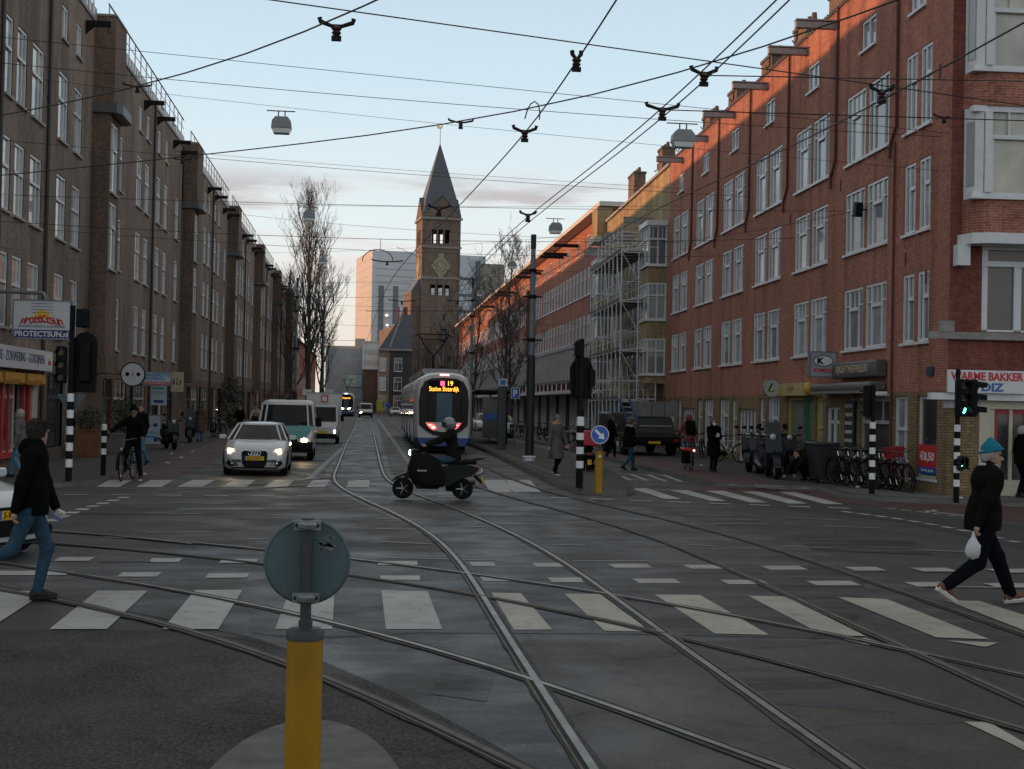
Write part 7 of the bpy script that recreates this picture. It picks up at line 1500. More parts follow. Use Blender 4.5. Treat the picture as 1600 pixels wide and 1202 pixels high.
def bicycle(label, loc, rz, frame, lean=0.0, steer=0.0, group='parked bicycles', crate=None, copy_of=None):
    key = (frame.name, round(steer, 2), crate.name if crate else '')
    if key in BK:
        t = copy_tree(BK[key]); t['label'] = label; t['category'] = 'bicycle'
        if group: t['group'] = group
        elif 'group' in t: del t['group']
    else:
        t = thing('bicycle', label, 'bicycle', loc, rz, group); BK[key] = t
        for x, st in ((0, 0), (1.08, steer)):
            m = MB(); T = Matrix.Translation((x, 0, .345)) @ Matrix.Rotation(st, 4, 'Z')
            m.tube([T @ Vector((.335*math.cos(a), 0, .335*math.sin(a))) for a in [2*PI*k/24 for k in range(24)]], .02, TYRE, 6, closed=True); o = m.build('wheel', None, t)
            q = MB(); q.tube([T @ Vector((.312*math.cos(a), 0, .312*math.sin(a))) for a in [2*PI*k/24 for k in range(24)]], .009, DULL, 5, closed=True)
            for k in range(14): a = 2*PI*k/14; q.tube([T @ Vector((0, .02*(-1)**k, 0)), T @ Vector((.31*math.cos(a), 0, .31*math.sin(a)))], .0022, RIM, 3, False)
            q.cyl(T @ Vector((0, -.04, 0)), T @ Vector((0, .04, 0)), .022, None, RIM, 8); q.build('rim', None, o)
        m = MB(); bb = (.45, 0, .30); hd = (.93, 0, .80); hd2 = (.97, 0, .66); stp = (.30, 0, .78)
        for a, b, r in ((bb, stp, .018), (bb, hd2, .02), (stp, hd, .016), (hd, hd2, .02), ((0, .06, .345), bb, .011), ((0, -.06, .345), bb, .011), ((0, .06, .345), stp, .009), ((0, -.06, .345), stp, .009)): m.tube([a, b], r, frame, 6)
        for s in (-1, 1): m.tube([(.99, s*.045, .62), (1.03, s*.05, .5), (1.08, s*.05, .345)], .012, frame, 5)
        m.prism([(.0, .40), (.45, .40), (.55, .30), (.45, .20), (0, .29)], lambda u, v, d: (u, d, v), -.075, -.055, PLAST)
        for c, a0, a1 in ((0, 20, 200), (1.08, -10, 150)):
            arc = [(c+.37*math.cos(a), .345+.37*math.sin(a)) for a in [R(a0)+R(a1-a0)*k/10 for k in range(11)]]; m.loft([[(x, -.028, z) for x, z in arc], [(x, .028, z) for x, z in arc]], PLAST, False, False, True, False)
        m.build('frame', None, t)
        m = MB(); m.tube([hd, (.90, 0, .98)], .014, DULL, 6); m.tube([(.68, -.29, 1.02), (.82, -.26, 1.03), (.91, -.1, 1.0), (.91, .1, 1.0), (.82, .26, 1.03), (.68, .29, 1.02)], .012, DULL, 6)
        for s in (-1, 1): m.tube([(.66, s*.29, 1.02), (.78, s*.275, 1.03)], .018, PLAST, 6)
        m.build('handlebar', None, t); m = MB(); m.tube([stp, (.27, 0, .92)], .013, CHR, 6); m.loft([[(.08, -.10, .93), (.10, .10, .93), (.40, .02, .94), (.40, -.02, .94)], [(.06, -.11, .97), (.08, .11, .97), (.42, .025, .97), (.42, -.025, .97)], [(.10, -.07, 1.0), (.12, .07, 1.0), (.38, .01, .99), (.38, -.01, .99)]], PLAST, smooth=True); m.build('saddle', None, t)
        m = MB(); m.tube([(.15, -.05, .76), (-.28, -.05, .76), (-.28, .05, .76), (.15, .05, .76)], .008, PLAST, 5); m.tube([(-.2, -.05, .76), (0, -.06, .35)], .007, PLAST, 4); m.tube([(-.2, .05, .76), (0, .06, .35)], .007, PLAST, 4); m.build('rack', None, t)
        m = MB(); m.ell((1.06, 0, .78), (.035, .035, .035), LAMPO, 8, 6); m.build('lamp', None, t)
        m = MB(); m.tube([(.45, -.08, .30), (.52, -.09, .16)], .01, CHR, 5); m.tube([(.45, .06, .30), (.38, .07, .44)], .01, CHR, 5); m.box(.46, .57, -.18, -.09, .145, .17, PLAST); m.box(.33, .44, .07, .16, .43, .455, PLAST); m.build('pedals', None, t)
        if crate: m = MB(); m.loft([[(.95, -.17, .84), (1.25, -.17, .84), (1.25, .17, .84), (.95, .17, .84)], [(.91, -.22, 1.1), (1.31, -.22, 1.1), (1.31, .22, 1.1), (.91, .22, 1.1)]], crate, True, False); m.build('basket', None, t)
    t.location = loc; t.rotation_euler = (lean, 0, rz); return t
BKF = mat('black bicycle frame', (.014, .014, .015), .4, 0, .2, 6); BKR = mat('red bicycle frame', (.26, .018, .02), .4, 0, .2, 6); BKW = mat('white bicycle frame', (.42, .42, .42), .4); BKG = mat('grey bicycle frame', (.09, .10, .11), .4, .3); BKB = mat('blue bicycle frame', (.02, .05, .12), .4); CRT = mat('dark plastic crate', (.02, .02, .022), .6); CRR = mat('red plastic crate', (.30, .02, .03), .6)
def bike_at(label, px, py, rz, fr, z=.104, lean=.0, **k):
    p = G(px, py, z); a = R(rz); f = Vector((math.cos(a), math.sin(a), 0)); return bicycle(label, (p.x-f.x*.54, p.y-f.y*.54, z), a, fr, lean, **k)
GB = 'bicycles leaning in front of the two-wheeler shop'
for i, (px, fr, lab) in enumerate([(1322, BKF, 'black bicycle at the left end of the row by the wheelie bin'), (1338, BKG, 'grey bicycle second in the row beside the wheelie bin'), (1353, BKF, 'black bicycle directly left of the banded signal pole'), (1372, BKB, 'dark blue bicycle directly right of the banded signal pole'), (1386, BKR, 'red bicycle in the row right of the banded pole, farther from the bakery'), (1399, BKR, 'red bicycle nearest the bakery window'), (1409, BKF, 'black bicycle against the brick pier, last before the bakery')]):
    bike_at(lab, px, 759+i*1.5, -78-i*2, fr, lean=.12, steer=.25 if i % 2 else 0.0, group=GB, crate=CRR if i == 4 else None)
for i, (px, py, fr, lab) in enumerate([(1330, 755, BKB, 'blue bicycle wedged behind the black one at the left end of the row'), (1346, 757, BKF, 'black bicycle wedged behind the grey one in the row'), (1362, 758, BKG, 'grey bicycle hidden behind the banded signal pole'), (1392, 761, BKF, 'black bicycle standing behind the red bicycles')]):
    bike_at(lab, px, py, -84-i*3, fr, lean=.16, steer=.25 if i % 2 else 0.0, group=GB)
bike_at('white framed bicycle leaning beside the green shop door', 1282, 750, -80, BKW, lean=.1, group='parked bicycles')
for i, (px, py, rz, fr, lab) in enumerate([(1056, 705, -60, BKF, 'black bicycle leaning by the first door of the red block'), (1068, 709, -70, BKG, 'grey bicycle left of the red jacketed cyclist'), (1098, 716, -110, BKF, 'black bicycle between the cyclist and the woman with the phone'), (1140, 722, -55, BKW, 'pale bicycle leaning right of the woman with the phone')]):
    bike_at(lab, px, py, rz, fr, lean=.1, steer=.3 if i == 3 else 0, group='parked bicycles')
for i, (px, py, rz) in enumerate([(796, 681, -80), (806, 683, -75), (818, 684, -84), (848, 688, -78), (858, 690, -82), (886, 700, -70), (893, 704, -72)]):
    bike_at(['black bicycle at the left end of the rack behind the parking sign', 'bicycle in the rack just right of the parking sign post', 'dark bicycle in the rack left of the thick tram pole', 'dark bicycle in the rack just right of the thick tram pole', 'dark bicycle behind the woman in the long coat', 'bicycle with bright rims just right of the woman in the long coat', 'bicycle just left of the banded platform signal'][i], px, py, rz, (BKF, BKG, BKF, BKB, BKF, BKW, BKG)[i], z=.104, lean=.06, group='bicycles in the racks beyond the platform')
for i, (px, py, rz) in enumerate([(336, 684, -70), (342, 683, -60), (349, 682, -75)]):
    bike_at(['black bicycle nearest the parked scooters on the left pavement', 'grey bicycle in the middle of the left pavement trio', 'dark bicycle of the left pavement trio next to the bush'][i], px, py, rz, (BKF, BKG, BKF)[i], lean=.08, group='bicycles on the left pavement')
# ================================================================= people
SKIN = mat('skin', (.36, .22, .165), .55, 0, .08, 20); SKIND = mat('darker skin', (.16, .09, .065), .55, 0, .08, 20)
JBLK = mat('black jacket cloth', (.0045, .0045, .005), .9, 0, .3, 9, bump=.8, spec=.05); JDRK = mat('dark brown black coat', (.0075, .0065, .006), .9, 0, .3, 9, bump=.8, spec=.05); JNAVY = mat('navy trousers', (.0045, .006, .009), .9, 0, .3, 12, bump=.3, spec=.05)
DENIM = mat('blue denim', (.022, .055, .09), .85, 0, .35, 14, bump=.8, spec=.2); DENIML = mat('pale blue denim', (.10, .19, .28), .85, 0, .3, 14, bump=.2, spec=.2); GREYC = mat('grey quilted coat', (.085, .08, .076), .85, 0, .25, 8, bump=.4, spec=.2); TAUPE = mat('grey lilac coat', (.12, .11, .12), .85, 0, .2, 9, bump=.8, spec=.2)
MAROON = mat('maroon jacket', (.13, .04, .045), .8, 0, .2, 8, bump=.8, spec=.2); BROWNC = mat('brown coat', (.085, .068, .052), .85, 0, .25, 8, bump=.8, spec=.2); OLIVE = mat('olive green jacket', (.010, .0105, .008), .9, 0, .25, 8, bump=.8, spec=.05); LIGHTC = mat('light grey jumper', (.30, .28, .26), .85, 0, .2, 9)
HAIRD = mat('dark brown hair', (.020, .013, .010), .75, 0, .35, 40, bump=.5, spec=.3); HAIRG = mat('grey hair', (.30, .30, .29), .75, 0, .3, 40, bump=.5); HAIRB = mat('brown hair', (.07, .04, .022), .75, 0, .3, 40, bump=.5); TEALW = mat('teal wool', (.0, .15, .22), .9, 0, .25, 40, bump=.5); GREYW = mat('grey blue wool', (.11, .13, .16), .9, 0, .25, 40, bump=.4)
SHOEB = mat('black shoe leather', (.012, .012, .012), .6, 0, .2, 9, spec=.3); SHOET = mat('brown suede shoe', (.12, .055, .03), .8, 0, .2, 9); SOLE = mat('white shoe sole', (.60, .58, .55), .6); EYEM = mat('dark eye', (.01, .008, .007), .2); LIP = mat('lip', (.26, .11, .095), .5); FUR = mat('pale hood fur', (.30, .25, .19), .95, 0, .4, 30, bump=.6); MASKM = mat('white face mask', (.60, .62, .64), .8); HELM = mat('grey helmet shell', (.14, .16, .19), .22, .1, .1, 4, coat=.8); REDH = mat('dark red hood cloth', (.15, .022, .03), .85, 0, .2, 9)
def v3(*a): return np.array(a, float)
def ik(a, b, l1, l2, pole):
    a, b = np.array(a, float), np.array(b, float); d = b-a; L_ = np.linalg.norm(d); u = d/max(L_, 1e-6)
    if L_ > (l1+l2)*.998: b = a+u*(l1+l2)*.998; L_ = (l1+l2)*.998
    x = (l1*l1-l2*l2+L_*L_)/(2*L_); h = math.sqrt(max(l1*l1-x*x, 0)); p = np.array(pole, float); p = p-u*p.dot(u); p /= max(np.linalg.norm(p), 1e-6)
    return a+u*x+p*h, b
def rotz(a): return np.array([[math.cos(a), -math.sin(a), 0], [math.sin(a), math.cos(a), 0], [0, 0, 1]])
def rotx(a): return np.array([[1, 0, 0], [0, math.cos(a), -math.sin(a)], [0, math.sin(a), math.cos(a)]])
def person(label, loc, face, H, res, pelvis=(0, 0, .52), lean=0.0, twist=0.0, ankle=((.05, 0, .05), (-.05, 0, .05)), toe=(0, 0), fdir=(0, 0), hand=None, hyaw=0.0, hpitch=0.0, top=('jacket', None), legs=None, shoes=(SHOEB, None), hair=None, hat=None, mask=None, hood=None, skin=None, curl=.6, knee_pole=(0, 1, .1), elbow_pole=(0, -1, -.3), group=None, scarf=None, girth=1.0, cat='person', longhair=False, beard=False, baggy=1.0):
    """the person faces local +y; lengths are in body heights; face is the compass turn of the whole figure"""
    t = thing('person', label, cat, loc, face, group); skin = skin or SKIN; g = girth
    P = v3(*pelvis)*H; up = v3(0, math.sin(lean), math.cos(lean)); fw = v3(0, math.cos(lean), -math.sin(lean)); Rt = rotz(twist); fw = Rt @ fw; sx = Rt @ v3(1, 0, 0)
    waist = P+up*.10*H; chest = P+up*.22*H; neck = P+up*.315*H; head = P+up*.385*H+fw*.02*H
    Rh = rotz(twist+hyaw) @ rotx(-lean*.4-hpitch); hx, hyv, hz = Rh[:, 0], Rh[:, 1], Rh[:, 2]; head = neck+hz*.085*H+hyv*.015*H
    sh = [neck-up*.035*H+sx*s*.098*H*g for s in (1, -1)]; hp = [P-v3(0, 0, .01)*H+v3(s*.052, 0, 0)*H for s in (1, -1)]
    an = [v3(*a)*H for a in ankle]; kn = []
    for i in range(2): k, an[i] = ik(hp[i], an[i], .245*H, .245*H, knee_pole); kn.append(k)
    if hand is None: hand = ((.14, .03, .44), (-.14, .03, .44))
    hd = [v3(*h)*H for h in hand]; el = []
    for i in range(2): s = 1-2*i; e, hd[i] = ik(sh[i], hd[i], .168*H, .150*H, (elbow_pole[0]+s*.5, elbow_pole[1], elbow_pole[2])); el.append(e)
    # --- body: one continuous skin with face, palms and feet
    h = H
    pr = [('e', head+hz*.012*h-hyv*.006*h, (.043*h, .054*h, .056*h), Rh), ('e', head-hz*.028*h+hyv*.016*h, (.034*h, .037*h, .040*h), Rh), ('e', head-hz*.060*h+hyv*.036*h, (.019*h, .016*h, .014*h), Rh),
          ('c', tuple(neck-up*.03*h), tuple(head-hz*.03*h-hyv*.012*h), .034*h, .030*h), ('e', chest, (.088*h*g, .058*h*g, .10*h)), ('e', waist, (.072*h*g, .052*h*g, .09*h)), ('e', P, (.082*h*g, .062*h*g, .07*h)),
          ('c', tuple(head-hz*.002*h+hyv*.044*h), tuple(head-hz*.022*h+hyv*.060*h), .006*h, .0095*h, .006)]
    for s in (1, -1): pr += [('e', head+hx*s*.045*h-hyv*.004*h-hz*.008*h, (.006*h, .012*h, .018*h), Rh, .008), ('e', head+hx*s*.02*h+hyv*.046*h+hz*.014*h, (.016*h, .008*h, .006*h), Rh, .01)]
    for i in range(2):
        s = 1-2*i
        pr += [('c', tuple(sh[i]-sx*s*.02*h), tuple(el[i]), .030*h, .023*h), ('c', tuple(el[i]), tuple(hd[i]), .023*h, .0155*h), ('c', tuple(hp[i]), tuple(kn[i]), .042*h, .030*h), ('c', tuple(kn[i]), tuple(an[i]), .030*h, .020*h)]
    fingers = []; hands = []
    for i in range(2):
        s = 1-2*i; d = hd[i]-el[i]; d /= np.linalg.norm(d); side = np.cross(d, fw); side = side/max(np.linalg.norm(side), 1e-6) if np.linalg.norm(side) > .2 else sx
        nrm = np.cross(side, d); inw = nrm if nrm.dot(-sx*s)+.4*nrm.dot(fw) >= 0 else -nrm
        # the palm lies in the plane of d and across; fingers curl towards inw
        across = np.cross(d, inw); across = across if across.dot(fw) >= 0 else -across
        pc = hd[i]+d*.030*h; pr += [('c', tuple(hd[i]), tuple(pc+across*.009*h), .0145*h, .0125*h, .012), ('c', tuple(hd[i]), tuple(pc-across*.010*h), .0145*h, .012*h, .012)]
        for q in range(4):
            b = pc+across*(.016-.0105*q)*h+d*.010*h; ln = (.040, .046, .042, .033)[q]*h; c1 = curl*(.9+.12*q)
            p1 = b+(d*math.cos(c1*.5)+inw*math.sin(c1*.5))*ln*.45; p2 = p1+(d*math.cos(c1*1.3)+inw*math.sin(c1*1.3))*ln*.32; p3 = p2+(d*math.cos(c1*2.0)+inw*math.sin(c1*2.0))*ln*.23
            fingers.append(([b-d*.012*h, b, p1, p2, p3], [.0048*h, .0050*h, .0047*h, .0043*h, .0032*h]))
        b = hd[i]+d*.008*h+across*.014*h; p1 = b+(across*.8+d*.7+inw*.25)*.020*h; p2 = p1+(d*.9+across*.2+inw*.35)*.022*h; fingers.append(([b-across*.006*h, b, p1, p2], [.0062*h, .0062*h, .0055*h, .0040*h])); hands.append((pc, d, across, inw))
    def extra(mb):
        for pts, rr in fingers: mb.tube(pts, rr, skin, 6)
        for s in (1, -1):
            c = head+hx*s*.0185*h+hyv*.0490*h+hz*.002*h; mb.ell(c, .0062*h, EYEM, 8, 6); b = head+hx*s*.0195*h+hyv*.0535*h+hz*.0135*h; mb.tube([b-hx*.009*h, b+hz*.002*h, b+hx*.009*h-hyv*.003*h], .0022*h, HAIRD, 4)
        c = head-hz*.040*h+hyv*.0505*h; mb.tube([c-hx*.012*h-hyv*.002*h, c, c+hx*.012*h-hyv*.002*h], .0028*h, LIP, 5)
    sdf_obj('body', pr, skin, t, res, .02*h, extra=extra)
    # --- trousers
    if legs:
        q = [('e', P, (.092*h*g, .072*h*g, .078*h)), ('e', P+up*.05*h, (.085*h*g, .065*h*g, .06*h))]
        for i in range(2): q += [('c', tuple(hp[i]), tuple(kn[i]), .050*h*baggy, .037*h*baggy), ('c', tuple(kn[i]), tuple(an[i]+(kn[i]-an[i])*.02), .037*h*baggy, .029*h*baggy)]
        sdf_obj('trousers', q, legs, t, res, .018*h)
    # --- shoes
    for i in range(2):
        f = rotz(fdir[i]) @ v3(0, math.cos(toe[i]), math.sin(toe[i])); dn = rotz(fdir[i]) @ v3(0, math.sin(toe[i]), -math.cos(toe[i])); a = an[i]; sxx = rotz(fdir[i]) @ v3(1, 0, 0)
        heel = a+dn*.022*h-f*.018*h; toeP = a+dn*.028*h+f*.092*h; mid = a+dn*.018*h+f*.035*h
        q = [('c', tuple(heel), tuple(mid), .023*h, .024*h), ('c', tuple(mid), tuple(toeP), .024*h, .017*h), ('c', tuple(a-dn*.012*h), tuple(heel), .026*h, .024*h)]
        clip = [(a+dn*.044*h, dn)]
        so = sdf_obj('shoe', q, shoes[0], t, min(res, .012), .015*h, clip)
        if shoes[1]: m = MB(); m.tube([heel+dn*.017*h-f*.02*h, mid+dn*.020*h, toeP+dn*.010*h+f*.012*h], [.0225*h, .026*h, .018*h], shoes[1], 8); m.build('sole', None, so)
    # --- coat or jacket
    kind, cm = top[0], top[1]
    if cm:
        q = [('e', chest+up*.02*h, (.105*h*g, .075*h*g, .115*h)), ('e', waist, (.098*h*g, .074*h*g, .11*h)), ('c', tuple(sh[0]-sx*.03*h), tuple(sh[1]+sx*.03*h), .042*h, .042*h), ('c', tuple(neck-up*.01*h), tuple(neck+up*.028*h-fw*.004*h), .045*h, .040*h)]
        for i in range(2):
            s = 1-2*i; w = el[i]+(hd[i]-el[i])*.97; q += [('c', tuple(sh[i]-sx*s*.01*h), tuple(el[i]), .043*h, .034*h), ('c', tuple(el[i]), tuple(w), .034*h, .027*h)]
        hem = P[2]-(.055*h if kind == 'jacket' else .04*h if kind == 'short' else .24*h); q.append(('e', P+up*.01*h, (.102*h*g, .082*h*g, .10*h)))
        if kind == 'coat':
            q += [('c', tuple(P), tuple(P+v3(0, 0, -.24)*h), .098*h, .128*h)]
            for i in range(2): q += [('c', tuple(hp[i]), tuple(kn[i]+(an[i]-kn[i])*.12), .07*h, .085*h)]
        elif kind == 'jacket': q += [('c', tuple(P+up*.05*h), tuple(P-up*.05*h), .085*h*g, .09*h*g)]
        clips = []
        if kind == 'jacket': clips = [(P-up*.065*h, -up)] if lean > .3 else [(v3(0, 0, hem), v3(0, 0, -1))]
        if kind == 'coat': clips = [(v3(0, 0, hem), v3(0, 0, -1))]
        # sleeves that hang below the hem keep their cuffs: clip only trunk by joining after
        trunk = q[:4]+q[4+4:] if False else q
        arms = q[4:8]; body_ = q[:4]+q[8:]
        if clips and min(hd[0][2], hd[1][2]) < hem+.05*h:
            sdf_obj('jacket' if kind != 'coat' else 'coat', body_, cm, t, res, .03*h, clips); sdf_obj('sleeves', arms, cm, t, res, .02*h)
        else: sdf_obj('jacket' if kind != 'coat' else 'coat', q, cm, t, res, .025*h, clips)
    if hair:
        n = hyv*.80-hz*.60; q = [('e', head+hz*.018*h-hyv*.010*h, (.051*h, .062*h, .060*h), Rh), ('e', head-hz*.01*h-hyv*.022*h, (.047*h, .048*h, .055*h), Rh)]
        if longhair: q += [('c', tuple(head-hyv*.02*h), tuple(neck-fw*.02*h-up*.02*h), .048*h, .045*h)]; q += [('c', tuple(head+hx*s*.04*h), tuple(neck+hx*s*.05*h+fw*.01*h-up*.01*h), .018*h, .022*h) for s in (1, -1)]
        if beard: q2 = [('e', head-hz*.052*h+hyv*.028*h, (.036*h, .032*h, .032*h), Rh)]; sdf_obj('beard', q2, hair, t, res, .01)
        def tufts(mb):
            if res > .0125 or hat: return
            rd = random.Random(3)
            for _ in range(420):
                u = v3(rd.gauss(0, 1), rd.gauss(0, 1), rd.gauss(0, 1)); u /= np.linalg.norm(u); c = head+hz*.018*h-hyv*.010*h; p = c+hx*u[0]*.050*h+hyv*u[1]*.061*h+hz*u[2]*.059*h
                if (p-(head+hyv*.030*h+hz*.036*h)).dot(n) > -.004 or u[2] < -.55: continue
                nn = hx*u[0]+hyv*u[1]+hz*u[2]; d = nn*.75+hyv*rd.uniform(-.5, .6)+hx*rd.uniform(-.5, .5)-hz*rd.uniform(0, .7); d /= np.linalg.norm(d)
                mb.tube([p-nn*.004, p+d*.006*h, p+d*.013*h-hz*.003*h], [.0045*h, .0035*h, .0012*h], hair, 4)
        sdf_obj('hair', q, hair, t, res, .02*h, [(head+hyv*.030*h+hz*.036*h, n)], extra=tufts)
    if hat:
        q = [('e', head+hz*.030*h-hyv*.008*h, (.054*h, .064*h, .058*h), Rh), ('c', tuple(head+hz*.085*h-hyv*.016*h), tuple(head+hz*.05*h-hyv*.01*h), .022*h, .042*h)]; o = sdf_obj('hat', q, hat, t, res, .02*h, [(head+hz*.020*h, -hz*.96+hyv*.28)])
        m = MB(); cc_ = head+hz*.022*h-hyv*.008*h; m.tube([cc_+hx*.052*h*math.cos(a)+hyv*.062*h*math.sin(a)+hz*(.004+.018*math.sin(a))*h for a in [2*PI*k/20 for k in range(20)]], .010*h, hat, 6, closed=True); m.build('brim', None, o)
    if hood:
        hm, ring = hood
        if ring == 'up': sdf_obj('hood', [('e', head-hyv*.012*h+hz*.006*h, (.064*h, .070*h, .076*h), Rh), ('c', tuple(neck), tuple(head-hyv*.03*h), .055*h, .05*h)], hm, t, res, .02*h, [(head+hyv*.035*h, hyv)])
        else: sdf_obj('hood', [('c', tuple(neck-fw*.045*h+up*.02*h+sx*s*.035*h), tuple(neck-fw*.055*h-up*.01*h), .032*h, .034*h) for s in (1, -1)], hm, t, res, .02*h)
        if ring == 'fur': m = MB(); m.tube([neck+up*.03*h-fw*.01*h+sx*.068*h*math.cos(a)+fw*.05*h*math.sin(a) for a in [2*PI*k/16 for k in range(16)]], .024*h, FUR, 7, closed=True); m.build('fur_collar', None, t)
    if mask: m = MB(); m.ell(head-hz*.048*h+hyv*.032*h, (.034*h, .030*h, .030*h), mask, 10, 8, Matrix(Rh.tolist())); m.build('mask', None, t)
    if scarf: m = MB(); m.tube([neck+up*.015*h+sx*.045*h*math.cos(a)+fw*.045*h*math.sin(a) for a in [2*PI*k/14 for k in range(14)]], .020*h, scarf, 6, closed=True); m.build('scarf', None, t)
    def tw(p): q = Matrix.Rotation(face, 4, 'Z') @ Vector(p); return q+Vector(loc)
    return t, [tw(hd[i]+hands[i][1]*.05*H) for i in range(2)], tw(chest), tw(head)
EAST, WEST, NORTH, SOUTH = -PI/2, PI/2, 0.0, PI
# --- man striding to the right on the left edge, looking away up the street
p = G(62, 941, 0)
t, hh, ch, hd_ = person('man in a black jacket and blue jeans striding along the crossing, looking away', (p.x-.10, p.y, .012), EAST+R(6), 1.80, .009, (0, 0, .531), .04, -.0, ((.05, -.31, .19), (-.035, .035, .05)), (-.85, .02), (0, .05),
    ((.115, -.08, .47), (-.125, .135, .44)), .95, .06, ('jacket', JBLK), DENIM, (SHOEB, SHOEB), hair=HAIRD, hood=(JBLK, 'down'), curl=.9, girth=1.0)
c = AT(79, 822, 13.55); c = hh[1]; b = thing('carton', 'small white and blue carton held by the man at the left edge', 'carton', tuple(c)); b.rotation_euler = (R(12), R(28), R(20))
m = MB(); m.rbox(-.045, .045, -.03, .03, -.055, .05, .006, mat('white carton', (.50, .50, .54), .5), axis='z'); m.build('box', None, b); m = MB(); m.box(-.0455, .0455, -.0305, .0305, -.05, -.01, mat('lilac carton print', (.16, .16, .30), .5)); m.build('print', None, b)
# --- man with teal beanie walking right
p = G(1578, 948, 0); q = G(1478, 938, 0)
t, hh, ch, hd_ = person('man with a teal beanie and dark coat striding right past the bakery corner', (p.x-.26, p.y+.12, .012), EAST+R(2), 1.78, .009, (0, 0, .505), .10, 0, ((.05, -.255, .115), (-.05, .215, .05)), (-.62, .08), (0, 0),
    ((.12, -.10, .47), (-.13, .06, .455)), -.5, .02, ('jacket', JDRK), JNAVY, (SHOET, SOLE), hair=HAIRG, hat=TEALW, curl=1.0, girth=1.18, baggy=1.25, beard=False, mask=None, scarf=mat('pale collar', (.38, .40, .42), .8))
b = thing('plastic_bag', 'crumpled white plastic bag carried behind the man with the teal beanie', 'bag', (hh[0].x-.02, hh[0].y+.0, hh[0].z-.02)); m = MB(); BG = mat('white plastic bag', (.50, .50, .52), .35, 0, .1, 8)
rnd = random.Random(4); rings = []
for z, r in ((0.03, .012), (-.02, .018), (-.06, .05), (-.12, .075), (-.19, .08), (-.24, .055), (-.26, .02)): rings.append([(r*(1+rnd.uniform(-.2, .2))*math.cos(a), r*.7*(1+rnd.uniform(-.2, .2))*math.sin(a), z+rnd.uniform(-.01, .01)) for a in [2*PI*k/12 for k in range(12)]])
m.loft(rings, BG, True, True, True); m.build('bag', None, b)
# --- scooter rider, facing left
t, hh, ch, hd_ = person('rider in dark olive with a grey helmet sitting on the black scooter', (SCX-.20, SCY, .02), WEST, 1.78, .012, (0, 0, .50), .14, 0, ((.085, .22, .21), (-.085, .22, .21)), (0, 0), (0, 0), ((.155, .42, .605), (-.155, .42, .605)), 0.0, .05, ('jacket', OLIVE), DENIM, (SHOEB, None), curl=1.7, elbow_pole=(0, -.2, -1))
hl = Vector((0, 0, 0)); loc = hd_; m = MB(); hm = Matrix.Rotation(WEST, 4, 'Z')
o = sdf_obj('helmet', [('e', (0, -.012, .02), (.125, .145, .135)), ('c', (0, -.09, -.03), (0, -.05, -.07), .08, .08)], HELM, None, .012, .03, [((0, .06, -.03), (0, .75, -.66))]); o.parent = t
o.location = t.matrix_world.inverted() @ loc if False else (Matrix.Rotation(-WEST, 4, 'Z') @ (loc-Vector((SCX-.20, SCY, .02))))
vz = MB(); vz.loft([[(.128*math.sin(a), .142*math.cos(a)*1.02, -.06) for a in [R(-70)+R(140)*k/10 for k in range(11)]], [(.122*math.sin(a), .148*math.cos(a)*1.02, .05) for a in [R(-70)+R(140)*k/10 for k in range(11)]]], CARGL, False, False, True, False); vz.build('visor', None, o)
# --- people on the right
p = G(868, 742, .15); person('woman in a long grey quilted coat with a grey hat crossing the tram platform', (p.x, p.y, .15), SOUTH+R(24), 1.66, .014, (0, 0, .515), .05, 0, ((.06, .10, .05), (-.05, -.12, .075)), (0, -.3), (.1, 0), ((.17, .05, .46), (-.16, .08, .50)), -.25, 0, ('coat', GREYC), JBLK, (SHOEB, SOLE), hair=HAIRB, hat=GREYW, hood=(GREYC, 'fur'), longhair=False)
p = G(982, 736, 0); person('person in a black coat with a pale fur hood walking right across the side road', (p.x, p.y, .004), EAST+R(25), 1.70, .014, (0, 0, .51), .05, 0, ((.05, -.17, .085), (-.05, .14, .05)), (-.4, 0), (0, 0), None, .1, 0, ('jacket', JBLK), DENIM, (SHOEB, None), hair=HAIRB, hood=(JBLK, 'fur'), girth=1.2)
p = G(972, 722, 0); person('dark haired person half hidden behind the one with the fur hood', (p.x, p.y+2.5, .004), EAST+R(10), 1.78, .018, ankle=((.05, -.12, .06), (-.05, .12, .05)), top=('jacket', JBLK), legs=JNAVY, hair=HAIRB, hand=((.13, .1, .5), (-.13, .15, .75)))
p = G(1114, 737, .1); t, hh, ch, hd_ = person('woman in a black coat standing on the red path looking at her phone', (p.x, p.y, .104), SOUTH+R(5), 1.68, .014, (0, 0, .52), .02, 0, ((.05, .03, .05), (-.05, -.06, .05)), (0, 0), (0, 0), ((.03, .17, .66), (-.05, .15, .655)), 0, -.25, ('coat', JBLK), JBLK, (SHOEB, None), hair=HAIRD, longhair=True, girth=1.15, mask=MASKM)
b = thing('phone', 'phone in the hands of the woman in the black coat', 'phone', tuple((hh[0]+hh[1])/2+Vector((0, -.03, .04)))); m = MB(); m.rbox(-.04, .04, -.006, .006, -.07, .07, .005, mat('pale phone case', (.35, .36, .38), .4), axis='y'); m.build('case', None, b); m = MB(); m.box(-.035, .035, .0062, .008, -.062, .062, CARGL); m.build('screen', None, b); b.rotation_euler = (R(-35), 0, 0)
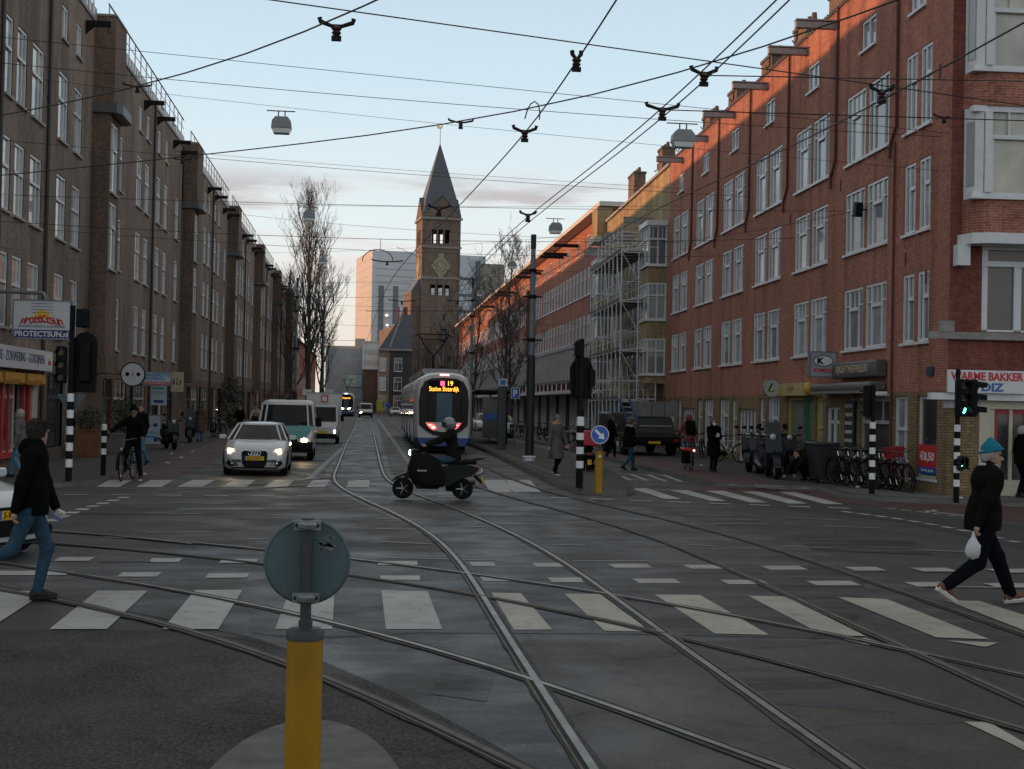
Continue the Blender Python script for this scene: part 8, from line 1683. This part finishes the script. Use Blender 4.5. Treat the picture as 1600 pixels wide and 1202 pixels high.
# cyclist seen from behind
p = G(1081, 735, .1); CYB = bicycle('bicycle under the cyclist in the maroon jacket', (p.x-.03, p.y, .108), PI/2-R(4), BKG, 0, 0, None)
bx, by = p.x-.03, p.y
t, hh, ch, hd_ = person('cyclist in a maroon hooded jacket riding away on the red path', (bx-.02, by+.24, .108), NORTH+R(-4), 1.70, .014, (0, 0, .575), .22, 0, ((.075, .10, .165), (-.075, .11, .30)), (0, 0), (0, 0), ((.15, .26, .645), (-.15, .26, .645)), 0, 0, ('jacket', MAROON), DENIML, (SHOEB, None), hood=(REDH, 'up'), elbow_pole=(0, -.3, -1), curl=1.5)
bp = ch+Vector((0, -.20, .02)); b = thing('backpack', 'black backpack on the back of the maroon cyclist', 'bag', tuple(bp)); b.rotation_euler = (R(-12), 0, 0); m = MB(); m.rbox(-.15, .15, -.085, .07, -.24, .22, .06, JBLK, axis='x'); m.build('bag', None, b); m = MB(); m.rbox(-.11, .11, -.13, -.08, -.2, .02, .03, JBLK, axis='x'); m.build('pocket', None, b)
m = MB(); m.ell((bx+.0, by-.36, .74), (.035, .02, .035), REDC, 10, 6); tag(m.build('rear_light'), 'lit red rear light on the bicycle of the maroon cyclist', 'bicycle light')
t = thing('pannier', 'dark pannier bag with a red flap on the left side of the ridden bicycle', 'bag', (bx-.2, by-.1, .62)); m = MB(); m.rbox(-.1, .1, -.22, .22, -.3, .1, .05, JBLK, axis='x'); m.build('bag', None, t); m = MB(); m.rbox(-.12, .14, -.24, .24, .1, .2, .04, SCR, axis='y'); m.build('flap', None, t)
p = G(1262, 752, .1); person('mechanic in an olive top crouching beside the navy retro scooter', (p.x+.12, p.y, .104), WEST+R(15), 1.74, .014, (0, -.02, .20), 1.05, 0, ((.07, .08, .05), (-.07, .02, .06)), (0, -.2), (0, 0), ((.12, .42, .10), (-.12, .40, .13)), 0, -.2, ('jacket', OLIVE), JNAVY, (SHOEB, None), hair=HAIRD, elbow_pole=(0, 0, 1))
q = EW(1.66, -.38, .104); person('person with pale hair standing in the bakery doorway, dressed in black', tuple(q), PI+R(100), 1.72, .014, top=('jacket', JBLK), legs=JNAVY, hair=HAIRG, hand=((.13, .04, .46), (-.1, .15, .62)))
# --- people on the left
p = G(199, 747, .1); bxl, byl = p.x, p.y+.2; bicycle('bicycle held upright by the waiting cyclist at the left corner', (bxl-.06, byl+1.0, .012), -PI/2-R(6), BKF, 0.02, .12, None)
person('cyclist in a black jacket waiting astride a bicycle with a hand on the banded post', (bxl+.0, byl+.52, .012), SOUTH+R(4), 1.80, .014, (0, 0, .535), .08, 0, ((.13, .03, .10), (-.12, .10, .05)), (.1, 0), (0, 0), ((.30, .10, .66), (-.15, .22, .60)), .05, 0, ('jacket', JBLK), JNAVY, (SHOEB, SOLE), hair=HAIRD, hat=JBLK, skin=SKIND)
p = G(216, 727, .1); person('bearded passer-by in a dark jacket and pale jeans behind the waiting cyclist', (p.x+.05, p.y, .104), SOUTH+R(-20), 1.78, .016, (0, 0, .515), 0, 0, ((.05, .1, .05), (-.05, -.14, .07)), (0, -.3), (0, 0), ((.13, .12, .55), (-.13, .1, .5)), .2, 0, ('jacket', JBLK), DENIML, (SHOEB, None), hair=HAIRB, beard=True)
p = G(22, 747, .1); person('grey haired woman in a grey lilac coat walking past the curtain shop', (p.x+.15, p.y, .104), WEST+R(-8), 1.66, .014, (0, 0, .51), .14, 0, ((.04, .15, .05), (-.05, -.06, .05)), (0, 0), (0, 0), ((.13, .1, .5), (-.13, .04, .48)), 0, -.25, ('jacket', TAUPE), DENIML, (SHOEB, None), hair=HAIRG, girth=1.05)
p = G(312, 691, .1); person('passer-by in a long brown coat walking away along the left shop fronts', (p.x, p.y, .104), NORTH+R(10), 1.74, .018, ankle=((.05, .1, .05), (-.05, -.12, .07)), toe=(0, -.3), top=('coat', BROWNC), legs=DENIML, hair=HAIRB, hood=(BROWNC, 'down'))
for i, (px, py, lab, tp, hr, fr) in enumerate([(374, 692, 'cyclist dressed in black riding up beside the white hatchback', JBLK, HAIRD, BKF), (394, 688, 'cyclist in a pale top riding behind the one in black', LIGHTC, HAIRB, BKG)]):
    p = G(px, py, 0); y = p.y+i*2.0; bicycle(['bicycle ridden by the cyclist in black on the left', 'bicycle ridden by the cyclist in the pale top'][i], (p.x, y+.3, .012), -PI/2, fr, 0, 0, None)
    person(lab, (p.x, y+.06, .012), SOUTH, 1.72, .018, (0, 0, .575), .15, 0, ((.075, .10, .165), (-.075, .11, .28)), (0, 0), (0, 0), ((.15, .28, .645), (-.15, .28, .645)), 0, 0, ('jacket', tp), JNAVY, (SHOEB, None), hair=hr, elbow_pole=(0, -.3, -1), curl=1.5)
